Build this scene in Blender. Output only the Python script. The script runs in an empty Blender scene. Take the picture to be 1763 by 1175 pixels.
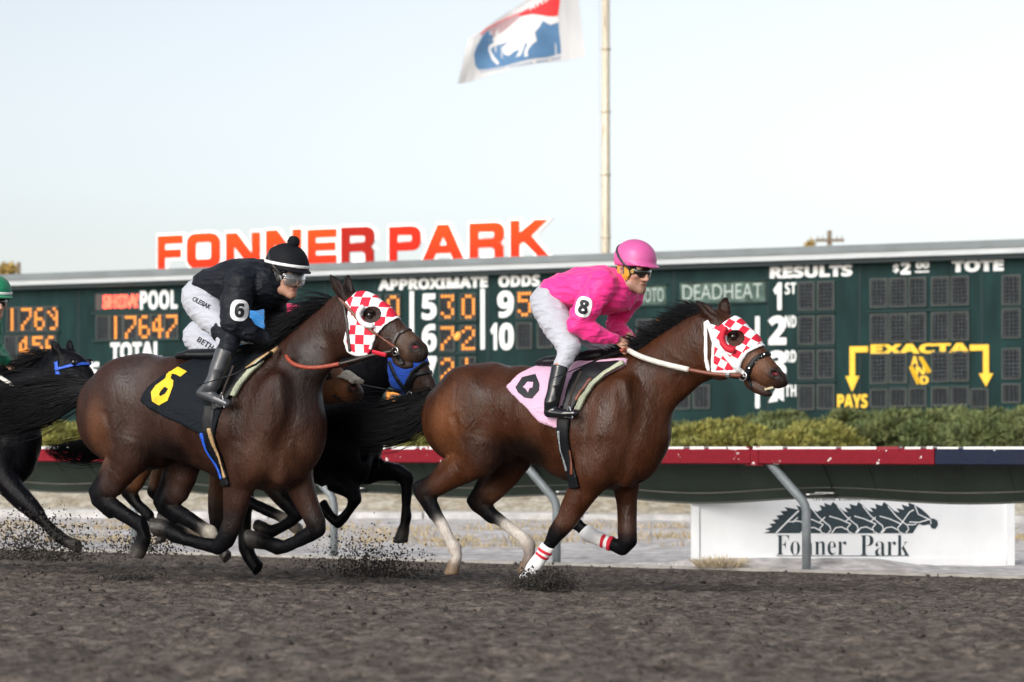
import bpy, bmesh, math, random
import numpy as np
from mathutils import Vector, Matrix
R = math.radians
scene = bpy.context.scene
COL = scene.collection

# ------------------------------------------------------------------ camera
H = 1.07                      # eye height above the foot of the rail
LENS = 80.0
FPX = LENS / 36.0 * 1763.0    # focal length in photo pixels
HOR = 771.0                   # horizon row of the photo
cam_d = bpy.data.cameras.new("camera")
cam = bpy.data.objects.new("camera", cam_d)
COL.objects.link(cam)
cam_d.lens = LENS
cam_d.sensor_width = 36.0
cam_d.shift_y = (HOR - 587.5) / 1763.0
cam_d.clip_start = 0.1
cam_d.clip_end = 3000
cam.location = (0, 0, H)
cam.rotation_euler = (R(90), 0, 0)
cam_d.dof.use_dof = True
cam_d.dof.focus_distance = 13.4
cam_d.dof.aperture_fstop = 3.0
scene.camera = cam

# ------------------------------------------------------------------ sky, sun, exposure
SUN_EL, SUN_AZ = 18.0, 216.0   # soft evening light from behind the camera, over its shoulder
world = bpy.data.worlds.new("World")
scene.world = world
world.use_nodes = True
nt = world.node_tree
bg = nt.nodes["Background"]
sky = nt.nodes.new("ShaderNodeTexSky")
sky.sky_type = 'NISHITA'
sky.sun_disc = False
sky.sun_elevation = R(SUN_EL)
sky.sun_rotation = R(SUN_AZ)
sky.altitude = 500
sky.air_density = 1.0
sky.dust_density = 3.0
sky.ozone_density = 1.0
hs = nt.nodes.new("ShaderNodeHueSaturation")
hs.inputs["Saturation"].default_value = 0.34
nt.links.new(sky.outputs[0], hs.inputs["Color"])
nt.links.new(hs.outputs[0], bg.inputs[0])
bg.inputs[1].default_value = 0.128
sun_d = bpy.data.lights.new("sun", 'SUN')
sun_d.energy = 1.25
sun_d.angle = R(22)
sun_d.color = (1.0, 0.98, 0.955)
sun = bpy.data.objects.new("sun", sun_d)
COL.objects.link(sun)
el, az = R(SUN_EL + 18), R(SUN_AZ)
sd = Vector((math.sin(az) * math.cos(el), math.cos(az) * math.cos(el), math.sin(el)))
sun.rotation_euler = (-sd).to_track_quat('-Z', 'Y').to_euler()
vs = scene.view_settings
vs.view_transform = 'Standard'
vs.look = 'None'
vs.exposure = 0.70
vs.gamma = 1.0
vs.use_curve_mapping = False

# ------------------------------------------------------------------ helpers
def tag(o, label=None, cat=None, group=None, kind=None):
    if label: o["label"] = label
    if cat: o["category"] = cat
    if group: o["group"] = group
    if kind: o["kind"] = kind
    return o

def empty(name, loc=(0, 0, 0), rz=0.0):
    o = bpy.data.objects.new(name, None)
    o.empty_display_size = 0.2
    o.location = loc
    o.rotation_euler = (0, 0, rz)
    COL.objects.link(o)
    return o

def nd(m, t, **kw):
    n = m.node_tree.nodes.new(t)
    for k, v in kw.items():
        if k in n.inputs: n.inputs[k].default_value = v
        else: setattr(n, k, v)
    return n

def mat(name, col, rough=0.6, var=0.0, vscale=8.0, bump=0.0, bscale=60.0, metal=0.0, coat=0.0, attr=None,
        sheen=0.0, stretch=None, spec=None, col2=None, emit=None, estr=0.0, detail=4.0, rvar=0.0, thr=None):
    m = bpy.data.materials.new(name)
    m.use_nodes = True
    t = m.node_tree
    b = t.nodes["Principled BSDF"]
    b.inputs["Roughness"].default_value = rough
    b.inputs["Metallic"].default_value = metal
    b.inputs["Coat Weight"].default_value = coat
    if spec is not None: b.inputs["Specular IOR Level"].default_value = spec
    if sheen: b.inputs["Sheen Weight"].default_value = sheen
    tc = nd(m, "ShaderNodeTexCoord")
    co = tc.outputs["Object"]
    if stretch:
        mp = nd(m, "ShaderNodeMapping"); mp.inputs["Scale"].default_value = stretch
        t.links.new(co, mp.inputs[0]); co = mp.outputs[0]
    base = None
    if attr:
        a = nd(m, "ShaderNodeAttribute"); a.attribute_name = attr
        base = a.outputs["Color"]
    c = (*col, 1.0)
    if var or col2:
        n = nd(m, "ShaderNodeTexNoise", Scale=vscale, Detail=detail, Roughness=0.6)
        t.links.new(co, n.inputs["Vector"])
        if col2:
            rp = nd(m, "ShaderNodeValToRGB")
            lo, hi = thr or (0.35, 0.65)
            rp.color_ramp.elements[0].position = lo; rp.color_ramp.elements[1].position = hi
            rp.color_ramp.elements[0].color = c; rp.color_ramp.elements[1].color = (*col2, 1)
            t.links.new(n.outputs["Fac"], rp.inputs[0])
            base = rp.outputs[0]
        if var:
            mr = nd(m, "ShaderNodeMapRange"); mr.inputs[1].default_value = 0.3; mr.inputs[2].default_value = 0.7
            mr.inputs[3].default_value = 1 - var; mr.inputs[4].default_value = 1 + var
            n2 = n
            if col2:
                n2 = nd(m, "ShaderNodeTexNoise", Scale=vscale * 3.1, Detail=3.0); t.links.new(co, n2.inputs["Vector"])
            t.links.new(n2.outputs["Fac"], mr.inputs[0])
            vm = nd(m, "ShaderNodeVectorMath", operation='SCALE')
            if base is None: vm.inputs[0].default_value = col
            else: t.links.new(base, vm.inputs[0])
            t.links.new(mr.outputs[0], vm.inputs["Scale"])
            base = vm.outputs[0]
    if base is None: b.inputs["Base Color"].default_value = c
    else: t.links.new(base, b.inputs["Base Color"])
    if rvar:
        n3 = nd(m, "ShaderNodeTexNoise", Scale=vscale * 0.7, Detail=5.0); t.links.new(co, n3.inputs["Vector"])
        m3 = nd(m, "ShaderNodeMapRange"); m3.inputs[1].default_value = 0.35; m3.inputs[2].default_value = 0.65
        m3.inputs[3].default_value = max(rough - rvar, 0.05); m3.inputs[4].default_value = min(rough + rvar, 1)
        t.links.new(n3.outputs["Fac"], m3.inputs[0]); t.links.new(m3.outputs[0], b.inputs["Roughness"])
    if bump:
        n4 = nd(m, "ShaderNodeTexNoise", Scale=bscale, Detail=4.0); t.links.new(co, n4.inputs["Vector"])
        bp = nd(m, "ShaderNodeBump", Strength=bump, Distance=0.01)
        t.links.new(n4.outputs["Fac"], bp.inputs["Height"]); t.links.new(bp.outputs[0], b.inputs["Normal"])
    if emit:
        b.inputs["Emission Color"].default_value = (*emit, 1); b.inputs["Emission Strength"].default_value = estr
    return m

def mesh_obj(name, verts, faces, m, parent=None, smooth=False, cols=None):
    me = bpy.data.meshes.new(name)
    me.from_pydata([tuple(v) for v in verts], [], [tuple(f) for f in faces])
    if smooth: me.polygons.foreach_set("use_smooth", [True] * len(me.polygons))
    if cols is not None:
        a = me.color_attributes.new("Col", 'FLOAT_COLOR', 'POINT')
        c4 = np.ones((len(verts), 4), np.float32); c4[:, :3] = cols
        a.data.foreach_set("color", c4.ravel())
    me.materials.append(m)
    o = bpy.data.objects.new(name, me)
    COL.objects.link(o)
    if parent: o.parent = parent
    return o

class MB:
    """collects shapes into one mesh"""
    def __init__(s): s.v = []; s.f = []
    def add(s, vs, fs):
        n = len(s.v); s.v += [tuple(v) for v in vs]; s.f += [tuple(i + n for i in f) for f in fs]
    def box(s, c, d, M=None):
        hx, hy, hz = d[0] / 2, d[1] / 2, d[2] / 2
        vs = [Vector((c[0] + a * hx, c[1] + b * hy, c[2] + e * hz)) for a in (-1, 1) for b in (-1, 1) for e in (-1, 1)]
        if M: vs = [M @ v for v in vs]
        s.add(vs, [(0, 1, 3, 2), (4, 6, 7, 5), (0, 4, 5, 1), (2, 3, 7, 6), (0, 2, 6, 4), (1, 5, 7, 3)])
    def tube(s, pts, r, n=8, cap=True):
        pts = [Vector(p) for p in pts]
        rs = r if hasattr(r, '__len__') else [r] * len(pts)
        vs = []; fs = []
        up = None
        for i, p in enumerate(pts):
            d = (pts[min(i + 1, len(pts) - 1)] - pts[max(i - 1, 0)]).normalized()
            if up is None:
                up = Vector((0, 0, 1)) if abs(d.z) < 0.9 else Vector((1, 0, 0))
            a = d.cross(up)
            if a.length < 1e-5: a = d.orthogonal()
            a.normalize(); b = a.cross(d).normalized(); up = b
            for k in range(n):
                t = 2 * math.pi * k / n
                vs.append(p + (a * math.cos(t) + b * math.sin(t)) * rs[i])
        for i in range(len(pts) - 1):
            for k in range(n):
                k2 = (k + 1) % n
                fs.append((i * n + k, i * n + k2, (i + 1) * n + k2, (i + 1) * n + k))
        if cap:
            fs.append(tuple(range(n - 1, -1, -1))); fs.append(tuple((len(pts) - 1) * n + k for k in range(n)))
        s.add(vs, fs)
    def prism(s, poly, f0, f1):
        """poly: 2-D outline; f0/f1 map (a,b)->3-D for the two caps"""
        n = len(poly)
        vs = [f0(*p) for p in poly] + [f1(*p) for p in poly]
        fs = [tuple(range(n)), tuple(range(2 * n - 1, n - 1, -1))]
        for i in range(n):
            j = (i + 1) % n
            fs.append((i, i + n, j + n, j))
        s.add(vs, fs)
    def build(s, name, m, parent=None, smooth=False):
        return mesh_obj(name, s.v, s.f, m, parent, smooth)

def fix_normals(o):
    bm = bmesh.new(); bm.from_mesh(o.data)
    bmesh.ops.recalc_face_normals(bm, faces=bm.faces); bm.to_mesh(o.data); bm.free()

BOLD = 0x1D5D4
def uni(s, style):
    """letters of the built-in font's own bold sans / bold serif alphabets"""
    if style is None: return s
    out = ""
    up, lo, dg = {'sans': (0x1D5D4, 0x1D5EE, 0x1D7EC), 'serif': (0x1D400, 0x1D41A, 0x1D7CE)}[style]
    for ch in s:
        if 'A' <= ch <= 'Z': out += chr(up + ord(ch) - 65)
        elif 'a' <= ch <= 'z': out += chr(lo + ord(ch) - 97)
        elif '0' <= ch <= '9': out += chr(dg + ord(ch) - 48)
        else: out += ch
    return out

_tc = {}
def text_tris(s, style='sans', offset=0.0, space=1.0, res=4):
    """(verts Nx2 in the unit box, faces, aspect w/h of ink) of a line of text"""
    key = (s, style, offset, space, res)
    if key in _tc: return _tc[key]
    c = bpy.data.curves.new("t", "FONT"); c.body = uni(s, style); c.offset = offset; c.space_character = space
    c.resolution_u = res
    o = bpy.data.objects.new("t", c); COL.objects.link(o)
    dg = bpy.context.evaluated_depsgraph_get()
    me = bpy.data.meshes.new_from_object(o.evaluated_get(dg))
    bm = bmesh.new(); bm.from_mesh(me)
    bmesh.ops.remove_doubles(bm, verts=bm.verts, dist=1e-4)
    bmesh.ops.triangulate(bm, faces=bm.faces)
    v = np.array([q.co[:2] for q in bm.verts], float); f = [tuple(q.index for q in p.verts) for p in bm.faces]
    bm.free()
    bpy.data.objects.remove(o); bpy.data.curves.remove(c); bpy.data.meshes.remove(me)
    mn, mx = v.min(0), v.max(0)
    u = (v - mn) / (mx - mn)
    _tc[key] = (u, f, (mx - mn)[0] / (mx - mn)[1])
    return _tc[key]

def extrude_tris(mb, uv, faces, fmap, t0, t1):
    """solid from flat triangles: fmap(u,v,depth)->3-D"""
    n = len(uv)
    vs = [fmap(a, b, t0) for a, b in uv] + [fmap(a, b, t1) for a, b in uv]
    fs = [tuple(f) for f in faces] + [tuple(i + n for i in reversed(f)) for f in faces]
    cnt = {}
    for f in faces:
        for i in range(3):
            e = (f[i], f[(i + 1) % 3]); cnt[e] = 1
    for (a, b) in list(cnt):
        if (b, a) not in cnt: fs.append((b, a, a + n, b + n))
    mb.add(vs, fs)

rng = np.random.default_rng(7)
_tab = rng.random((256, 256)).astype(np.float32)
def vnoise(x, y, s=0):
    x = np.asarray(x, float) + s * 17.31; y = np.asarray(y, float) + s * 9.77
    xi = np.floor(x).astype(int); yi = np.floor(y).astype(int)
    fx = x - xi; fy = y - yi
    fx = fx * fx * (3 - 2 * fx); fy = fy * fy * (3 - 2 * fy)
    g = lambda a, b: _tab[a & 255, b & 255]
    return (g(xi, yi) * (1 - fx) + g(xi + 1, yi) * fx) * (1 - fy) + (g(xi, yi + 1) * (1 - fx) + g(xi + 1, yi + 1) * fx) * fy
def fbm(x, y, oct=4, s=0):
    a = 0; w = 0.5
    for i in range(oct):
        a = a + w * vnoise(x * 2 ** i, y * 2 ** i, s + i); w *= 0.5
    return a
def rotz(a): return Matrix.Rotation(a, 4, 'Z')
# ------------------------------------------------------------------ the setting: ground
RP = Vector((0.382, 20.72)); RD = Vector((0.8708, -0.4916)).normalized(); RN = Vector((RD.y, -RD.x))  # rail line; RN points to the camera side
def railq(x, y): return (x - RP.x) * RN.x + (y - RP.y) * RN.y
def ground_z(x, y):
    q = np.maximum(railq(x, y), 0.0)
    return 0.034 * np.where(q < 8, q, 8 + 5.0 * (1 - np.exp(-(q - 8) / 5.0)))

def grid_mesh(name, xs, ys, zf, m, kind="structure"):
    X, Y = np.meshgrid(xs, ys)
    Z = zf(X, Y)
    n, k = X.shape
    v = np.stack([X, Y, Z], -1).reshape(-1, 3)
    i = np.arange(n * k).reshape(n, k)
    f = np.stack([i[:-1, :-1], i[:-1, 1:], i[1:, 1:], i[1:, :-1]], -1).reshape(-1, 4)
    me = bpy.data.meshes.new(name)
    me.vertices.add(len(v)); me.vertices.foreach_set("co", v.ravel())
    me.loops.add(f.size); me.loops.foreach_set("vertex_index", f.ravel())
    me.polygons.add(len(f)); me.polygons.foreach_set("loop_start", np.arange(0, f.size, 4)); me.polygons.foreach_set("loop_total", np.full(len(f), 4))
    me.polygons.foreach_set("use_smooth", np.ones(len(f), bool))
    me.update(); me.validate()
    me.materials.append(m)
    o = bpy.data.objects.new(name, me); COL.objects.link(o)
    tag(o, kind=kind)
    return o

M_dirt = mat("track_dirt", (0.056, 0.0455, 0.038), 0.95, var=0.45, vscale=9.0, bump=1.0, bscale=75, col2=(0.158, 0.131, 0.110), thr=(0.36, 0.64), spec=0.2, detail=9.0)
def dirt_z(X, Y):
    q = railq(X, Y)
    s = (X - RP.x) * RD.x + (Y - RP.y) * RD.y
    z = ground_z(X, Y)
    edge = np.clip(q / 0.9, 0.12, 1)
    n = (fbm(s * 2.2, q * 3.0, 3, 1) - 0.45) * 0.035
    n += (fbm(s * 8, q * 10, 3, 5) - 0.45) * 0.030
    c = vnoise(s * 14, q * 17, 11); n += np.clip(c - 0.55, 0, 1) ** 1.5 * 0.05
    n += (fbm(s * 19, q * 21, 2, 14) - 0.37) * 0.020
    n += np.sin(q * 52 + 3.0 * vnoise(s * 0.9, q * 1.3, 40)) * 0.007 * (0.4 + vnoise(s * 1.7, q * 2.1, 41))      # harrow lines
    c = vnoise(s * 4.1, q * 5.2, 31); n -= np.clip(c - 0.66, 0, 1) * 0.10     # hoof prints
    return np.where(q > 0, z + n * edge , z - 0.06)
xs = np.arange(-8.5, 8.5, 0.02)
ys = np.concatenate([np.arange(3.5, 9, 0.025), np.arange(9, 24.5, 0.035)])
grid_mesh("track", xs, ys, dirt_z, M_dirt)
# crumbs of loose soil lying on the harrowed surface
rc = random.Random(12); mb_c = []
def crumbs(n, x0, x1, y0, y1, s0, s1):
    V = []; Fc = []
    X = np.array([rc.uniform(x0, x1) for _ in range(n)]); Y = np.array([y0 + (y1 - y0) * rc.random() for _ in range(n)])
    Zc = dirt_z(X, Y); Q = railq(X, Y)
    for x, y, z, q in zip(X, Y, Zc, Q):
        if q < 0.12: continue
        r = s0 * (s1 / s0) ** (rc.random() ** 2.2); b = len(V)
        for a, c_, e in ((1, 0, 0), (-1, 0, 0), (0, 1, 0), (0, -1, 0), (0, 0, 1), (0, 0, -1)):
            V.append((x + (a + rc.gauss(0, .22)) * r, y + (c_ + rc.gauss(0, .22)) * r, z + (e * .75 + rc.gauss(0, .2)) * r + r * .15))
        Fc += [(b, b + 2, b + 4), (b + 2, b + 1, b + 4), (b + 1, b + 3, b + 4), (b + 3, b, b + 4), (b + 2, b, b + 5), (b + 1, b + 2, b + 5), (b + 3, b + 1, b + 5), (b, b + 3, b + 5)]
    return V, Fc
Vc, Fc = crumbs(9000, -4.5, 4.5, 5.0, 22.5, .005, .024)
M_crumb = mat("loose_soil", (0.070, 0.060, 0.052), 0.95, var=0.5, vscale=3.0, spec=0.2)
o = mesh_obj("soil_crumbs", Vc, Fc, M_crumb, None, True); tag(o, "dark crumbs of loose soil strewn over the harrowed track", "soil crumbs", kind="stuff")
def far_track(X, Y): return np.where(railq(X, Y) > 0.0, ground_z(X, Y) - 0.08, -0.15)
grid_mesh("track_apron", np.arange(-160, 160, 2.0), np.arange(-60, 120, 1.0), far_track, M_dirt)

M_inf = mat("infield_soil", (0.36, 0.33, 0.315), 0.95, var=0.30, vscale=2.6, bump=0.7, bscale=40, col2=(0.58, 0.55, 0.54), thr=(0.34, 0.60), detail=8.0)
def inf_z(X, Y):
    q = -railq(X, Y)
    n = (fbm(X * 0.9, Y * 0.9, 4, 3) - 0.45) * 0.06 + (vnoise(X * 6, Y * 6, 9) - 0.5) * 0.02
    m = 0.10 * np.exp(-(((X - 2.0) / 0.9) ** 2 + ((Y - 20.05) / 0.35) ** 2)) + 0.07 * np.exp(-(((X - 3.1) / 0.5) ** 2 + ((Y - 20.1) / 0.3) ** 2))
    z = n * np.clip(q / 0.4, 0, 1) * 0.8 + m
    return np.where(q > -0.02, z, -0.12)
grid_mesh("infield", np.arange(-9, 9, 0.05), np.arange(16, 34, 0.05), inf_z, M_inf)
# wide base sheet out to the horizon
grid_mesh("ground", np.arange(-900, 901, 60.0), np.arange(-300, 1500, 60.0), lambda X, Y: X * 0 - 0.16, M_inf)
grid_mesh("infield_far", np.arange(-60, 60, 1.0), np.arange(25, 75, 1.0), lambda X, Y: np.where(railq(X, Y) < -2.5, -0.03, -0.14) + 0 * X, M_inf)

# dry grass bands behind the rail and tufts
M_straw = mat("straw_grass", (0.42, 0.33, 0.19), 0.9, var=0.3, vscale=3.0)
def blades(mb, cx, cy, n, rx, ry, h, rnd, lean=0.5, z0=0.0, w=0.006):
    for i in range(n):
        a = rnd.random() * 6.283; r = math.sqrt(rnd.random())
        x = cx + math.cos(a) * r * rx; y = cy + math.sin(a) * r * ry
        l = h * (0.5 + 0.7 * rnd.random()) * (1.1 - 0.5 * r)
        dx = (math.cos(a) * r * lean + rnd.gauss(0, 0.25)) * l; dy = (math.sin(a) * r * lean + rnd.gauss(0, 0.25)) * l
        t = rnd.random() * 3.14; wx, wy = math.cos(t) * w, math.sin(t) * w
        z = z0 - 0.01
        mb.add([(x - wx, y - wy, z), (x + wx, y + wy, z), (x + dx * .5 + wx * .7, y + dy * .5 + wy * .7, z + l * .6), (x + dx * .5 - wx * .7, y + dy * .5 - wy * .7, z + l * .6), (x + dx, y + dy, z + l * 0.95)],
               [(0, 1, 2, 3), (3, 2, 4)])
rd = random.Random(4)
mb = MB()
for i in range(330):
    x = rd.uniform(-8, 6.5); y = rd.choice([rd.gauss(26.5, 0.8), rd.gauss(30.5, 0.7), rd.uniform(24, 33)])
    if rd.random() < 0.85 and vnoise(x * 0.5, y * 1.2, 44) < 0.42: continue
    blades(mb, x, y, 26, 0.35, 0.3, 0.10, rd, 0.6, z0=0.0, w=0.008)
o = mb.build("dry_grass", M_straw); tag(o, "low straw coloured grass growing in bands on the pale infield soil", "grass", kind="stuff")
mb = MB(); blades(mb, 1.82, 19.85, 520, 0.22, 0.14, 0.12, rd, 1.4, z0=0.04, w=0.004)
o = mb.build("grass_tuft", mat("bleached_tuft", (0.58, 0.48, 0.33), 0.9, var=0.3, vscale=6)); tag(o, "dry straw tuft of grass at the foot of the white infield sign", "grass tuft")

# concrete kerb across the infield
M_conc = mat("pale_concrete", (0.46, 0.45, 0.44), 0.9, var=0.3, vscale=4, bump=0.3, bscale=30)
mb = MB(); d = RD
k0 = Vector((-12, 37.0)); ang = math.atan2(-0.24, 1.0)
for i in range(12):
    M = Matrix.Translation((k0.x + 2.45 * i * math.cos(ang), k0.y + 2.45 * i * math.sin(ang), 0.05)) @ rotz(ang)
    mb.box((0, 0, -0.04), (2.42, 0.5, 0.15 + 0.02 * (i % 3)), M)
o = mb.build("kerb", M_conc); tag(o, kind="structure")

# low grassed bank behind the kerb that carries the shrubs and the board
M_bank = mat("dry_bank_grass", (0.30, 0.25, 0.17), 0.95, var=0.35, vscale=3.0, bump=0.8, bscale=25, col2=(0.42, 0.38, 0.31), thr=(0.35, 0.6))
def bank_z(X, Y):
    d = (Y - k0.y) * math.cos(ang) - (X - k0.x) * math.sin(ang)
    t = np.clip((d - 0.2) / 2.2, 0, 1); return np.where(d > 0.1, -0.02 + 0.50 * t * t * (3 - 2 * t), -0.2) + (fbm(X * 1.5, Y * 1.5, 3, 6) - .45) * .06 * (d > .3)
grid_mesh("grass_bank", np.arange(-26, 22, 0.25), np.arange(30, 62, 0.25), bank_z, M_bank)

# edging at the foot of the rail
M_edge = mat("weathered_edging", (0.36, 0.34, 0.31), 0.9, var=0.25, vscale=6)
mb = MB(); rang = math.atan2(RD.y, RD.x)
for i in range(-4, 4):
    c = RP + RD * (i * 2.44) + RN * 0.06
    M = Matrix.Translation((c.x, c.y, -0.01)) @ rotz(rang)
    mb.box((0, 0, 0), (2.43, 0.05, 0.075), M)
o = mb.build("track_edging", M_edge); tag(o, kind="structure")

# ------------------------------------------------------------------ inside rail: gooseneck posts, red and navy rail boards, sloping cover
M_red = mat("worn_red_paint", (0.21, 0.008, 0.018), 0.6, spec=0.15, vscale=9, col2=(0.72, 0.70, 0.68), thr=(0.655, 0.67), var=0.10, bump=0.25, bscale=30, detail=6)
M_redtop = mat("peeling_paint", (0.72, 0.71, 0.69), 0.6, vscale=5, col2=(0.27, 0.012, 0.024), thr=(0.60, 0.63), var=0.08, detail=6)
M_navy = mat("worn_navy_paint", (0.007, 0.013, 0.035), 0.55, spec=0.2, vscale=9, col2=(0.72, 0.72, 0.72), thr=(0.665, 0.68), var=0.10, bump=0.25, bscale=30, detail=6)
M_green = mat("aged_green_fibreglass", (0.026, 0.042, 0.030), 0.75, var=0.35, vscale=1.7, bump=0.3, bscale=12, stretch=(1, 1, 0.35))
M_galv = mat("galvanised_pipe", (0.24, 0.265, 0.28), 0.5, metal=0.2, var=0.2, vscale=5, bump=0.1, bscale=50)
rail = empty("rail_fence", (RP.x, RP.y, 0), rang)   # local x along the rail, local -y towards the camera
tag(rail, "track rail with red and navy boards on bent pipe posts and a green sloping cover", "rail fence")
RT = 1.065
S_split = None
def rail_s(px):   # distance along the rail of a photo column
    # ray x = k*y
    k = (px - 881.5) / FPX
    return (k * RP.y - RP.x) / (RD.x - k * RD.y)
S_split = rail_s(1616)
segs = [(-12, -6.1), (-6.1, -2.44), (-2.44, rail_s(1300)), (rail_s(1300), S_split), (S_split, S_split + 2.2), (S_split + 2.2, S_split + 8)]
for i, (a, b) in enumerate(segs):
    mbb = MB()
    navy = a >= S_split - 0.01
    # bullnosed board profile, local y from -0.14 (track side) to 0.02
    prof = [(-0.085, 0.925), (-0.10, 0.935), (-0.10, 1.045), (-0.09, 1.058), (-0.05, RT), (0.06, RT), (0.06, 1.04), (-0.075, 1.04), (-0.075, 0.925)]
    mbb.prism(prof, lambda y, z, a=a: (a + 0.004, y, z), lambda y, z, b=b: (b - 0.004, y, z))
    o = mbb.build("rail_board", M_navy if navy else M_red, rail); fix_normals(o)
    if navy: o["label"] = "navy blue rail board with chipped paint"
    else: o["label"] = "red rail board with chipped paint"
    tb = MB(); x = a + 0.02
    while x < b - 0.05:
        l = rd.uniform(0.12, 0.6); e = min(x + l, b - 0.02)
        w0 = rd.uniform(0, 0.012)
        tb.box(((x + e) / 2, -0.020, RT + 0.002), (e - x, 0.150 - w0, 0.022 + rd.uniform(-.004, .010)))
        x = e + rd.uniform(0.01, 0.07)
    tb.build("worn_strip", M_redtop, rail)
# joint strap
mbb = MB(); s = rail_s(1307); mbb.box((s, -0.102, 0.985), (0.07, 0.012, 0.135)); mbb.box((s, -0.06, 0.918), (0.16, 0.10, 0.006)); mbb.build("joint_plate", M_red, rail)
# sloping cover behind, slightly scalloped edge
nx = 220; A = np.linspace(-12, S_split + 8, nx); rows = 9
V = []; F = []
for i, a in enumerate(A):
    ph = a / 2.44
    sag = 0.05 * (0.5 - 0.5 * math.cos(2 * math.pi * ph)) + 0.012 * math.sin(a * 1.3)
    for j in range(rows):
        t = j / (rows - 1)
        V.append((a, 0.02 + 0.46 * t, 1.035 - 0.12 * t - (0.265 + sag) * t ** 1.4))
n0 = len(V)
V += [(x, y - 0.012, z - 0.012) for x, y, z in V]
for i in range(nx - 1):
    for j in range(rows - 1):
        q = (i * rows + j, i * rows + j + 1, (i + 1) * rows + j + 1, (i + 1) * rows + j)
        F.append(q); F.append(tuple(n0 + k for k in reversed(q)))
    F.append((i * rows + rows - 1, n0 + i * rows + rows - 1, n0 + (i + 1) * rows + rows - 1, (i + 1) * rows + rows - 1))
mesh_obj("rail_cover", V, F, M_green, rail)
# battens under the cover and its lip
mbb = MB()
for k in range(-26, 16):
    a = k * 0.407 + 0.1
    for j in range(rows - 1):
        p = V[n0 + j]; q = V[n0 + j + 1]
        mbb.tube([(a, p[1] - 0.004, p[2] - 0.006), (a, q[1] - 0.004, q[2] - 0.006)], 0.008, 4, False)
mbb.build("cover_rib", M_green, rail)["kind"] = "stuff"
mbb = MB()
lip = [(V[i * rows + rows - 1][0], V[i * rows + rows - 1][1], V[i * rows + rows - 1][2] - 0.012) for i in range(nx)]
mbb.tube(lip, 0.016, 6)
lip2 = [(x, y - 0.09, z + 0.085) for x, y, z in lip]
mbb.tube(lip2, 0.010, 6)
mbb.build("cover_lip", mat("cover_lip_grey", (0.12, 0.125, 0.11), 0.7, var=0.2, vscale=6), rail)
for k in range(-4, 5):
    x = k * 2.44
    pb = MB()
    pts = [(x, 0.0, -0.1), (x, 0.0, 0.50), (x, -0.012, 0.56), (x, -0.05 + 0.02, 0.61)]
    # the neck leans back to the rail board: bends along the rail and towards the track
    pts = [(x, 0.05, -0.1), (x, 0.05, 0.52), (x - 0.012, 0.045, 0.575), (x - 0.04, 0.035, 0.625), (x - 0.085, 0.02, 0.68), (x - 0.27, -0.03, 0.90), (x - 0.31, -0.04, 0.955)]
    pb.tube(pts, 0.039, 12)
    po = pb.build("rail_post", M_galv, rail, True)
    cl = MB(); cl.box((x + 0.03, 0.40, 0.675), (0.17, 0.05, 0.014)); cl.box((x + 0.02, 0.22, 0.668), (0.03, 0.38, 0.012))
    cl.build("cover_bracket", mat("white_bracket", (0.7, 0.7, 0.7), 0.5) if k == -4 else bpy.data.materials["white_bracket"], rail)

# ------------------------------------------------------------------ white infield sign
M_white = mat("white_sign_paint", (0.80, 0.81, 0.82), 0.55, var=0.05, vscale=2.5, bump=0.1, bscale=20)
M_ink = mat("dark_sign_ink", (0.018, 0.035, 0.045), 0.6, var=0.25, vscale=20)
SY = 20.62
def sgn(px, py): return ((px - 881.5) * SY / FPX, H - (py - HOR) * SY / FPX)
x0, zb = sgn(1190, 978); x1, zt = sgn(1746, 842)
isign = empty("infield_sign", ((x0 + x1) / 2, SY, 0))
tag(isign, "low white board with a galloping horse emblem over dark serif lettering behind the rail", "sign")
cx = (x0 + x1) / 2
mbb = MB(); mbb.box((0, 0.03, (zb + zt) / 2), (x1 - x0, 0.06, zt - zb)); mbb.build("panel", M_white, isign)
mbb = MB()
mbb.box(((x1 - cx) - 0.035, -0.012, (zb + zt) / 2), (0.07, 0.022, zt - zb - 0.01)); mbb.box(((x0 - cx) + 0.035, -0.012, (zb + zt) / 2), (0.07, 0.022, zt - zb - 0.01))
mbb.box((0, -0.012, zb + 0.045), (x1 - x0 - 0.15, 0.022, 0.075)); mbb.build("frame", M_white, isign)
mbb = MB(); mbb.box((-1.2, 0.10, 0.25), (0.09, 0.07, 0.9)); mbb.box((1.2, 0.10, 0.25), (0.09, 0.07, 0.9)); mbb.build("support_posts", M_white, isign).name = "support_post"
def sign_text(s, xa, xb, yt, yb, style, name, off=0.0):
    uv, f, asp = text_tris(s, style, off, 1.0)
    ax, az = sgn(xa, yb); bx, bz = sgn(xb, yt)
    mb_ = MB(); extrude_tris(mb_, uv, f, lambda u, v, t: (ax + u * (bx - ax) - cx, t, az + v * (bz - az)), -0.004, 0.001)
    return mb_.build(name, M_ink, isign)
sign_text("Fonner", 1337, 1457, 922, 956, 'serif', "lettering", -0.012)
sign_text("Park", 1481, 1565, 922, 957, 'serif', "lettering", -0.012)
sign_text("Grand Island's Mane", 1398, 1532, 849, 862, 'serif', "lettering", -0.012)
mbb = MB(); a = sgn(1337, 957.5); b = sgn(1565, 958.5); mbb.box(((a[0] + b[0]) / 2 - cx, -0.002, a[1]), (b[0] - a[0], 0.004, 0.006)); mbb.build("underline", M_ink, isign)
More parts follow.
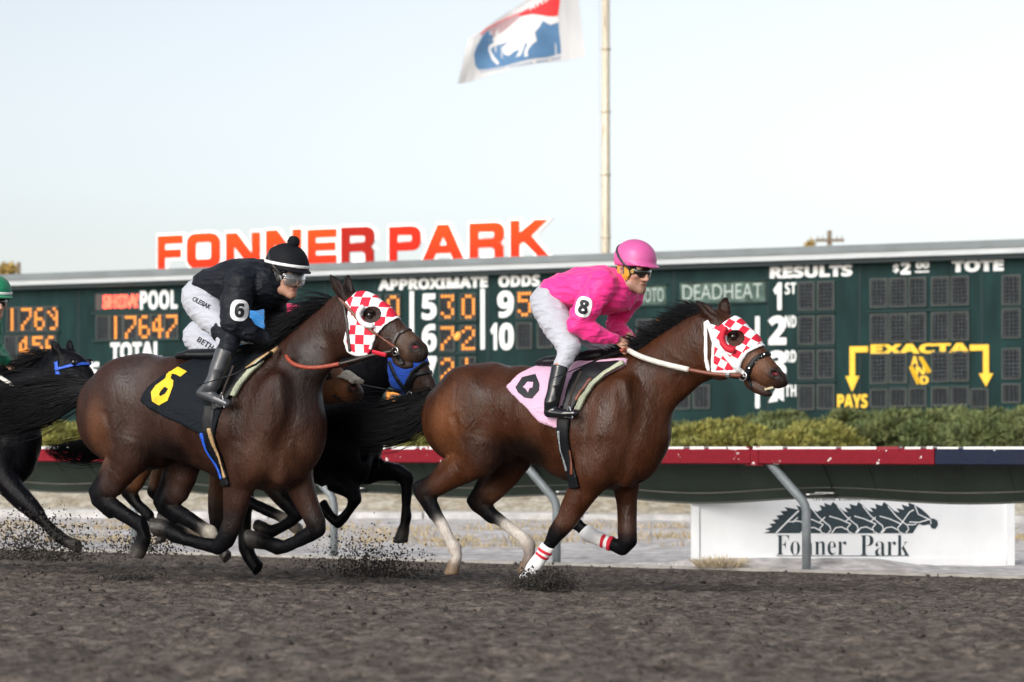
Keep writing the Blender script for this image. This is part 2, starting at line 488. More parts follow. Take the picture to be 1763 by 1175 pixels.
# emblem: a row of galloping horse heads, dark shapes with white gaps
def emblem_part(pts, name="emblem_horse"):
    mb_ = MB(); q = [sgn(*p) for p in pts]
    mb_.prism([(x - cx, z) for x, z in q], lambda a, b: (a, -0.005, b), lambda a, b: (a, 0.001, b))
    o = mb_.build(name, M_ink, isign); fix_normals(o); return o
def E(cx_, cy_): return (1060 + cx_ / 2.374, 680 + cy_ / 2.374)
sil = [(605, 566), (632, 556), (610, 550), (640, 540), (628, 528), (655, 525), (640, 511), (668, 508), (656, 494), (685, 490), (673, 476), (702, 474), (690, 459), (728, 466), (748, 470), (738, 452), (762, 460), (768, 447), (790, 462), (822, 478), (842, 470), (832, 450), (856, 458), (852, 442), (878, 452), (888, 438), (905, 452), (930, 474), (948, 480), (935, 460), (962, 466), (955, 446), (984, 454), (992, 438), (1010, 452), (1032, 472), (1052, 480), (1040, 460), (1066, 466), (1060, 446), (1088, 454), (1096, 438), (1115, 452), (1138, 474), (1160, 482), (1148, 464), (1178, 470), (1168, 448), (1198, 458), (1196, 441), (1222, 450), (1248, 466), (1276, 490), (1288, 506), (1300, 506), (1314, 514), (1317, 532), (1305, 549), (1290, 545), (1283, 529), (1258, 534), (1238, 528), (1226, 546), (1214, 566)]
emblem_part([E(*p) for p in sil])
white = MB()
def wline(pts, w=5.0):
    q = [sgn(*E(*p)) for p in pts]
    white.tube([(x - cx, -0.0075, z) for x, z in q], w / 2.374 / 190 * .5, 5)
for dx in (0, -103, -206, -318):
    for L_ in ([(1078, 496), (1120, 508), (1166, 528)], [(1112, 455), (1146, 496), (1176, 522), (1192, 534), (1197, 550), (1186, 564)], [(1166, 528), (1152, 544), (1158, 560), (1172, 566)], [(1088, 566), (1104, 544), (1128, 540), (1152, 552)], [(1062, 500), (1040, 520)]):
        wline([(x + dx, y + (0 if dx > -300 else 2)) for x, y in L_])
wline([(655, 566), (700, 520), (748, 474)], 7); wline([(698, 520), (745, 516), (792, 528)]); wline([(755, 566), (775, 545), (792, 540)])
wline([(1166, 528), (1200, 480), (1218, 470)]); wline([(1200, 520), (1240, 522), (1285, 508)]); wline([(1222, 452), (1236, 488), (1286, 512), (1288, 528)]); wline([(1192, 530), (1214, 532), (1228, 528)])
white.build("emblem_line", M_white, isign)

# ------------------------------------------------------------------ tote board
KB = 50.0 * 320.95
def bdepth(px): return KB / (291 + 0.034 * px)
bA = Vector(((0 - 881.5) * bdepth(0) / FPX, bdepth(0))); bB = Vector(((1763 - 881.5) * bdepth(1763) / FPX, bdepth(1763)))
BD = (bB - bA).normalized(); bang = math.atan2(BD.y, BD.x)
def brd(px, py):
    k = (px - 881.5) / FPX
    s = (k * bA.y - bA.x) / (BD.x - k * BD.y)
    Y = bA.y + BD.y * s
    return s, H - (py - HOR) * Y / FPX
board = empty("tote_board", (bA.x, bA.y, 0), bang)     # local x along the board, local -y to the camera
tag(board, "long dark green tote board with lit odds digits under a white roof edge", "tote board")
M_board = mat("board_green", (0.0035, 0.020, 0.020), 0.6, var=0.35, vscale=1.1, bump=0.05, bscale=20, col2=(0.007, 0.030, 0.030), spec=0.12, stretch=(1, 1, 0.25))
M_btrim = mat("board_trim_green", (0.006, 0.028, 0.028), 0.8, var=0.2, vscale=2)
M_roof = mat("roof_grey", (0.15, 0.175, 0.185), 0.6, var=0.2, vscale=1.2)
M_fascia = mat("white_fascia", (0.46, 0.49, 0.51), 0.55, var=0.10, vscale=1.5, stretch=(1, 1, 5))
M_dark = mat("soffit_dark", (0.012, 0.022, 0.024), 0.8)
BL, BRt = -9.0, (bB - bA).length + 9.0
zr = brd(881, 451)[1]
def bbox(name, s0, s1, y0, y1, z0, z1, m, parent=None):
    mb_ = MB(); mb_.box(((s0 + s1) / 2, (y0 + y1) / 2, (z0 + z1) / 2), (s1 - s0, y1 - y0, z1 - z0)); return mb_.build(name, m, parent or board)
z_gt = brd(881, 474)[1]
bbox("wall", BL, BRt, 0.0, 1.2, -0.1, z_gt, M_board)
bbox("roof", BL - 0.2, BRt + 0.2, -0.34, 1.6, brd(881, 456.5)[1], brd(881, 447)[1] + 0.03, M_roof)
bbox("fascia", BL - 0.2, BRt + 0.2, -0.30, 1.5, brd(881, 466)[1], brd(881, 456.5)[1] - 0.003, M_fascia)
bbox("soffit", BL - 0.1, BRt + 0.1, -0.24, 1.4, z_gt + 0.003, brd(881, 466)[1] - 0.003, M_dark)
for px in (-60, 40, 135, 328, 440, 560, 645, 840, 960, 1058, 1160, 1322, 1480, 1690, 1830):
    s, _ = brd(px, 600); bbox("panel_seam", s - 0.012, s + 0.012, -0.004, 0.02, 0, z_gt - 0.02, M_dark)
M_bwhite = mat("board_white_letters", (0.80, 0.82, 0.82), 0.55, var=0.06, vscale=4)
M_byel = mat("board_yellow_letters", (0.85, 0.50, 0.008), 0.5, var=0.05, vscale=4)
def btext(s, xa, xb, yt, yb, m=None, style='sans', off=0.02, name="lettering", space=1.0):
    uv, f, asp = text_tris(s, style, off, space)
    (sa, _), (sb, _) = brd(xa, yt), brd(xb, yt)
    za = brd((xa + xb) / 2, yb)[1]; zc = brd((xa + xb) / 2, yt)[1]
    mb_ = MB(); extrude_tris(mb_, uv, f, lambda u, v, t: (sa + u * (sb - sa), t, za + v * (zc - za)), -0.022, 0.004)
    return mb_.build(name, m or M_bwhite, board)
def bquad(xa, xb, yt, yb, m, name, y=-0.012, d=0.02):
    s0, za = brd(xa, yb); s1, zc = brd(xb, yt); za = brd((xa + xb) / 2, yb)[1]; zc = brd((xa + xb) / 2, yt)[1]
    return bbox(name, s0, s1, y - d / 2, y + d / 2, za, zc, m)
btext("POOL", 242, 306, 500, 533); btext("TOTAL", 191, 279, 589, 622)
btext("5", 151, 173, 624, 660); btext("6", 151, 173, 676, 712)
btext("APPROXIMATE", 652, 840, 478.5, 498, off=0.035); btext("ODDS", 859, 930, 474, 494, off=0.035)
btext("5", 727, 752, 506, 551); btext("6", 727, 752, 558.5, 606); btext("7", 727, 752, 614, 661); btext("8", 727, 752, 669, 716)
btext("1", 602, 617, 512, 556); btext("2", 602, 630, 566, 612); btext("3", 602, 630, 621, 667); btext("4", 602, 630, 676, 722)
btext("9", 857, 885, 501, 547); btext("1", 845, 856, 556.5, 603); btext("0", 860, 885, 556.5, 603)
bquad(706, 713, 502, 716, M_bwhite, "divider"); bquad(828, 835, 498, 602, M_bwhite, "divider"); bquad(1301, 1308, 545, 703, M_bwhite, "divider")
btext("RESULTS", 1326, 1468, 457.5, 478, off=0.04); btext("$", 1538, 1548, 455, 471, off=0.02); btext("2", 1550, 1568, 451, 473, off=0.04)
btext("00", 1577, 1600, 450, 463, off=0.03); bquad(1576, 1600, 467, 469.5, M_bwhite, "divider"); btext("TOTE", 1639, 1728, 447, 468, off=0.04)
btext("BETS", 1768, 1850, 444, 465, off=0.04)
for (ch, su, x, y0, y1) in (("1", "ST", 1332, 487, 534), ("2", "ND", 1323, 544, 594), ("3", "RD", 1323, 604, 654), ("4", "TH", 1323, 663, 712)):
    btext(ch, x, 1346 if ch == "1" else 1354, y0, y1, off=0.03); btext(su, 1352, 1371, y0, y0 + 20, off=0.0)
btext("EXACTA", 1499, 1670, 592, 609, M_byel, off=0.035); btext("PAYS", 1442, 1494, 679, 703, M_byel, off=0.02)
def barrow(pts, w, tip, hw, hh):
    mb_ = MB(); P = [brd(*p) for p in pts]
    k = 1 / 83.0
    for (a, b) in zip(P, P[1:]):
        s0, s1 = sorted((a[0], b[0])); z0, z1 = sorted((a[1], b[1]))
        e = w * k / 2
        mb_.box(((s0 + s1) / 2, -0.02 - 0.003 * (s1 - s0 > z1 - z0), (z0 + z1) / 2), (s1 - s0 + 2 * e, 0.02, z1 - z0 + 2 * e))
    t = brd(*tip)
    mb_.prism([(t[0], t[1]), (t[0] - hw * k, t[1] + hh * k), (t[0] + hw * k, t[1] + hh * k)], lambda a, b: (a, -0.032, b), lambda a, b: (a, -0.006, b))
    o = mb_.build("arrow", M_byel, board); fix_normals(o)
barrow([(1490, 601.5), (1468, 602.5), (1468, 646)], 9.5, (1468, 675), 12, 27)
barrow([(1675, 599.5), (1698, 598.5), (1698, 640)], 9.5, (1698, 666), 12, 22)
# bulb panels
M_cell = mat("bulb_panel_dark", (0.008, 0.011, 0.013), 0.7, spec=0.2, var=0.3, vscale=6)
M_frame = mat("bulb_panel_frame", (0.045, 0.055, 0.05), 0.6, var=0.3, vscale=3)
M_bulb_off = mat("unlit_bulb", (0.050, 0.058, 0.068), 0.22, spec=0.6, var=0.4, vscale=5)
M_bulb_on = mat("lit_amber_bulb", (0.45, 0.16, 0.02), 0.4, emit=(1.0, 0.34, 0.06), estr=0.95)
D4 = {"0": [".XX.", "X..X", "X..X", "X..X", "X..X", "X..X", ".XX."], "1": [".X.."] * 7, "2": [".XX.", "X..X", "...X", "..X.", ".X..", "X...", "XXXX"],
      "3": ["XXXX", "...X", "..X.", "..X.", "...X", "X..X", ".XX."], "4": ["..X.", ".XX.", "X.X.", "X.X.", "XXXX", "..X.", "..X."],
      "5": ["XXXX", "X...", "XXX.", "...X", "...X", "X..X", ".XX."], "6": [".XX.", "X...", "X...", "XXX.", "X..X", "X..X", ".XX."],
      "7": ["XXXX", "...X", "...X", "..X.", ".X..", "X...", "X..."], "8": [".XX.", "X..X", "X..X", ".XX.", "X..X", "X..X", ".XX."],
      "9": [".XX.", "X..X", "X..X", ".XXX", "...X", "...X", ".XX."], "?": ["..X.", "X..X", ".X.X", "..XX", "...X", "...X", ".XX."], " ": ["...."] * 7}
def oct_bulb(mb_, s, z, r, y):
    n = 8
    vs = [(s, y - r * 0.9, z)]
    for (rr, dy) in ((0.7, -0.65), (1.0, 0.0)):
        vs += [(s + rr * r * math.cos(2 * math.pi * k / n), y + dy * r, z + rr * r * math.sin(2 * math.pi * k / n)) for k in range(n)]
    fs = [(0, 1 + (k + 1) % n, 1 + k) for k in range(n)] + [(1 + k, 1 + (k + 1) % n, n + 1 + (k + 1) % n, n + 1 + k) for k in range(n)]
    mb_.add(vs, fs)
def panel(xa, xb, yt, yb, ch=" ", clip=None):
    xm = (xa + xb) / 2
    s0 = brd(xa, yb)[0]; s1 = brd(xb, yb)[0]; z0 = brd(xm, yb)[1]; z1 = brd(xm, yt)[1]
    fr = MB(); e = 0.025
    for (c, d) in ((((s0 + s1) / 2, z0 - e / 2), (s1 - s0 + 2 * e, e)), (((s0 + s1) / 2, z1 + e / 2), (s1 - s0 + 2 * e, e)), ((s0 - e / 2, (z0 + z1) / 2), (e, z1 - z0)), ((s1 + e / 2, (z0 + z1) / 2), (e, z1 - z0))):
        fr.box((c[0], -0.02, c[1]), (d[0], 0.05, d[1]))
    root = bbox("digit_panel", s0, s1, -0.008, 0.004, z0, z1, M_cell)
    fr.build("frame", M_frame, root)
    on, off = MB(), MB()
    g = D4[ch]; w, h = s1 - s0, z1 - z0
    r = min(w / 4, h / 7) * 0.43
    for i in range(7):
        for j in range(4):
            s = s0 + w * (j + 0.5) / 4; z = z1 - h * (i + 0.5) / 7
            if g[i][j] == "X": oct_bulb(on, s, z, r * 1.06, -0.012)
            else: oct_bulb(off, s, z, r * 0.85, -0.012)
    if on.v: on.build("lit_bulb", M_bulb_on, root, True)["kind"] = "stuff"
    off.build("bulb", M_bulb_off, root, True)["kind"] = "stuff"
for i, ch in enumerate("176?"): panel(14.5 + 22.6 * i, 33 + 22.6 * i, 531 - i * .5, 570 - i * .5, ch)
for i, ch in enumerate(" 456"): panel(11 + 22.6 * i, 29.5 + 22.6 * i, 580 - i * .5, 618 - i * .5, ch)
for i, ch in enumerate(" 17647"): panel(168.5 + 23.6 * i, 188.5 + 23.6 * i, 545 - .6 * i, 585 - .6 * i, ch)
for (x, t) in ((760, "3720"), (796, "0211")):
    for k, ch in enumerate(t):
        panel(x - 1, x + 22.5, 507.5 + 54.5 * k, 549 + 54.5 * k, ch)
mbx = MB()
for (px, py) in ((787, 581), (790, 577)):
    s, z = brd(px, py); oct_bulb(mbx, s, z, 0.07, -0.03)
mbx.build("lit_bulb", M_bulb_on, board, True)
panel(891.5, 915.5, 503, 545, "5"); panel(928, 951, 501, 543); panel(891.5, 915, 557.5, 599); panel(928, 951, 556, 597.5)
for k, (a, b) in enumerate(("10", "25", "15", "25")):
    panel(634, 656, 510 + 55 * k, 551.5 + 55 * k, a); panel(666, 688.5, 509 + 55 * k, 550.5 + 55 * k, b)
panel(478, 499, 532, 573, "1"); panel(452, 473, 533, 574)
panel(1098, 1122, 552, 583, " "); panel(1131, 1154, 550, 582, "3"); panel(1196, 1221, 665, 702); panel(1162, 1187, 666, 703)
for (yt, yb) in ((486.5, 531.5), (545.5, 590.5), (604.5, 650), (664, 703)):
    panel(1376.5, 1401, yt + 1, yb + 1); panel(1409.5, 1435, yt, yb)
for r_, (yt, yb) in enumerate(((482, 528), (543, 588.5), (611, 659), (672, 700))):
    for c_, (xa, xb) in enumerate(((1500.6, 1526.5), (1533.7, 1559.6), (1567, 1593), (1606, 1632.5), (1640, 1666.5))):
        if r_ == 2 and c_ == 2: continue
        panel(xa, xb, yt - c_, yb - c_)
    panel(1727.5, 1755.5, yt - 6 - (3 if r_ else 0), yb - 5 - (3 if r_ else 0))
panel(1673.5, 1700, 671, 700)
# AND plate
bquad(1565, 1599, 610, 665, M_dark, "and_plate", -0.004)
btext("A", 1569, 1581, 613.5, 629, M_byel, off=0.02); btext("N", 1577, 1593, 631, 645, M_byel, off=0.02); btext("D", 1585, 1599, 647.5, 662, M_byel, off=0.02)
for (a, b) in (((1583, 615), (1599, 643)), ((1587, 615), (1603, 641)), ((1567, 632), (1581, 662)), ((1570, 630), (1585, 660))):
    mb_ = MB(); p, q = brd(*a), brd(*b); mb_.tube([(p[0], -0.025, p[1]), (q[0], -0.025, q[1])], 0.02, 6); mb_.build("slash", M_byel, board)
# neon window with SHOW, two unlit glass windows
bquad(165, 241, 505.5, 533.5, mat("neon_box", (0.02, 0.008, 0.008), 0.4), "neon_window", -0.006)
M_neon = mat("red_neon", (0.9, 0.1, 0.05), 0.4, emit=(1.0, 0.045, 0.02), estr=3.0)
btext("SHOW", 178, 239, 508, 531, M_neon, style=None, off=0.005, name="neon_lettering")
btext("8HDA", 179, 238, 508.5, 530.5, M_neon, style=None, off=-0.012, name="neon_lettering")
M_glass = mat("dull_glass", (0.05, 0.085, 0.07), 0.6, var=0.5, vscale=1.6, spec=0.12, col2=(0.12, 0.17, 0.15), thr=(0.42, 0.75))
M_tubeg = mat("unlit_neon_tube", (0.42, 0.50, 0.46), 0.4)
bquad(1171, 1318, 486, 521, M_glass, "neon_window", -0.004); bquad(1087, 1147, 493, 525, M_glass, "neon_window", -0.004)
btext("DEADHEAT", 1176, 1312, 490, 515, M_tubeg, style=None, off=-0.015, name="neon_lettering"); btext("PHOTO", 1092, 1143, 497, 520, M_tubeg, style=None, off=-0.015, name="neon_lettering")
for (xa, xb, yt, yb) in ((1168, 1321, 483, 524), (1084, 1150, 490, 528)):
    bquad(xa, xb, yt, yt + 2, M_btrim, "frame", -0.03, 0.06); bquad(xa, xb, yb - 2, yb, M_btrim, "frame", -0.03, 0.06)
# ledges between rows
for (xa, xb, y) in ((1372, 1440, 538), (1372, 1440, 597), (1372, 1440, 657), (1495, 1672, 535), (1495, 1672, 665.5), (1722, 1780, 529), (755, 822, 554), (755, 822, 609), (888, 955, 550), (160, 312, 538), (160, 312, 586), (8, 104, 574)):
    bquad(xa, xb, y - 1.4, y + 1.4, M_btrim, "ledge", -0.03, 0.06)

# ------------------------------------------------------------------ roof sign FONNER PARK
rsign = empty("rooftop_sign", (bA.x, bA.y, zr), bang)
tag(rsign, "illuminated orange FONNER PARK letters standing along the tote board roof", "sign")
M_halo = mat("white_letter_can", (0.85, 0.85, 0.84), 0.5, emit=(1.0, 0.95, 0.88), estr=0.30)
def letter_mat(name, top, bot, st):
    m = bpy.data.materials.new(name); m.use_nodes = True; t = m.node_tree; b = t.nodes["Principled BSDF"]
    b.inputs["Specular IOR Level"].default_value = 0.08; b.inputs["Base Color"].default_value = (0.32, 0.010, 0.003, 1); b.inputs["Roughness"].default_value = 0.4
    tc = nd(m, "ShaderNodeTexCoord"); sx = nd(m, "ShaderNodeSeparateXYZ"); t.links.new(tc.outputs["Generated"], sx.inputs[0])
    rp = nd(m, "ShaderNodeValToRGB"); t.links.new(sx.outputs[2], rp.inputs[0])      # the tubes behind the face sit near its top
    rp.color_ramp.elements[0].color = (top[0] * .72, top[1] * .30, top[2], 1); rp.color_ramp.elements[1].color = (*top, 1)
    t.links.new(rp.outputs[0], b.inputs["Emission Color"]); b.inputs["Emission Strength"].default_value = st
    return m
M_lit = letter_mat("lit_orange_face", (1.0, 0.125, 0.006), 0, 0.50)
M_dim = letter_mat("dim_red_face", (0.60, 0.02, 0.015), 0, 0.10)
M_mid = letter_mat("half_lit_face", (1.0, 0.045, 0.008), 0, 0.32)
LET = [("F", 265, 302, 406, 461, M_lit), ("O", 315, 367, 402, 458, M_lit), ("N", 383, 436, 401, 456, M_lit), ("N", 452, 507, 396, 453, M_lit), ("E", 524, 568, 395, 449.5, M_lit), ("R", 582, 634, 391, 448, M_dim),
       ("P", 665, 714, 390, 446, M_mid), ("A", 724, 787, 387, 443.5, M_lit), ("R", 804, 858, 384, 440.5, M_lit), ("K", 875, 932, 379, 438, M_lit)]
G = {"F": [[(0, 0), (.2, 0), (.2, .38), (.92, .38), (.92, .56), (.2, .56), (.2, .82), (1, .82), (1, 1), (0, 1)]],
     "E": [[(0, 0), (1, 0), (1, .18), (.2, .18), (.2, .4), (.96, .4), (.96, .58), (.2, .58), (.2, .82), (1, .82), (1, 1), (0, 1)]],
     "N": [[(0, 0), (.18, 0), (.18, .72), (.72, 0), (1, 0), (1, 1), (.82, 1), (.82, .28), (.28, 1), (0, 1)]],
     "K": [[(0, 0), (.18, 0), (.18, .36), (.36, .46), (.80, 0), (1.03, 0), (.52, .58), (.98, 1), (.72, 1), (.18, .58), (.18, 1), (0, 1)]]}
def rr(x0, y0, x1, y1, r, n=5, corners=(1, 1, 1, 1)):
    pts = []
    for (cx_, cy_, a0, on) in ((x1 - r, y0 + r, -90, corners[0]), (x1 - r, y1 - r, 0, corners[1]), (x0 + r, y1 - r, 90, corners[2]), (x0 + r, y0 + r, 180, corners[3])):
        if on:
            for k in range(n + 1):
                t = R(a0 + 90 * k / n); pts.append((cx_ + r * math.cos(t), cy_ + r * math.sin(t)))
        else:
            t0, t1 = R(a0), R(a0 + 90)
            pts.append((cx_ + r * (math.cos(t0) + math.cos(t1)), cy_ + r * (math.sin(t0) + math.sin(t1))))
    return pts
G["O"] = [rr(0, 0, 1, 1, .26), rr(.19, .18, .81, .82, .12)]
G["P"] = [[(0, 0), (.19, 0), (.19, .32)] + rr(.3, .32, 1, 1, .24, 5, (1, 1, 0, 0))[:12] + [(0, 1)], rr(.19, .5, .81, .82, .1, 4, (1, 1, 0, 0))]
G["R"] = [[(0, 0), (.19, 0), (.19, .32), (.66, .32), (.79, .24), (.8, 0), (.99, 0), (.98, .28), (.88, .41)] + rr(.3, .42, 1, 1, .22, 5, (1, 1, 0, 0))[:12] + [(0, 1)], rr(.19, .5, .8, .82, .1, 4, (1, 1, 0, 0))]
G["A"] = [[(0, 0), (.2, 0), (.28, .2), (.72, .2), (.8, 0), (1, 0), (.62, 1), (.38, 1)], [(.35, .37), (.65, .37), (.5, .78)]]
def offset_poly(P, d):
    n = len(P); out = []
    area = sum(P[i][0] * P[(i + 1) % n][1] - P[(i + 1) % n][0] * P[i][1] for i in range(n))
    sg = 1 if area > 0 else -1
    for i in range(n):
        a, b, c = Vector(P[i - 1]), Vector(P[i]), Vector(P[(i + 1) % n])
        e1 = (b - a); e2 = (c - b)
        if e1.length < 1e-6 or e2.length < 1e-6: out.append(tuple(b)); continue
        e1.normalize(); e2.normalize()
        n1 = Vector((e1.y, -e1.x)) * sg; n2 = Vector((e2.y, -e2.x)) * sg
        m_ = n1 + n2
        if m_.length < 1e-3: out.append(tuple(b + n1 * d)); continue
        m_.normalize(); l = min(d / max(m_.dot(n1), 0.35), 2 * d)
        out.append(tuple(b + m_ * l))
    return out
def fill(polys):
    c = bpy.data.curves.new("g", "CURVE"); c.dimensions = '2D'; c.fill_mode = 'BOTH'
    for P in polys:
        s = c.splines.new('POLY'); s.points.add(len(P) - 1)
        for i, p in enumerate(P): s.points[i].co = (p[0], p[1], 0, 1)
        s.use_cyclic_u = True
    o = bpy.data.objects.new("g", c); COL.objects.link(o)
    me = bpy.data.meshes.new_from_object(o.evaluated_get(bpy.context.evaluated_depsgraph_get()))
    bm = bmesh.new(); bm.from_mesh(me); bmesh.ops.remove_doubles(bm, verts=bm.verts, dist=1e-5); bmesh.ops.triangulate(bm, faces=bm.faces)
    for f in bm.faces:
        if f.normal.z < 0: f.normal_flip()
    v = [tuple(q.co[:2]) for q in bm.verts]; f = [tuple(q.index for q in p.verts) for p in bm.faces]
    bm.free(); bpy.data.objects.remove(o); bpy.data.curves.remove(c); bpy.data.meshes.remove(me)
    return v, f
for (ch, xa, xb, yt, yb, m) in LET:
    xa -= 3; xb -= 2; s0, s1 = brd(xa, yb)[0], brd(xb, yb)[0]; z0, z1 = brd((xa + xb) / 2, yb)[1] - zr, brd((xa + xb) / 2, yt)[1] - zr
    polys = [[(s0 + a * (s1 - s0), z0 + b * (z1 - z0)) for a, b in P] for P in G[ch]]
    v, f = fill([offset_poly(polys[0], 0.028)] + [offset_poly(P, -0.022) for P in polys[1:]]); mb_ = MB(); extrude_tris(mb_, v, f, lambda a, b, t: (a, t, b), 0.28, 0.34)
    face = mb_.build("letter", m, rsign)
    if m is M_dim: face["label"] = "unlit dull red letter R"
    big = [offset_poly(polys[0], 0.085)] + [offset_poly(P, -0.055) for P in polys[1:]]
    v, f = fill(big); mb_ = MB(); extrude_tris(mb_, v, f, lambda a, b, t: (a, t, b), 0.345, 0.50)
    mb_.build("letter_can", M_halo, face)
    mb_ = MB(); mb_.box(((s0 + s1) / 2, 0.42, z0 - 0.11), (s1 - s0 + 0.1, 0.05, 0.08)); mb_.build("letter_base", M_fascia, face)

# ------------------------------------------------------------------ flagpole, flag, far trees, utility pole
FY = 58.0
def fpt(px, py, Y=FY): return Vector(((px - 881.5) * Y / FPX, Y, H - (py - HOR) * Y / FPX))
fp = empty("flagpole", (fpt(1043, 400).x, FY, 0)); tag(fp, "tall pale metal flagpole with dark jointed streaks behind the tote board", "flagpole")
M_pole = mat("aged_pole_metal", (0.62, 0.55, 0.43), 0.5, metal=0.2, var=0.15, vscale=3, col2=(0.16, 0.11, 0.06), thr=(0.60, 0.72), stretch=(6, 6, 0.5))
mb_ = MB(); mb_.tube([(0, 0, 0), (0, 0, 7), (0, 0, 13)], [0.125, 0.115, 0.10], 16); mb_.build("pole", M_pole, fp, True)
mb_ = MB()
for z in (6.4, 8.0, 9.6, 11.2): mb_.tube([(0, 0, z), (0, 0, z + 0.06)], 0.128, 16)
mb_.build("pole_collar", M_pole, fp, True)
mb_ = MB(); mb_.tube([(-0.16, -0.03, 1.2), (-0.17, -0.03, 13)], 0.008, 5); mb_.build("halyard", mat("rope", (0.5, 0.5, 0.48), 0.9), fp)
mb_ = MB(); bmq = [(0, 0, 13.0 + 0.12 * math.cos(t)) for t in (math.pi, 0)]
mb_.tube([(0, 0, 12.98), (0, 0, 13.05), (0, 0, 13.15), (0, 0, 13.22)], [0.03, 0.12, 0.12, 0.02], 12); mb_.build("pole_ball", M_pole, fp, True)

flag = empty("flag", tuple(fpt(1000, 40))); tag(flag, "white flag with a white horse on a blue shield, flying from the flagpole", "flag")
fo = fpt(1000, 40)
# flag patch: bilinear from photo corners with waves
c00, c10, c11, c01 = fpt(787, 139), fpt(1008, 98), fpt(991, -48), fpt(806, 62)   # bottom fly, bottom hoist, top hoist, top fly
def fl(u, v, off=0.0):
    p = (c00 * (1 - u) + c10 * u) * (1 - v) + (c01 * (1 - u) + c11 * u) * v
    ph = u * 9 - v * 2.5
    w = 0.10 * math.sin(ph) * (1.1 - u * 0.6) + 0.05 * math.sin(u * 17 + v * 5)
    p = p + Vector((0, w + 0.35 * (1 - u), -0.035 * math.sin(u * 7 + 1) * (1 - u) + 0.05 * math.sin(u * 3.14)))
    return p + Vector((0, off, 0)) - fo
def inv(px, py):
    # photo pixel -> (u, v) of the flag by a few Newton steps
    u = v = 0.5
    f_ = lambda u, v: (lambda q: (881.5 + q.x * FPX / q.y, HOR - (q.z - H) * FPX / q.y))(fl(u, v) + fo)
    for _ in range(12):
        a = f_(u, v); e = 1e-3; b = f_(u + e, v); c = f_(u, v + e)
        J = np.array([[(b[0] - a[0]) / e, (c[0] - a[0]) / e], [(b[1] - a[1]) / e, (c[1] - a[1]) / e]])
        d = np.linalg.solve(J, np.array([px - a[0], py - a[1]])); u += d[0]; v += d[1]
    return u, v
M_flag = mat("white_flag_cloth", (0.56, 0.56, 0.57), 0.8)
for mm in (M_flag,):
    pass
M_fblue = mat("blue_flag_print", (0.085, 0.19, 0.345), 0.8, var=0.15, vscale=2)
M_fred = mat("red_flag_print", (0.75, 0.03, 0.035), 0.8, var=0.1, vscale=2)
def patch(name, poly_uv, m, o0, o1, holes=()):
    v, f = fill([poly_uv, *holes])
    bm = bmesh.new(); bv = [bm.verts.new((a, b, 0)) for a, b in v]
    for t in f:
        try: bm.faces.new([bv[i] for i in t])
        except ValueError: pass
    for _ in range(4):
        ed = [e for e in bm.edges if e.calc_length() > 0.05]
        if not ed: break
        bmesh.ops.subdivide_edges(bm, edges=ed, cuts=1); bmesh.ops.triangulate(bm, faces=bm.faces)
    bm.verts.index_update()
    v2 = [tuple(q.co[:2]) for q in bm.verts]; f2 = [tuple(q.index for q in p.verts) for p in bm.faces]; bm.free()
    mb_ = MB(); extrude_tris(mb_, v2, f2, lambda a, b, t: fl(a, b, t), o0, o1)
    return mb_.build(name, m, flag)
N_ = 26
outl = [(i / N_, 0) for i in range(N_)] + [(1, j / 12) for j in range(12)] + [(1 - i / N_, 1) for i in range(N_)] + [(0, 1 - j / 12) for j in range(12)]
patch("cloth", outl, M_flag, -0.004, 0.004)
def Z(cx_, cy_): return inv(760 + cx_ / 5.51, cy_ / 5.51)
patch("shield", [Z(*p) for p in [(310, 520), (330, 450), (385, 350), (440, 290), (480, 330), (500, 370), (600, 300), (720, 200), (760, 160), (960, 160), (1110, 200), (1115, 300), (1130, 420), (1135, 510), (1000, 545), (860, 560), (700, 600), (600, 630), (450, 655), (350, 665), (320, 620)]], M_fblue, -0.010, 0.010)
patch("red_band", [Z(*p) for p in [(735, 130), (850, 70), (960, 10), (1000, -25), (1125, -60), (1120, 40), (1105, 150), (1040, 165), (1000, 160), (960, 150), (860, 140), (740, 160)]], M_fred, -0.011, 0.011)
patch("pink_fold_shade", [Z(*p) for p in [(372, 318), (440, 262), (560, 200), (735, 126), (748, 164), (690, 215), (620, 275), (560, 318), (500, 365), (478, 322), (440, 285), (385, 342)]], mat("pink_print_and_shade", (0.42, 0.28, 0.30), 0.8, var=.15, vscale=3), -0.009, 0.009)  # fold shade of the white cloth painted in, with thin red print showing through
patch("red_edge", [Z(*p) for p in [(365, 326), (440, 262), (560, 200), (735, 126), (735, 134), (562, 208), (444, 270), (372, 334)]], M_fred, -0.013, 0.013)
M_fw = mat("white_flag_print", (0.70, 0.69, 0.69), 0.8)
patch("horse_print", [Z(*p) for p in [(480, 375), (530, 330), (600, 300), (700, 210), (760, 160), (860, 138), (950, 150), (1010, 160), (1112, 165), (1112, 215), (1030, 238), (960, 200), (935, 250), (885, 310), (905, 390), (870, 415), (830, 460), (815, 500), (822, 535), (790, 545), (783, 500), (815, 420), (800, 400), (775, 470), (750, 530), (705, 545), (745, 470), (690, 490), (640, 530), (595, 520), (582, 450), (640, 390), (580, 420), (500, 440), (465, 470), (500, 540), (550, 600), (530, 620), (480, 570), (445, 480), (450, 440), (500, 400)]], M_fw, -0.016, 0.016)
for k, ch in enumerate("AHQA"):
    u_, f_, a_ = text_tris(ch, 'sans', 0.0)
    q0 = [(835 + k * 70, 105 - k * 36)][0]
    def fm(a, b, t, q0=q0):
        uv_ = Z(q0[0] + (1 - a) * 56, q0[1] - (1 - a) * 28 - b * 62); return fl(uv_[0], uv_[1], t)
    mb_ = MB(); extrude_tris(mb_, u_, f_, fm, -0.016, 0.016); mb_.build("flag_letter", M_fw, flag)
mb_ = MB()
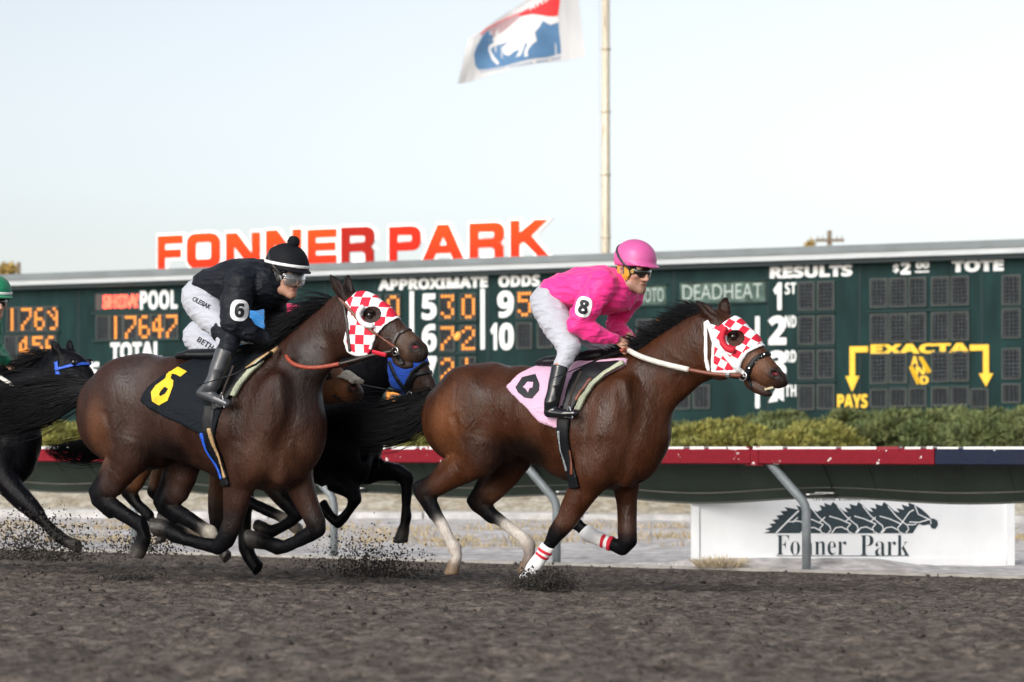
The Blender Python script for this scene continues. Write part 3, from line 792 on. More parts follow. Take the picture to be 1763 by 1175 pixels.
for i in range(26):
    a = Z(370 + i * 29.5, 690 - i * 5.2); u_, v_ = a
    if rd.random() < 0.8: 
        p, q, r2, s2 = fl(u_, v_, -0.012), fl(u_ + 0.018, v_, -0.012), fl(u_ + 0.018, v_ + 0.018, -0.012), fl(u_, v_ + 0.018, -0.012)
        mb_.add([p, q, r2, s2], [(0, 1, 2, 3)])
mb_.build("small_print", M_fblue, flag)

def leaf_cloud(mb_, c, rad, n, size, rnd, flat=0.8, hollow=0.5, dirn=None):
    for i in range(n):
        while True:
            p = Vector((rnd.uniform(-1, 1), rnd.uniform(-1, 1), rnd.uniform(-1, 1)))
            if hollow < p.length <= 1: break
        p = Vector((p.x * rad[0], p.y * rad[1], p.z * rad[2])) + Vector(c)
        d = Vector((rnd.gauss(0, 1), rnd.gauss(0, 1), rnd.gauss(0.3, 1))).normalized()
        if dirn: d = (d * 0.6 + (p - Vector(c)).normalized() * 0.8 + Vector(dirn)).normalized()
        e = d.orthogonal().normalized(); e = Matrix.Rotation(rnd.random() * 6.28, 3, d) @ e
        l = size * rnd.uniform(0.6, 1.4); w = l * 0.42
        mb_.add([p - e * w * .5, p + e * w * .5, p + d * l * .7 + e * w * .35, p + d * l, p + d * l * .7 - e * w * .35], [(0, 1, 2, 3, 4)])
def far_tree(px, Y, ztop, rw, label, seed, m):
    rnd = random.Random(seed)
    x = (px - 881.5) * Y / FPX
    t = empty("tree", (x, Y, -0.1)); tag(t, label, "tree")
    mb_ = MB(); mb_.tube([(0, 0, 0), (0.05, 0, ztop * .5), (0.1, 0.1, ztop * .85)], [0.28, 0.18, 0.05], 8)
    for k in range(6):
        a = k * 1.1; mb_.tube([(0.03, 0, ztop * .45 + k * .25), (math.cos(a) * rw * .6, math.sin(a) * rw * .6, ztop * .7 + k * .15)], [0.09, 0.03], 6)
    mb_.build("trunk", M_bark, t)
    mb_ = MB()
    for k in range(16):
        a = rnd.random() * 6.28; r_ = rw * math.sqrt(rnd.random()) * 0.75
        z = ztop * (0.5 + 0.46 * rnd.random() * (1 - 0.35 * r_ / rw))
        leaf_cloud(mb_, (math.cos(a) * r_, math.sin(a) * r_, z), (rw * .38, rw * .38, ztop * .07 + .15), 420, 0.22, rnd, hollow=0.3)
    leaf_cloud(mb_, (0, 0, ztop - 0.35), (rw * .3, rw * .3, .35), 300, 0.2, rnd, hollow=0.2)
    mb_.build("crown", m, t)
M_bark = mat("bark", (0.20, 0.15, 0.105), 0.9, var=0.3, vscale=6)
M_leafA = mat("autumn_leaves", (0.42, 0.29, 0.085), 0.8, var=0.4, vscale=1.5)
M_leafB = mat("olive_leaves", (0.09, 0.09, 0.03), 0.8, var=0.4, vscale=1.5)
def zt_(py, Y): return H - (py - HOR) * Y / FPX
far_tree(14, 84.0, zt_(455, 84) + 0.1, 1.15, "bushy golden tree top showing over the low end of the tote board roof", 3, M_leafA)
far_tree(1394, 92.0, zt_(411, 92), 0.45, "small golden tree top poking over the roof beside the utility pole", 5, M_leafA)
up = empty("utility_pole", tuple(Vector(((1428 - 881.5) * 95 / FPX, 95, -0.1)))); tag(up, "wooden utility pole with crossarms beyond the tote board roof", "utility pole")
zt2 = zt_(393, 95)
mb_ = MB(); mb_.tube([(0, 0, 0), (0, 0, zt2)], [0.15, 0.10], 10); mb_.build("pole", M_bark, up, True)
mb_ = MB(); mb_.box((0, -0.1, zt2 - 0.42), (1.2, 0.1, 0.12)); mb_.build("crossarm", M_bark, up)
mb_ = MB()
for x in (-0.5, -0.3, 0.3, 0.5): mb_.tube([(x, -0.1, zt2 - 0.36), (x, -0.1, zt2 - 0.2)], [0.05, 0.03], 8)
mb_.build("insulator", mat("insulator_grey", (0.4, 0.4, 0.38), 0.4), up)
up2 = empty("utility_pole", tuple(Vector(((32 - 881.5) * 100 / FPX, 100, -0.1)))); tag(up2, "thin bare pole end rising behind the bushy tree over the roof", "utility pole")
mb_ = MB(); mb_.tube([(0, 0, 0), (0, 0, zt_(448, 100))], [0.14, 0.09], 8); mb_.build("pole", M_bark, up2, True)

# ------------------------------------------------------------------ juniper shrubs in front of the board
M_jun = [mat("juniper_gold", (0.27, 0.245, 0.055), 0.75, var=0.45, vscale=2.6, col2=(0.19, 0.20, 0.05)), mat("juniper_green", (0.10, 0.14, 0.05), 0.75, var=0.45, vscale=2.2, col2=(0.14, 0.15, 0.05))]
def shrub_mesh(seed, w, d, h):
    rnd = random.Random(seed); mb_ = MB()
    for k in range(60):
        a = rnd.random() * 6.28; r_ = math.sqrt(rnd.random()) * 0.85
        x, y = math.cos(a) * r_ * w, math.sin(a) * r_ * d
        z = h * (0.35 + 0.58 * rnd.random()) * (1 - 0.35 * r_ ** 2)
        leaf_cloud(mb_, (x, y, z), (0.30, 0.26, 0.15), 330, 0.080, rnd, hollow=0.35, dirn=(0, 0, 0.35))
    for k in range(110):
        a = rnd.random() * 6.28; r_ = math.sqrt(rnd.random()) * 0.95
        x, y = math.cos(a) * r_ * w, math.sin(a) * r_ * d; z = h * (0.82 + .12 * rnd.random()) * (1 - 0.33 * r_ ** 2)
        leaf_cloud(mb_, (x, y, z), (0.10, 0.10, 0.09), 44, 0.075, rnd, hollow=0.1, dirn=(0, 0, 0.9))
    return mb_
SH = []
spec = [(1240, 37.5, 1.55, 0), (1395, 36.6, 1.50, 0), (1330, 40.0, 1.68, 1), (1560, 38.0, 1.72, 1), (1700, 37.0, 1.70, 1), (1480, 40.5, 1.72, 1), (1640, 40.0, 1.78, 1), (1120, 39.0, 1.60, 1), (1780, 39.5, 1.78, 1),
        (1000, 39.0, 1.55, 0), (880, 40.0, 1.5, 1), (760, 40.5, 1.45, 0), (650, 41.0, 1.52, 0), (540, 41.5, 1.45, 1), (430, 42, 1.45, 0), (320, 42, 1.45, 1), (210, 42.5, 1.5, 0), (110, 42.5, 1.55, 0), (10, 43, 1.5, 1)]
words8 = {1240: "golden juniper shrub just beyond the lead horse's chest", 1395: "golden juniper shrub below the finish placing numerals", 1330: "dark green juniper behind the two golden shrubs", 1560: "deep green juniper below the yellow exacta arrow",
          1700: "broad green juniper above the navy rail board", 1480: "green juniper rising under the word PAYS", 1640: "tall green juniper under the lower right bulb panels"}
words8[1780] = "green juniper at the hedge end, past the navy rail board"; words8[110] = "juniper shrub glimpsed below the sweaty bay's streaming tail"; words8[650] = "juniper shrub glimpsed between the lead horse's tail and the blue hooded horse"
words8[1640] = "tall green juniper close under the last row of bulb panels"
protos = {}
for i, (px, Y, ht, kd) in enumerate(spec):
    key = (i % 3, kd)
    x = (px - 881.5) * Y / FPX
    if key not in protos:
        mb_ = shrub_mesh(20 + i, 1.05, 0.8, 1.5)
        o = mb_.build("juniper_shrub", M_jun[kd]); protos[key] = o
    else:
        o = protos[key].copy(); COL.objects.link(o)
    o.location = (x, Y, 0.36); o.rotation_euler = (0, 0, i * 1.3); o.scale = (1, 1, (ht - 0.40) / 1.42)
    tag(o, words8.get(px, "low juniper shrub of the row in front of the tote board, mostly behind the horses"), "shrub", "juniper shrubs in front of the tote board")
# ------------------------------------------------------------------ implicit-surface modeller (smooth unions, surface nets)
def A3(p): return np.array([p[0], p[1], p[2]], float)

class Body:
    def __init__(s): s.ops = []; s.paints = []
    def _add(s, prims, k, op): s.ops.append((prims, k, op)); return s
    def chain(s, nodes, k=0.03, op='+', lat=(0, 1, 0)):
        """nodes: (point, (rh, rw), colour or None)"""
        ns = [(A3(n[0]), n[1] if hasattr(n[1], '__len__') else (n[1], n[1]), n[2] if len(n) > 2 else None) for n in nodes]
        pr = [('c', ns[i][0], ns[i + 1][0], ns[i][1], ns[i + 1][1], A3(lat), ns[i][2], ns[i + 1][2]) for i in range(len(ns) - 1)]
        return s._add(pr, k, op)
    def ell(s, c, r, k=0.03, op='+', M=None, col=None):
        r = r if hasattr(r, '__len__') else (r, r, r)
        return s._add([('e', A3(c), np.array(r, float), np.eye(3) if M is None else np.array(M, float), col)], k, op)
    def paint(s, c, r, col, soft=0.25, amt=1.0, M=None):
        r = r if hasattr(r, '__len__') else (r, r, r)
        s.paints.append((A3(c), np.array(r, float), np.array(col, float), soft, amt, np.eye(3) if M is None else np.array(M, float))); return s
    @staticmethod
    def bbox(p):
        if p[0] == 'c':
            m = max(*p[3], *p[4]); return np.minimum(p[1], p[2]) - m, np.maximum(p[1], p[2]) + m
        m = np.sqrt((p[3].T ** 2) @ (p[2] ** 2)); return p[1] - m, p[1] + m
    @staticmethod
    def dist(p, X, Y, Z):
        if p[0] == 'c':
            _, A, B, ra, rb, L, _, _ = p
            ab = B - A; l2 = max(float(ab @ ab), 1e-9)
            dx, dy, dz = X - A[0], Y - A[1], Z - A[2]
            t = np.clip((dx * ab[0] + dy * ab[1] + dz * ab[2]) / l2, 0, 1)
            qx = dx - t * ab[0]; qy = dy - t * ab[1]; qz = dz - t * ab[2]
            rh = ra[0] + t * (rb[0] - ra[0]); rw = ra[1] + t * (rb[1] - ra[1])
            ql2 = (qx * L[0] + qy * L[1] + qz * L[2]) ** 2
            qr2 = np.maximum(qx * qx + qy * qy + qz * qz - ql2, 0)
            a = ql2 / rw ** 2; b = qr2 / rh ** 2
            k0 = np.sqrt(a + b); k1 = np.sqrt(a / rw ** 2 + b / rh ** 2) + 1e-9
            return k0 * (k0 - 1) / k1
        _, C, r, M, _ = p
        dx, dy, dz = X - C[0], Y - C[1], Z - C[2]
        u = [(M[i, 0] * dx + M[i, 1] * dy + M[i, 2] * dz) for i in range(3)]
        a = sum((u[i] / r[i]) ** 2 for i in range(3)); b = sum((u[i] / r[i] ** 2) ** 2 for i in range(3))
        k0 = np.sqrt(a); return k0 * (k0 - 1) / (np.sqrt(b) + 1e-9)
    def bounds(s, pad=0.03):
        lo = np.full(3, 1e9); hi = -lo
        for pr, k, op in s.ops:
            if op == '+':
                for p in pr:
                    a, b = s.bbox(p); lo = np.minimum(lo, a); hi = np.maximum(hi, b)
        return lo - pad, hi + pad
    def field(s, lo, hi, h, margin=0.05):
        n = np.ceil((hi - lo) / h).astype(int) + 1
        ax = [(lo[i] + h * np.arange(n[i])).astype(np.float32) for i in range(3)]
        V = np.full(n, 0.3, np.float32)
        for pr, k, op in s.ops:
            a = np.full(3, 1e9); b = -a
            for p in pr:
                q, w = s.bbox(p); a = np.minimum(a, q); b = np.maximum(b, w)
            i0 = np.clip(np.floor((a - margin - k - lo) / h).astype(int), 0, n); i1 = np.clip(np.ceil((b + margin + k - lo) / h).astype(int) + 1, 0, n)
            if np.any(i1 <= i0): continue
            D = np.full(i1 - i0, 0.3, np.float32)
            for p in pr:
                q, w = s.bbox(p)
                j0 = np.clip(np.floor((q - margin - k - lo) / h).astype(int), i0, i1); j1 = np.clip(np.ceil((w + margin + k - lo) / h).astype(int) + 1, i0, i1)
                if np.any(j1 <= j0): continue
                d = s.dist(p, ax[0][j0[0]:j1[0], None, None], ax[1][None, j0[1]:j1[1], None], ax[2][None, None, j0[2]:j1[2]]).astype(np.float32)
                sl = tuple(slice(j0[i] - i0[i], j1[i] - i0[i]) for i in range(3))
                D[sl] = np.minimum(D[sl], d)
            sl = tuple(slice(i0[i], i1[i]) for i in range(3))
            v = V[sl]
            if op == '+':
                e = np.maximum(k - np.abs(v - D), 0) / k if k > 0 else 0
                V[sl] = np.minimum(v, D) - e * e * k * 0.25
            else:
                e = np.maximum(k - np.abs(v + D), 0) / k if k > 0 else 0
                V[sl] = np.maximum(v, -D) + e * e * k * 0.25
        return V, ax
    def colours(s, P, base):
        P = np.asarray(P, np.float32); n = len(P)
        W = np.full(n, 1e-6, np.float32); Cc = np.tile(np.array(base, np.float32) * 1e-6, (n, 1))
        for pr, k, op in s.ops:
            if op != '+': continue
            for p in pr:
                a, b = s.bbox(p); m = np.all((P > a - 0.05) & (P < b + 0.05), axis=1)
                if not m.any(): continue
                Q = P[m]; d = s.dist(p, Q[:, 0], Q[:, 1], Q[:, 2])
                w = np.exp(-np.maximum(d, -0.01) / 0.008)
                if p[0] == 'c':
                    A, B = p[1], p[2]; ab = B - A
                    t = np.clip(((Q - A) @ ab) / max(ab @ ab, 1e-9), 0, 1)[:, None]
                    cA = np.array(p[6] if p[6] is not None else base); cB = np.array(p[7] if p[7] is not None else base)
                    c = cA + t * (cB - cA)
                else: c = np.array(p[4] if p[4] is not None else base)[None]
                W[m] += w; Cc[m] += w[:, None] * c
        Cc /= W[:, None]
        for (c, r, col, soft, amt, M) in s.paints:
            d = np.sqrt((((P - c) @ M.T / r) ** 2).sum(1))
            a = np.clip((1 + soft - d) / (2 * soft), 0, 1)[:, None]; a = a * a * (3 - 2 * a) * amt
            Cc = Cc * (1 - a) + col * a
        return Cc

def nets(V, ax):
    """surface nets -> verts, quads"""
    S = V < 0
    nx, ny, nz = V.shape
    cnt = np.zeros((nx - 1, ny - 1, nz - 1), np.int8)
    for a in (0, 1):
        for b in (0, 1):
            for c in (0, 1): cnt += S[a:nx - 1 + a, b:ny - 1 + b, c:nz - 1 + c]
    I = np.argwhere((cnt > 0) & (cnt < 8))
    idx = np.full((nx - 1, ny - 1, nz - 1), -1, np.int64); idx[tuple(I.T)] = np.arange(len(I))
    val = np.empty((len(I), 2, 2, 2), np.float32)
    for a in (0, 1):
        for b in (0, 1):
            for c in (0, 1): val[:, a, b, c] = V[I[:, 0] + a, I[:, 1] + b, I[:, 2] + c]
    acc = np.zeros((len(I), 3)); num = np.zeros(len(I))
    for axis in range(3):
        o = [i for i in range(3) if i != axis]
        for a in (0, 1):
            for b in (0, 1):
                c0 = [0, 0, 0]; c0[o[0]] = a; c0[o[1]] = b; c1 = list(c0); c1[axis] = 1
                v0 = val[:, c0[0], c0[1], c0[2]]; v1 = val[:, c1[0], c1[1], c1[2]]
                m = (v0 < 0) != (v1 < 0)
                t = v0[m] / (v0[m] - v1[m])
                p = np.tile(np.array(c0, float), (m.sum(), 1)); p[:, axis] = t
                acc[m] += p; num[m] += 1
    P = I + acc / num[:, None]
    h = [float(a[1] - a[0]) for a in ax]
    P = np.stack([ax[i][0] + P[:, i] * h[i] for i in range(3)], 1)
    F = []
    for axis in range(3):
        o = [(axis + 1) % 3, (axis + 2) % 3]
        sl0 = [slice(None)] * 3; sl1 = [slice(None)] * 3
        sl0[axis] = slice(0, -1); sl1[axis] = slice(1, None)
        ch = S[tuple(sl0)] != S[tuple(sl1)]
        for k in o:
            e = [slice(None)] * 3; e[k] = slice(1, -1); ch_ = ch  # keep interior edges only
        E = np.argwhere(ch)
        m = np.ones(len(E), bool)
        for k in o: m &= (E[:, k] > 0) & (E[:, k] < V.shape[k] - 1)
        E = E[m]
        ins = S[E[:, 0], E[:, 1], E[:, 2]]
        def cell(da, db):
            q = E.copy(); q[:, o[0]] -= da; q[:, o[1]] -= db; return idx[q[:, 0], q[:, 1], q[:, 2]]
        q = np.stack([cell(1, 1), cell(0, 1), cell(0, 0), cell(1, 0)], 1)
        q[~ins] = q[~ins][:, ::-1]
        F.append(q)
    return P, np.concatenate(F)

def relax(P, F, it=2, lam=0.5):
    n = len(P)
    e = np.concatenate([F[:, [0, 1]], F[:, [1, 2]], F[:, [2, 3]], F[:, [3, 0]]])
    e = np.concatenate([e, e[:, ::-1]])
    deg = np.bincount(e[:, 0], minlength=n)[:, None]
    for k in range(it):
        for l in (lam, -lam * 1.02):
            A = np.stack([np.bincount(e[:, 0], weights=P[e[:, 1], i], minlength=n) for i in range(3)], 1) / np.maximum(deg, 1)
            P = P + l * (A - P)
    return P

def vnormals(P, F):
    n = np.cross(P[F[:, 2]] - P[F[:, 0]], P[F[:, 3]] - P[F[:, 1]])
    N = np.zeros_like(P)
    for k in range(4):
        for i in range(3): N[:, i] += np.bincount(F[:, k], weights=n[:, i], minlength=len(P))
    return N / (np.linalg.norm(N, axis=1)[:, None] + 1e-12)

def quad_obj(name, P, F, m, parent=None, cols=None, smooth=True):
    me = bpy.data.meshes.new(name)
    me.vertices.add(len(P)); me.vertices.foreach_set("co", np.asarray(P, np.float32).ravel())
    me.loops.add(F.size); me.loops.foreach_set("vertex_index", F.astype(np.int32).ravel())
    me.polygons.add(len(F)); me.polygons.foreach_set("loop_start", np.arange(0, F.size, 4, dtype=np.int32)); me.polygons.foreach_set("loop_total", np.full(len(F), 4, np.int32))
    me.polygons.foreach_set("use_smooth", np.full(len(F), smooth))
    if cols is not None:
        a = me.color_attributes.new("Col", 'FLOAT_COLOR', 'POINT')
        c4 = np.ones((len(P), 4), np.float32); c4[:, :3] = np.clip(cols, 0, 1); a.data.foreach_set("color", c4.ravel())
    me.update(); me.validate()
    me.materials.append(m)
    o = bpy.data.objects.new(name, me); COL.objects.link(o)
    if parent: o.parent = parent
    return o

def n3(P, f, s=0):
    """cheap 3-D value noise from three 2-D slices"""
    return (vnoise(P[:, 0] * f[0] + P[:, 1] * f[1] * .7, P[:, 2] * f[2] + P[:, 1] * f[1] * .4, s) + vnoise(P[:, 1] * f[1], P[:, 2] * f[2] + P[:, 0] * f[0] * .3, s + 3)) * 0.5

def solid(name, body, h, m, parent=None, base=None, cut=None, box=None, it=2, disp=None):
    """mesh a Body; cut(V, X, Y, Z) may trim the field; disp(P, N) -> offset along normals"""
    lo, hi = body.bounds() if box is None else (np.array(box[0], float), np.array(box[1], float))
    V, ax = body.field(lo, hi, h)
    if cut is not None:
        V = cut(V, ax[0][:, None, None], ax[1][None, :, None], ax[2][None, None, :]).astype(np.float32)
    V[0] = V[-1] = 0.1; V[:, 0] = V[:, -1] = 0.1; V[:, :, 0] = V[:, :, -1] = 0.1
    P, F = nets(V, ax)
    P = relax(P, F, it)
    cols = body.colours(P, base) if base is not None else None
    if disp is not None:
        N = vnormals(P, F); P = P + N * disp(P, N)[:, None]
    return quad_obj(name, P, F, m, parent, cols)

def polysdf(loops, U, Z):
    """signed distance (even-odd) to closed 2-D loops; U, Z broadcastable"""
    U, Z = np.broadcast_arrays(U, Z)
    d = np.full(U.shape, 1e9); ins = np.zeros(U.shape, bool)
    for L in loops:
        n = len(L)
        for i in range(n):
            a = L[i]; b = L[(i + 1) % n]
            ex, ez = b[0] - a[0], b[1] - a[1]
            wx, wz = U - a[0], Z - a[1]
            t = np.clip((wx * ex + wz * ez) / max(ex * ex + ez * ez, 1e-12), 0, 1)
            d = np.minimum(d, (wx - t * ex) ** 2 + (wz - t * ez) ** 2)
            if abs(ez) > 1e-12:
                ins ^= ((a[1] > Z) != (b[1] > Z)) & (U < ex * (Z - a[1]) / ez + a[0])
    d = np.sqrt(d); return np.where(ins, -d, d)

class Frame:
    """a vertical plane through a ground point, heading turned towards the camera by th; local x forward, y away, z up"""
    def __init__(s, px, Y, th):
        s.th = R(th); s.o = Vector(((px - 881.5) * Y / FPX, Y, 0.0)); s.Y = Y
        s.F = Vector((math.cos(s.th), -math.sin(s.th), 0)); s.L = Vector((math.sin(s.th), math.cos(s.th), 0)); s.sc = FPX / Y
    def p(s, px, py, y=0.0):
        d = Vector(((px - 881.5) / FPX, 1.0, (HOR - py) / FPX)); c = Vector((0, 0, H))
        t = (y - (c - s.o).dot(s.L)) / d.dot(s.L)
        w = c + d * t - s.o
        return np.array([w.dot(s.F), y, w.z])
    def loc(s, w): w = Vector(w) - s.o; return Vector((w.dot(s.F), w.dot(s.L), w.z))
    def cam(s): return s.loc((0, 0, H))
    def pix(s, q):
        w = s.o + s.F * q[0] + s.L * q[1] + Vector((0, 0, q[2])); return 881.5 + w.x * FPX / w.y, HOR - (w.z - H) * FPX / w.y
    def place(s, o):
        o.location = s.o; o.rotation_euler = (0, 0, -s.th); return o

from mathutils.bvhtree import BVHTree
def bvh_of(o):
    me = o.data
    return BVHTree.FromPolygons([tuple(v.co) for v in me.vertices], [tuple(p.vertices) for p in me.polygons])
def decal(name, F, loops_px, target, m, off=0.003, maxe=3.0, tris=None, parent=None, th=0.0025):
    """a thin cloth patch lying on a surface, outlined from the photo and laid on the mesh along the line of sight"""
    bv = target if isinstance(target, BVHTree) else bvh_of(target)
    v, f = tris if tris else fill(loops_px)
    bm = bmesh.new(); q = [bm.verts.new((a, b, 0)) for a, b in v]
    for t in f:
        try: bm.faces.new([q[i] for i in t])
        except ValueError: pass
    for _ in range(5):
        ed = [e for e in bm.edges if e.calc_length() > maxe]
        if not ed: break
        bmesh.ops.subdivide_edges(bm, edges=ed, cuts=1); bmesh.ops.triangulate(bm, faces=bm.faces)
    bm.verts.index_update()
    c = F.cam(); top = []; bot = []
    last = None; hits = []
    for w in bm.verts:
        a = Vector(F.p(w.co.x, w.co.y, 0)); d = (a - c).normalized()
        h = bv.ray_cast(c, d); hits.append((h[0], h[1], d))
    ok = [i for i, h in enumerate(hits) if h[0] is not None]
    for i, (p, n, d) in enumerate(hits):
        if p is None: top.append(None); bot.append(None); continue
        if n.dot(d) > 0: n = -n
        top.append(p + n * off); bot.append(p + n * (off - th))
    fs = [tuple(x.index for x in p.verts) for p in bm.faces]
    fs = [t for t in fs if all(top[i] is not None for i in t)]
    bm.free()
    use = sorted({i for t in fs for i in t}); mp = {i: k for k, i in enumerate(use)}
    n = len(use); vs = [top[i] for i in use] + [bot[i] for i in use]
    f2 = [tuple(mp[i] for i in t) for t in fs]
    allf = list(f2) + [tuple(i + n for i in reversed(t)) for t in f2]
    es = {(t[i], t[(i + 1) % 3]) for t in f2 for i in range(3)}
    for (a, b) in es:
        if (b, a) not in es: allf.append((b, a, a + n, b + n))
    o = mesh_obj(name, vs, allf, m, parent, smooth=False)
    fix_normals(o)
    return o
def text_px(s, a, b, hgt, style='sans', off=0.0):
    """triangles of a word along the photo line a->b (baseline) with cap height hgt px"""
    uv, f, asp = text_tris(s, style, off)
    dx, dy = b[0] - a[0], b[1] - a[1]; l = math.hypot(dx, dy); nx, ny = dy / l, -dx / l
    return [(a[0] + u * dx + v * nx * hgt, a[1] + u * dy + v * ny * hgt) for u, v in uv], f
def decal_text(name, F, s, a, b, hgt, target, m, style='sans', off=0.003, fo=0.0, parent=None):
    return decal(name, F, None, target, m, off, 3.0, text_px(s, a, b, hgt, style, fo), parent)

def strands(name, roots, dirs, length, m, parent, rnd, segs=7, r=0.003, grav=0.25, wave=0.03, wind=(0, 0, 0), clump=None, sides=3):
    """hair: tapered tubes; roots/dirs lists of Vectors"""
    V = []; Fq = []
    for p, d in zip(roots, dirs):
        L = length * rnd.uniform(0.65, 1.1); v = Vector(d).normalized(); q = Vector(p); st = L / segs
        a1, a2 = rnd.random() * 6.28, rnd.random() * 6.28; base = len(V)
        for i in range(segs + 1):
            t = i / segs
            rr_ = r * (1 - 0.85 * t) * (0.7 + 0.6 * rnd.random() if i == 0 else 1)
            o1 = v.orthogonal().normalized(); o2 = v.cross(o1)
            for k in range(sides):
                a = 6.283 * k / sides; V.append(q + (o1 * math.cos(a) + o2 * math.sin(a)) * rr_)
            v = (v + Vector(wind) * (st * 2) + Vector((0, 0, -1)) * grav * st * 2 + Vector((math.sin(a1 + t * 5) * wave, math.sin(a2 + t * 6) * wave, math.cos(a1 + t * 4) * wave))).normalized()
            q = q + v * st
        for i in range(segs):
            for k in range(sides):
                k2 = (k + 1) % sides; Fq.append((base + i * sides + k, base + i * sides + k2, base + (i + 1) * sides + k2, base + (i + 1) * sides + k))
    return mesh_obj(name, V, Fq, m, parent, True)
# ------------------------------------------------------------------ horses
def coat_mat(name, rough=0.42, tint=1.0):
    m = bpy.data.materials.new(name); m.use_nodes = True; t = m.node_tree; b = t.nodes["Principled BSDF"]
    a = nd(m, "ShaderNodeAttribute"); a.attribute_name = "Col"
    tc = nd(m, "ShaderNodeTexCoord")
    mp = nd(m, "ShaderNodeMapping"); mp.inputs["Scale"].default_value = (1, 1, 0.45); mp.inputs["Rotation"].default_value = (0, 0.5, 0)
    t.links.new(tc.outputs["Object"], mp.inputs[0])
    n1 = nd(m, "ShaderNodeTexNoise", Scale=9.0, Detail=5.0); n2 = nd(m, "ShaderNodeTexNoise", Scale=95.0, Detail=3.0)
    for n in (n1, n2): t.links.new(mp.outputs[0], n.inputs["Vector"])
    m1 = nd(m, "ShaderNodeMapRange"); m1.inputs[1].default_value = .3; m1.inputs[2].default_value = .7; m1.inputs[3].default_value = 0.72; m1.inputs[4].default_value = 1.28
    m2 = nd(m, "ShaderNodeMapRange"); m2.inputs[1].default_value = .3; m2.inputs[2].default_value = .7; m2.inputs[3].default_value = 0.82; m2.inputs[4].default_value = 1.18
    t.links.new(n1.outputs["Fac"], m1.inputs[0]); t.links.new(n2.outputs["Fac"], m2.inputs[0])
    mu = nd(m, "ShaderNodeMath", operation='MULTIPLY'); t.links.new(m1.outputs[0], mu.inputs[0]); t.links.new(m2.outputs[0], mu.inputs[1])
    sc = nd(m, "ShaderNodeVectorMath", operation='SCALE'); t.links.new(a.outputs["Color"], sc.inputs[0]); t.links.new(mu.outputs[0], sc.inputs["Scale"])
    t.links.new(sc.outputs[0], b.inputs["Base Color"])
    bw = nd(m, "ShaderNodeRGBToBW"); t.links.new(a.outputs["Color"], bw.inputs[0])
    sp = nd(m, "ShaderNodeMapRange"); sp.inputs[1].default_value = .004; sp.inputs[2].default_value = .03; sp.inputs[3].default_value = .07; sp.inputs[4].default_value = .26
    t.links.new(bw.outputs[0], sp.inputs[0]); t.links.new(sp.outputs[0], b.inputs["Specular IOR Level"])
    r = nd(m, "ShaderNodeMapRange"); r.inputs[1].default_value = .35; r.inputs[2].default_value = .65; r.inputs[3].default_value = rough - .14; r.inputs[4].default_value = rough + .16
    t.links.new(n1.outputs["Fac"], r.inputs[0]); t.links.new(r.outputs[0], b.inputs["Roughness"])
    b.inputs["Specular IOR Level"].default_value = 0.22
    bp = nd(m, "ShaderNodeBump", Strength=0.45, Distance=0.009); t.links.new(n2.outputs["Fac"], bp.inputs["Height"])
    n5 = nd(m, "ShaderNodeTexNoise", Scale=16.0, Detail=3.0); t.links.new(mp.outputs[0], n5.inputs["Vector"])
    bp2 = nd(m, "ShaderNodeBump", Strength=0.2, Distance=0.028); t.links.new(n5.outputs["Fac"], bp2.inputs["Height"]); t.links.new(bp.outputs[0], bp2.inputs["Normal"])
    t.links.new(bp2.outputs[0], b.inputs["Normal"])
    return m
M_coat = coat_mat("horse_coat")
M_coatb = coat_mat("black_horse_coat", 0.34)
M_hair = mat("black_horse_hair", (0.0045, 0.0045, 0.006), 0.5, spec=0.18, var=0.3, vscale=30)
M_eye = mat("dark_eye", (0.010, 0.006, 0.004), 0.06, coat=0.5)
M_leather = mat("brown_leather", (0.16, 0.045, 0.022), 0.42, var=0.2, vscale=20)
M_dleather = mat("dark_leather", (0.028, 0.018, 0.016), 0.4, var=0.2, vscale=20)
M_black = mat("black_leather", (0.006, 0.007, 0.009), 0.45, spec=0.25, var=0.2, vscale=20)
M_steel = mat("steel", (0.55, 0.56, 0.58), 0.25, metal=0.9)
M_whitecl = mat("white_cloth", (0.78, 0.78, 0.79), 0.75, var=0.06, vscale=12, bump=0.3, bscale=60)
M_redcl = mat("red_cloth", (0.55, 0.008, 0.03), 0.7, var=0.1, vscale=12)
M_teeth = mat("teeth", (0.55, 0.45, 0.28), 0.4)

def hdisp(P, N):
    a = (n3(P, (9, 9, 7), 5) - 0.5) * 0.013
    r = n3(P, (7, 7, 3.2), 15); v = np.exp(-((r - 0.5) / 0.035) ** 2) * 0.0013      # veins and muscle seams
    r2 = n3(P, (13, 10, 6), 27); g = np.exp(-((r2 - 0.47) / 0.05) ** 2) * -0.0016
    return a + v + g + (n3(P, (26, 26, 16), 9) - 0.5) * 0.004
def pair(F, a, b, w, y=0.0):
    """section given by its top and bottom photo points -> node"""
    A = F.p(*a, y); B = F.p(*b, y)
    return ((A + B) / 2, (np.linalg.norm(A - B) / 2, w))

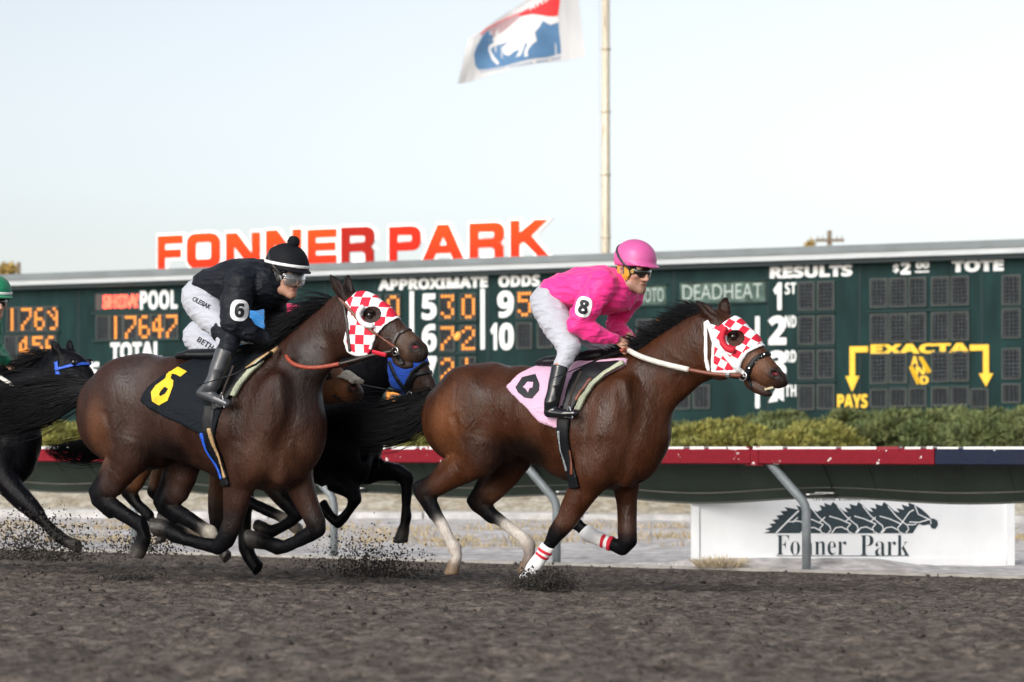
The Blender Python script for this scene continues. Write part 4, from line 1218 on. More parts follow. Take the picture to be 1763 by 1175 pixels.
def build_horse(F, T, label, h=0.0085):
    sc = F.sc; bay = T["coat"]; dark = T["dark"]
    B = Body()
    def n(px, py, r, y=0.0, rw=None, col=None, ): return (F.p(px, py, y), (r / sc, (rw if rw is not None else r) / sc), col)
    # trunk
    B.chain([pair(F, (x, t), (x, b), w) + (bay,) for x, t, b, w in T["trunk"]], 0.03)
    # neck and head (sections from crest/forehead to throat/jaw)
    B.chain([pair(F, a, b, w) + (bay,) for a, b, w in T["neck"]], 0.10)
    # head: upper skull wedge and jaw
    hd = T["head"]
    B.chain([pair(F, a, b, w) + (c if c is not None else bay,) for a, b, w, c in hd], 0.035)
    for d in T.get("blobs", []):
        px, py, y, ru, ry, rz, rot, k = d[:8]
        c, s_ = math.cos(R(rot)), math.sin(R(rot))
        M = np.array([[c, 0, s_], [0, 1, 0], [-s_, 0, c]])
        B.ell(F.p(px, py, y), (ru / sc, ry, rz / sc), k, '+', M, d[8] if len(d) > 8 else bay)
    for leg in T["legs"]:
        nodes = []
        for q in leg["n"]:
            px, py, r = q[:3]; r = r * (.82 if r < 13.7 else .92 if r < 19.5 else .82 if r < 34 else .84)
            col = q[3] if len(q) > 3 else None; y = leg["y"] if len(q) < 5 else q[4]
            flat = 0.78 if r < 26 else 0.72
            nw = (F.p(px, py, y), (r / sc, max(r * flat, 8.0) / sc if r < 26 else min(r / sc * flat, 0.10)), col if col is not None else bay)
            if nodes and nodes[-1][2] != nw[2] and nodes[-1][2] is not bay:      # keep coat, sock and hoof apart
                o_ = nodes[-1]; hf = nw[2] in (HOOF, HOOFG)
                for t_, c_ in (((.62, o_[2]), (.74, nw[2])) if hf else ((.42, o_[2]), (.58, nw[2]))):
                    nodes.append((o_[0] * (1 - t_) + nw[0] * t_, tuple(a_ * (1 - t_) + b_ * t_ for a_, b_ in zip(o_[1], nw[1])), c_))
            nodes.append(nw)
        B.chain(nodes, leg.get("k", 0.035))
        if leg.get("ten"):   # Achilles tendon and point of the hock
            B.chain([(F.p(px, py, leg["y"]), (r / sc, r * .6 / sc), LEGK if i else bay) for i, (px, py, r) in enumerate(leg["ten"])], .02)
        e1, e0 = nodes[-1][0], nodes[-2][0]
        if leg.get("hoof", True):
            dv = e1 - e0; dv[1] = 0; dv /= np.linalg.norm(dv)
            r_ = nodes[-1][1][0]; up_ = np.array([-dv[2], 0, dv[0]]); hcol = nodes[-1][2]
            B.chain([(e0 - dv * .012, (r_ * .86, r_ * .82), hcol), (e1 + dv * .016, (r_ * 1.30, r_ * 1.18), hcol)], .012)
            tilt = dv + up_ * leg.get("tilt", 0.35); tilt /= np.linalg.norm(tilt); u2 = np.array([-tilt[2], 0, tilt[0]])
            B.ell(e1 + tilt * (.030 + .018), (.030, .2, .2), .004, '-', np.stack([tilt, [0, 1, 0], u2]))
    for d in T.get("cuts", []):   # grooves
        pts, r, y, k = d
        B.chain([(F.p(px, py, y), r / sc) for px, py in pts], k, '-')
        B.chain([(F.p(px, py, y) * np.array([1, -1, 1]), r / sc) for px, py in pts], k, '-')
    # ears
    for (bx, by, tx, ty, y) in T["ears"]:
        b_ = F.p(bx, by, y * 0.8); t_ = F.p(tx, ty, y * 1.1); mid = b_ * .5 + t_ * .5
        ec = tuple(.4 * a_ + .6 * b2 for a_, b2 in zip(bay, dark))
        B.chain([(b_, (0.032, 0.024), ec), (mid, (0.040, 0.024), ec), (b_ * .25 + t_ * .75, (0.027, 0.016), dark), (t_, (0.005, 0.005), (0.01, 0.008, 0.008))], 0.015)
        ax_ = np.array([0.030, -0.022 if y < 0 else 0.006, 0.006])
        B.chain([(b_ * .75 + t_ * .25 + ax_, 0.010), (mid + ax_ * 0.95, 0.016), (b_ * .2 + t_ * .8 + ax_ * 0.7, 0.008)], 0.008, '-')
    # eye sockets, nostrils, mouth
    ex, ey = T["eye"]; nx_, ny_ = T["nostril"]
    eyes = []
    for sgn_ in (-1, 1):
        y = sgn_ * T.get("eyew", 0.085)
        e = F.p(ex, ey, -abs(y)); e = np.array([e[0], y, e[2]])
        B.ell(e + np.array([0, sgn_ * 0.004, 0.016]), (0.036, 0.014, 0.014), 0.02, '+', None, dark)
        B.ell(e + np.array([0, sgn_ * 0.013, 0.0]), (0.024, 0.016, 0.017), 0.012, '-')
        B.paint(e, (0.034, 0.03, 0.026), dark, 0.5)
        eyes.append(e)
        q = F.p(nx_, ny_, -T.get("nosew", 0.042)); q = np.array([q[0], sgn_ * T.get("nosew", 0.042), q[2]])
        cM = math.cos(R(-38)); sM = math.sin(R(-38)); Mn = np.array([[cM, 0, sM], [0, 1, 0], [-sM, 0, cM]])
        B.ell(q, (0.028, 0.015, 0.021), 0.02, '+', None, dark)
        B.ell(q + np.array([0.004, sgn_ * 0.016, 0.0]), (0.026, 0.026, 0.018), 0.008, '-', Mn)
        B.paint(q + np.array([0.002, sgn_ * 0.0, 0]), (0.040, 0.03, 0.034), (0.014, 0.010, 0.010), 0.5)
        B.paint(q + np.array([0.002, sgn_ * 0.002, -0.002]), (0.017, 0.014, 0.010), (0.16, 0.018, 0.025), 0.4)
    if "mouth" in T:
        for sgn_ in (-1, 1):
            pts = [F.p(px, py, -0.03) for px, py in T["mouth"]]
            B.chain([(np.array([p[0], sgn_ * 0.045, p[2]]), (0.005, 0.03)) for p in pts], 0.006, '-')
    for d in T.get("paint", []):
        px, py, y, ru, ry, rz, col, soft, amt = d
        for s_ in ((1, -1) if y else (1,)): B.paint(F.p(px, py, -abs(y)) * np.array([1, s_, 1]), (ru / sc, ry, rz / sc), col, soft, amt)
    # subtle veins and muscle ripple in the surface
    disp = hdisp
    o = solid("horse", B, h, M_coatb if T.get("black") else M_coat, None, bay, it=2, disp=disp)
    F.place(o); tag(o, label, "horse")
    for e in eyes:
        bm = bmesh.new(); bmesh.ops.create_uvsphere(bm, u_segments=16, v_segments=10, radius=0.0205)
        me = bpy.data.meshes.new("eye"); bm.to_mesh(me); bm.free(); me.materials.append(M_eye)
        for p in me.polygons: p.use_smooth = True
        eo = bpy.data.objects.new("eye", me); COL.objects.link(eo); eo.parent = o; eo.location = Vector(e) + Vector((0, -0.004 if e[1] > 0 else 0.004, 0))
    o_b = (o, B)
    # mane
    rnd = random.Random(11)
    if "mane" in T:
        pts = [F.p(*p) for p in T["mane"]["line"]]
        roots, dirs = [], []
        for i in range(T["mane"]["n"]):
            t = rnd.random() * (len(pts) - 1); k = int(t); f = t - k
            p = pts[k] * (1 - f) + pts[min(k + 1, len(pts) - 1)] * f
            d = T["mane"]["dir"]
            roots.append(Vector(p) + Vector((rnd.uniform(-.01, .01), rnd.uniform(-.022, .022), rnd.uniform(-0.05, -0.005))))
            dirs.append(Vector((d[0] + rnd.gauss(0, .2), d[1] + rnd.gauss(0, .3), d[2] + rnd.gauss(0, .16))))
        strands("mane", roots, dirs, T["mane"]["len"], M_hair, o, rnd, 7, 0.0045, T["mane"].get("grav", 0.5), 0.12, T["mane"].get("wind", (-1.2, 0, 0)))
    if "tail" in T:
        tl = T["tail"]; roots, dirs = [], []
        path = [(F.p(x, y_, tl.get("y", 0)), r / sc) for x, y_, r in tl["path"]]
        V = []; Fq = []
        segs = 14; S = 4
        for i in range(tl["n"]):
            a = rnd.random() * 6.283; q = math.sqrt(rnd.random()); end = rnd.uniform(0.55, 1.0); wob = rnd.random() * 6.28; st0 = rnd.uniform(0, 0.25) if rnd.random() < .3 else 0
            base = len(V); ww = rnd.uniform(0.5, 1.3)
            fr = 1 + rnd.gauss(0, 0.25)
            for j in range(segs + 1):
                t = (st0 + (end - st0) * j / segs) * (len(path) - 1); k = min(int(t), len(path) - 2); f = t - k
                c = path[k][0] * (1 - f) + path[k + 1][0] * f; r = path[k][1] * (1 - f) + path[k + 1][1] * f
                tz = (path[k + 1][0] - path[k][0]); tz /= np.linalg.norm(tz)
                up_ = np.cross(tz, [0, 1, 0]); up_ /= np.linalg.norm(up_)
                ph = t * 1.3 + wob
                off = up_ * math.cos(a + .15 * math.sin(ph)) * r * q * fr + np.array([0, 1, 0]) * math.sin(a + .12 * math.cos(ph)) * r * q * 0.55
                off += up_ * math.sin(ph * 1.7) * r * 0.08
                rad = 0.0036 * ww * (1 - 0.8 * j / segs)
                o1 = up_; o2 = np.array([0., 1., 0.])
                for kk in range(S):
                    aa = 6.283 * kk / S; V.append(c + off + (o1 * math.cos(aa) + o2 * math.sin(aa)) * rad)
            for j in range(segs):
                for kk in range(S):
                    k2 = (kk + 1) % S; Fq.append((base + j * S + kk, base + j * S + k2, base + (j + 1) * S + k2, base + (j + 1) * S + kk))
        mesh_obj("tail", V, Fq, M_hair, o, True)
    return o_b

BAY8, DK8 = (0.044, 0.0140, 0.0052), (0.010, 0.006, 0.005)
BAY6, DK6 = (0.031, 0.0130, 0.0088), (0.009, 0.007, 0.007)
BLK, BDK = (0.0042, 0.0044, 0.006), (0.004, 0.004, 0.005)
LEGK = (0.0036, 0.0037, 0.0048); SOCK = (0.46, 0.42, 0.38); HOOF = (0.15, 0.10, 0.065); HOOFG = (0.042, 0.037, 0.033)

F8 = Frame(960, 13.4, 27)
T8 = dict(coat=BAY8, dark=DK8,
    trunk=[(772, 672, 770, .15), (800, 645, 800, .23), (840, 624, 808, .265), (895, 630, 782, .26), (948, 634, 806, .27), (1000, 628, 832, .275), (1036, 619, 844, .245), (1058, 640, 844, .20), (1070, 695, 834, .155)],
    neck=[((1035, 622), (1070, 790), .16), ((1086, 612), (1104, 738), .12), ((1136, 584), (1150, 700), .098), ((1174, 558), (1188, 668), .086), ((1205, 536), (1222, 652), .082)],
    head=[((1213, 532), (1226, 640), .080, None), ((1248, 543), (1243, 650), .092, None), ((1278, 563), (1262, 652), .086, None), ((1305, 592), (1284, 655), .066, None), ((1305+22, 617), (1303, 661), .052, (0.085, 0.036, 0.018)), ((1340, 630), (1316, 664), .046, (0.075, 0.032, 0.016)), ((1349, 641), (1330, 667), .041, (0.03, 0.016, 0.012)), ((1352, 649), (1342, 666), .033, (0.010, 0.009, 0.009))],
    blobs=[(1240, 620, -.07, 32, .035, 34, 0, .03), (1240, 620, .07, 32, .035, 34, 0, .03),        # jowls
           (808, 700, -.13, 62, .14, 72, 20, .06), (808, 700, .13, 62, .14, 72, 20, .06),            # haunches
           (832, 768, -.16, 34, .09, 38, 0, .05), (845, 770, .16, 34, .09, 38, 0, .05),              # stifles
           (1048, 735, -.17, 38, .085, 88, -22, .06), (1048, 735, .17, 40, .085, 88, -22, .06),     # shoulders
           (1020, 800, -.17, 40, .075, 38, 25, .05), (1030, 800, .17, 40, .075, 38, 25, .05),        # triceps
           (1072, 800, -.09, 22, .075, 40, 15, .04), (1062, 800, .09, 22, .075, 40, 15, .04),          # pectorals
           (1301, 667, 0, 22, .032, 10, -30, .02, (0.05, 0.022, 0.013)), (1319, 676, 0, 12, .028, 7.5, -24, .014, (0.02, 0.014, 0.013))],  # lower jaw, lip
    ears=[(1238, 556, 1197, 517, -.062), (1247, 543, 1250, 513, .062)],
    eye=(1262, 580), nostril=(1334, 643), eyew=.084, nosew=.036,
    mouth=[(1294, 655), (1310, 664), (1326, 671), (1340, 672), (1350, 668)],
    legs=[dict(y=-.14, k=.05, ten=[(770, 800, 13), (742, 826, 9), (719, 838, 10), (722, 852, 9), (745, 885, 8)], n=[(815, 745, 55), (828, 785, 44), (795, 808, 33), (765, 828, 25), (735, 848, 19, DK8), (741, 868, 15.5, LEGK), (752, 888, 13, LEGK), (762, 905, 12, SOCK), (776, 932, 12.5, SOCK), (783, 944, 14.5, (0.36, 0.32, 0.29)), (787, 959, 11.5, SOCK), (782, 972, 13, HOOF), (779, 984, 12.5, HOOF)]),
          dict(y=.14, k=.05, ten=[(850, 800, 12), (826, 838, 9), (812, 862, 10), (818, 874, 9), (845, 895, 8)], n=[(865, 755, 50), (885, 788, 40), (872, 812, 34), (850, 842, 27, (0.07, 0.028, 0.014)), (829, 866, 20, DK8), (843, 884, 16, LEGK), (862, 897, 13.5, LEGK), (872, 904, 13, SOCK), (900, 926, 13, SOCK), (910, 938, 14.5, (0.30, 0.26, 0.23)), (912, 957, 11.5, (0.24, 0.2, 0.18)), (908, 970, 13, HOOF), (904, 982, 12, HOOF)]),
          dict(y=-.14, k=.05, n=[(1040, 790, 46), (1012, 830, 36), (994, 862, 29), (978, 892, 23, (0.06, 0.025, 0.014)), (958, 918, 17, LEGK), (947, 936, 13.5, LEGK), (932, 958, 12.5, LEGK), (917, 980, 13.5, LEGK), (909, 992, 11.5, LEGK), (902, 1003, 13, (0.03, 0.026, 0.024)), (899, 1010, 13, (0.03, 0.026, 0.024))]),
          dict(y=.14, k=.05, n=[(1075, 790, 45), (1078, 832, 30), (1079, 870, 22), (1080, 905, 18, (0.05, 0.02, 0.012)), (1081, 930, 17, LEGK), (1071, 944, 14, LEGK), (1050, 936, 12, LEGK), (1026, 926, 11.5, LEGK), (1012, 919, 14, LEGK), (1000, 909, 12, LEGK), (992, 902, 13.5, LEGK), (988, 900, 12, LEGK)])],
    cuts=[([(872, 690), (864, 735), (866, 775)], 10, -.295, .04), ([(1012, 690), (1004, 745), (996, 785)], 9, -.295, .04), ([(1088, 640), (1102, 700), (1095, 770)], 9, -.20, .04), ([(1140, 600), (1160, 640)], 6, -.13, .03), ([(1060, 650), (1075, 700), (1078, 760)], 7, -.25, .04),
          ([(778, 720), (790, 770), (800, 800)], 4, -.285, .035), ([(1262, 618), (1290, 640)], 4, -.10, .02), ([(1085, 780), (1070, 830)], 5, -.25, .03), ([(1100, 760), (1098, 845)], 5, 0, .03)],
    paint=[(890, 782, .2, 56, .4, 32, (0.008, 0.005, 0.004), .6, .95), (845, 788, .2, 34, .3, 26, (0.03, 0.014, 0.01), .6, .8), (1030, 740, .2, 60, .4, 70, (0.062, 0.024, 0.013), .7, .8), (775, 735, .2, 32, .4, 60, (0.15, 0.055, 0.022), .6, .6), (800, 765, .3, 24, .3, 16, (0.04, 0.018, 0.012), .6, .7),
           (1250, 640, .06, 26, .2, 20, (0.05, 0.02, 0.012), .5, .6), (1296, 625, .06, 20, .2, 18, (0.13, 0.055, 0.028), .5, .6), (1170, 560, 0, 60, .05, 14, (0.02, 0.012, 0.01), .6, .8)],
    mane=dict(line=[(1062, 618), (1090, 607), (1120, 588), (1150, 568), (1178, 548), (1202, 531), (1222, 536), (1238, 543)], n=1500, len=.16, dir=(-1.1, -.15, .55), wind=(-2.6, -.4, -.4), grav=.5),
    tail=dict(path=[(756, 682, 12), (738, 698, 22), (705, 718, 32), (665, 730, 36), (620, 732, 36), (575, 730, 30), (540, 738, 14)], n=1300))
horse8, B8 = build_horse(F8, T8, "bay racehorse in the lead with white hind socks, under the jockey in pink")
# ------------------------------------------------------------------ jockeys
def cloth_mat(name, col, rough=0.7, wr=0.6, sheen=0.15, shine=None):
    m = mat(name, col, rough, var=0.06, vscale=6, sheen=sheen if max(col) > .05 else 0.0, spec=0.3 if max(col) > .05 else 0.15)
    t = m.node_tree; b = t.nodes["Principled BSDF"]
    tc = nd(m, "ShaderNodeTexCoord"); mp = nd(m, "ShaderNodeMapping"); mp.inputs["Rotation"].default_value = (0, 0.9, 0.3); mp.inputs["Scale"].default_value = (1, 1, 3.2)
    t.links.new(tc.outputs["Object"], mp.inputs[0])
    n = nd(m, "ShaderNodeTexNoise", Scale=11.0, Detail=3.0, Distortion=0.8); t.links.new(mp.outputs[0], n.inputs["Vector"])
    n2 = nd(m, "ShaderNodeTexNoise", Scale=160.0, Detail=2.0); t.links.new(tc.outputs["Object"], n2.inputs["Vector"])
    b1 = nd(m, "ShaderNodeBump", Strength=wr, Distance=0.022); t.links.new(n.outputs["Fac"], b1.inputs["Height"])
    b2 = nd(m, "ShaderNodeBump", Strength=0.15, Distance=0.002); t.links.new(n2.outputs["Fac"], b2.inputs["Height"]); t.links.new(b1.outputs[0], b2.inputs["Normal"])
    t.links.new(b2.outputs[0], b.inputs["Normal"])
    return m
M_pink = cloth_mat("hot_pink_silk", (0.92, 0.035, 0.27), 0.5)
M_blacksilk = cloth_mat("black_silk", (0.010, 0.012, 0.017), 0.5)
M_bluesilk = cloth_mat("blue_silk", (0.03, 0.22, 0.55), 0.5)
M_greensilk = cloth_mat("green_silk", (0.004, 0.17, 0.085), 0.5)
M_breech = cloth_mat("white_breeches", (0.45, 0.465, 0.52), 0.65, 0.7)
M_boot = mat("polished_boot", (0.008, 0.009, 0.012), 0.16, coat=0.4, var=0.1, vscale=20, bump=0.1, bscale=9)
M_skin = bpy.data.materials.new("skin"); M_skin.use_nodes = True
_t = M_skin.node_tree; _b = _t.nodes["Principled BSDF"]; _a = nd(M_skin, "ShaderNodeAttribute"); _a.attribute_name = "Col"
_t.links.new(_a.outputs["Color"], _b.inputs["Base Color"]); _b.inputs["Roughness"].default_value = 0.5; _b.inputs["Subsurface Weight"].default_value = 0.08; _b.inputs["Subsurface Radius"].default_value = (.02, .008, .005)
M_lens = mat("smoked_goggle_lens", (0.015, 0.013, 0.011), 0.06, coat=0.8)
M_gframe = mat("goggle_frame", (0.03, 0.03, 0.032), 0.35)
M_clear = mat("clear_visor", (0.75, 0.78, 0.8), 0.08)
M_clear.node_tree.nodes["Principled BSDF"].inputs["Transmission Weight"].default_value = 0.9
SKIN = (0.46, 0.25, 0.175)

def pink_shell(name, col, rough=0.3): return mat(name, col, rough + .08, coat=0.12, var=0.05, vscale=10, bump=0.06, bscale=14)
M_caps = {"pink": pink_shell("pink_helmet_cover", (0.60, 0.095, 0.31), 0.4), "black": cloth_mat("black_helmet_cover", (0.008, 0.009, 0.012), 0.7, 0.2), "rose": cloth_mat("rose_helmet_cover", (0.70, 0.03, 0.12), 0.6, 0.2), "green": cloth_mat("green_helmet_cover", (0.006, 0.20, 0.095), 0.6, 0.2)}

def fold_disp(amp=0.006, f=(16, 14, 26)):
    def d(P, N):
        a = n3(P, f, 21); r = 1 - np.abs(2 * a - 1)
        return (r ** 3 - 0.3) * amp * 1.6 + (n3(P, (45, 40, 60), 8) - 0.5) * amp * 0.5
    return d

def build_rider(F, T, label):
    sc = F.sc
    def N(q, grow=0.0, col=None):
        px, py, y, r = q[:4]; w = q[4] if len(q) > 4 and q[4] is not None else r / sc * 0.92
        return (F.p(px, py, y), (max(r / sc + grow, .006), max(w + grow, .006)), col)
    skin = T.get("skin", SKIN)
    S = Body()
    for key in ("torso", "sleeve_n", "sleeve_f", "leg_n", "leg_f", "shin_n", "shin_f"):
        S.chain([N(q, -0.010, skin) for q in T[key]], 0.02)
    # head frame
    ear = F.p(*T["ear"], -0.075); c = np.array([ear[0], 0.0, ear[2]])
    pit, yaw, hs = R(T["pitch"]), R(T.get("yaw", 0)), T.get("hs", 1.0)
    f = np.array([math.cos(pit) * math.cos(yaw), -math.sin(yaw) * math.cos(pit), -math.sin(pit)]); s = np.array([math.sin(yaw), math.cos(yaw), 0.0]); w = np.cross(f, s)
    if w[2] < 0: w = -w
    c = c + (f * 0.012 + w * 0.015) * hs + np.array([0, T.get("heady", 0.0), 0])
    def Hh(a, b, d): return c + (f * a + s * b + w * d) * hs
    M = np.stack([f, s, w])
    def E_(p, r, k, op='+', col=None): S.ell(Hh(*p), np.array(r) * hs, k, op, M, col)
    E_((-.012, 0, .03), (.098, .077, .098), .02, '+', skin)
    E_((.040, 0, -.045), (.052, .058, .072), .03, '+', skin)
    S.chain([(Hh(.078, 0, -.108), (.020 * hs, .024 * hs), skin), (Hh(.03, -.048, -.092), .016 * hs, skin), (Hh(-.012, -.058, -.05), .016 * hs, skin)], .03)
    S.chain([(Hh(.078, 0, -.108), (.020 * hs, .024 * hs), skin), (Hh(.03, .048, -.092), .016 * hs, skin), (Hh(-.012, .058, -.05), .016 * hs, skin)], .03)
    S.chain([(Hh(.088, 0, .004), .010 * hs, skin), (Hh(.106, 0, -.030), .010 * hs, skin), (Hh(.112, 0, -.046), .0125 * hs, skin)], .012, '+', s)
    for b in (-1, 1):
        E_((.098, b * .013, -.050), (.012, .009, .009), .008, '+', skin)
        E_((.076, b * .034, .008), (.020, .026, .012), .014, '+', skin)
        E_((.062, b * .048, -.032), (.022, .018, .018), .02, '+', skin)
        E_((.092, b * .032, -.012), (.015, .018, .012), .012, '-')
        E_((.079, b * .032, -.012), (.0135, .0135, .0135), .003, '+', (.55, .52, .48))
        S.chain([(Hh(-.018, b * .076, .004), .010 * hs, skin), (Hh(-.026, b * .083, -.008), .008 * hs, skin), (Hh(-.016, b * .078, -.034), .008 * hs, skin)], .008)
        E_((-.014, b * .086, -.010), (.008, .006, .014), .006, '-')
    E_((.092, 0, -.074), (.012, .025, .0065), .008, '+', (.36, .14, .10)); E_((.090, 0, -.085), (.012, .022, .007), .008, '+', (.36, .14, .10))
    E_((.104, 0, -.0795), (.014, .026, .0022), .004, '-')
    if T.get("beard"): S.paint(Hh(.055, 0, -.095), np.array((.062, .075, .038)) * hs, (.20, .115, .08), .4, .7, M)
    S.paint(Hh(.085, 0, -.04), np.array((.03, .07, .016)) * hs, (.46, .18, .13), .6, .4, M)
    # neck
    nb = F.p(*T["neck"], 0.0)
    S.chain([(Hh(-.03, 0, -.05), .052 * hs, skin), (nb, .058, skin)], .03)
    # hands: palm, four curled fingers, thumb
    for hnd in T["hands"]:
        (wx, wy), (kx, ky), y = hnd[:3]
        W_ = F.p(wx, wy, y); K_ = F.p(kx, ky, y * 0.75)
        d = K_ - W_; d /= np.linalg.norm(d)
        side = np.array([0, 1.0, 0]) - d * d[1]; side /= np.linalg.norm(side)
        up_ = np.cross(side, d); up_ = up_ if up_[2] > 0 else -up_
        tw = hnd[3] if len(hnd) > 3 else 35
        side, up_ = side * math.cos(R(tw)) - up_ * math.sin(R(tw)) * np.sign(y), up_ * math.cos(R(tw)) + side * math.sin(R(tw)) * np.sign(y)
        hc = T.get("hand_col", skin)
        S.chain([(W_ - d * .03, (.024, .028), hc), (W_ + d * .02, (.019, .032), hc), (W_ + d * .065, (.015, .038), hc)], .012, '+', side)
        for i, (o, L) in enumerate(((-.030, .9), (-.010, 1.0), (.011, .95), (.031, .78))):
            k0 = W_ + d * (.072 - abs(o) * .25) + side * o
            p1 = k0 + (d * .030 - up_ * .018) * L; p2 = p1 - (up_ * .026 + d * .004) * L; p3 = p2 - (d * .022 - up_ * .002) * L
            S.chain([(k0, .0098, hc), (p1, .0092, hc), (p2, .0082, hc), (p3, .0072, hc)], .005)
        ts = side * (-np.sign(y)) * -.030 if False else side * (.034 if y < 0 else -.034)
        t0 = W_ + d * .022 + ts * .8; t1 = t0 + d * .030 + ts * .25 - up_ * .012; t2 = t1 + d * .026 - ts * .35 - up_ * .012
        S.chain([(t0, .013, hc), (t1, .0105, hc), (t2, .0085, hc)], .008)
    body = solid("person", S, 0.0055, M_skin, None, skin, it=1)
    F.place(body); tag(body, label, "person")
    # clothing
    J = Body(); J.chain([N(q) for q in T["torso"]], .03); J.chain([N(q) for q in T["sleeve_n"]], .025); J.chain([N(q) for q in T["sleeve_f"]], .025)
    J.chain([(F.p(*T["collar"][0], 0), (.052, .062)), (F.p(*T["collar"][1], 0), (.047, .056))], .02)
    J.ell(F.p(*T["collar"][1], 0) + (F.p(*T["collar"][1], 0) - F.p(*T["collar"][0], 0)) * 1.0, (.045, .045, .045), .005, '-')
    jk = solid("jacket", J, .008, T["silk"], body, disp=fold_disp(.007))
    Pn = Body(); Pn.chain([N(q, -.004) for q in T["pelvis"]], .03); Pn.chain([N(q) for q in T["leg_n"]], .04); Pn.chain([N(q) for q in T["leg_f"]], .04)
    br = solid("breeches", Pn, .008, T.get("breech", M_breech), body, disp=fold_disp(.0045, (14, 12, 30)))
    boots = []
    for key, ft in (("shin_n", "foot_n"), ("shin_f", "foot_f")):
        Bo = Body(); Bo.chain([N(q, .003) for q in T[key]], .02); Bo.chain([N(q) for q in T[ft]], .025)
        q = T[key][0]; top = F.p(q[0], q[1], q[2]); nx2 = F.p(T[key][1][0], T[key][1][1], T[key][1][2]); ax_ = (nx2 - top) / np.linalg.norm(nx2 - top)
        def cut(V, X, Y, Z, top=top, ax_=ax_): return np.maximum(V, -((X - top[0]) * ax_[0] + (Y - top[1]) * ax_[1] + (Z - top[2]) * ax_[2]) - 0.0)
        boots.append(solid("boot", Bo, .006, T.get("bootm", M_boot), body, cut=cut, disp=lambda P, N_: (n3(P, (12, 12, 22), 2) - .5) * .005))
    if "knee" in T:
        for key in ("n", "f"):
            q = T["knee"][key]; Kb = Body(); Kb.chain([N(z, .004) for z in q], .02); solid("legging", Kb, .007, T["silk"], body, disp=fold_disp(.004))
    # helmet
    Hm = Body(); cap = T["cap"]; kk = T.get("cap_s", 1.0) * hs
    hc_ = Hh(-.002, 0, .052)
    Hm.ell(hc_, np.array((.128, .106, .108)) * kk, .01, '+', M)
    Hm.ell(Hh(.062, 0, .030), np.array((.100, .088, .010)) * kk, .02, '+', M)
    nrm = (w * 1.0 + f * 0.02); nrm /= np.linalg.norm(nrm)
    lowp = Hh(0, 0, .012)
    cutd = lambda V, X, Y, Z: np.maximum(V, -((X - lowp[0]) * nrm[0] + (Y - lowp[1]) * nrm[1] + (Z - lowp[2]) * nrm[2]) + 0.012 * np.clip(((X - lowp[0]) * f[0] + (Y - lowp[1]) * f[1] + (Z - lowp[2]) * f[2]) / .1, -1, 1))
    hel = solid("helmet", Hm, .0055, M_caps[cap], body, cut=cutd, disp=(lambda P, N_: (n3(P, (22, 22, 22), 4) - .5) * .004) if cap != "pink" else None)
    if T.get("band"):
        bd = Body(); bd.ell(hc_, np.array((.1345, .1125, .1145)) * kk, .01, '+', M)
        b0 = Hh(0, 0, .050); nb2 = w + f * T["band"]; nb2 = nb2 / np.linalg.norm(nb2)
        solid("helmet_band", bd, .0045, M_whitecl, hel, cut=lambda V, X, Y, Z: np.maximum(V, np.abs((X - b0[0]) * nb2[0] + (Y - b0[1]) * nb2[1] + (Z - b0[2]) * nb2[2]) - .009))
    if T.get("pom"):
        bm = bmesh.new(); bmesh.ops.create_icosphere(bm, subdivisions=4, radius=.034 * hs)
        for v in bm.verts: v.co *= 1 + .16 * (random.Random(v.index).random() - .5)
        me = bpy.data.meshes.new("pompom"); bm.to_mesh(me); bm.free(); me.materials.append(M_caps[cap])
        po = bpy.data.objects.new("pompom", me); COL.objects.link(po); po.parent = hel; po.location = Vector(Hh(.018, 0, .178))
    # goggles: curved lens and frame, strap round the helmet
    G_ = Body(); G_.ell(Hh(.030, 0, -.010), np.array((.079, .078, .052)) * hs, .01, '+', M)
    def gcut(V, X, Y, Z, e=0.0):
        a = (X - c[0]) * f[0] + (Y - c[1]) * f[1] + (Z - c[2]) * f[2]; d = (X - c[0]) * w[0] + (Y - c[1]) * w[1] + (Z - c[2]) * w[2]; b = (X - c[0]) * s[0] + (Y - c[1]) * s[1] + (Z - c[2]) * s[2]
        return np.maximum(V + e, np.maximum(.046 * hs - a, np.abs(d + .012 * hs) - .031 * hs + np.maximum(0, .012 - np.abs(b)) * .6))
    solid("goggle_lens", G_, .0045, M_lens, body, cut=gcut)
    G2 = Body(); G2.ell(Hh(.030, 0, -.010), np.array((.082, .081, .056)) * hs, .01, '+', M)
    def gcut2(V, X, Y, Z):
        a = (X - c[0]) * f[0] + (Y - c[1]) * f[1] + (Z - c[2]) * f[2]; d = (X - c[0]) * w[0] + (Y - c[1]) * w[1] + (Z - c[2]) * w[2]
        band = np.maximum(np.abs(a - .045 * hs) - .008, np.abs(d + .012 * hs) - .038 * hs)
        rim = np.maximum(np.maximum(.040 * hs - a, np.abs(d + .012 * hs) - .038 * hs), -(np.abs(d + .012 * hs) - .031 * hs))
        return np.maximum(V, np.minimum(band, rim))
    solid("goggle_frame", G2, .0045, T.get("goggle", M_gframe), body, cut=gcut2)
    if T.get("badge"):
        mb_ = MB(); q = Vector(Hh(.066, -.074, -.010)); mb_.tube([q, q + Vector(-s * .006)], .013 * hs, 14); mb_.build("goggle_button", T["badge"], body)
    st = Body(); st.ell(hc_, np.array((.1325, .1105, .1125)) * kk, .01, '+', M)
    p0 = Hh(.05, 0, .0); ns = w - f * T.get("strap", -.75); ns = ns / np.linalg.norm(ns)
    def scut(V, X, Y, Z):
        a = (X - c[0]) * f[0] + (Y - c[1]) * f[1] + (Z - c[2]) * f[2]
        return np.maximum(np.maximum(V, np.abs((X - p0[0]) * ns[0] + (Y - p0[1]) * ns[1] + (Z - p0[2]) * ns[2]) - .0085), np.maximum(a - .055 * hs, -(a + .5)))
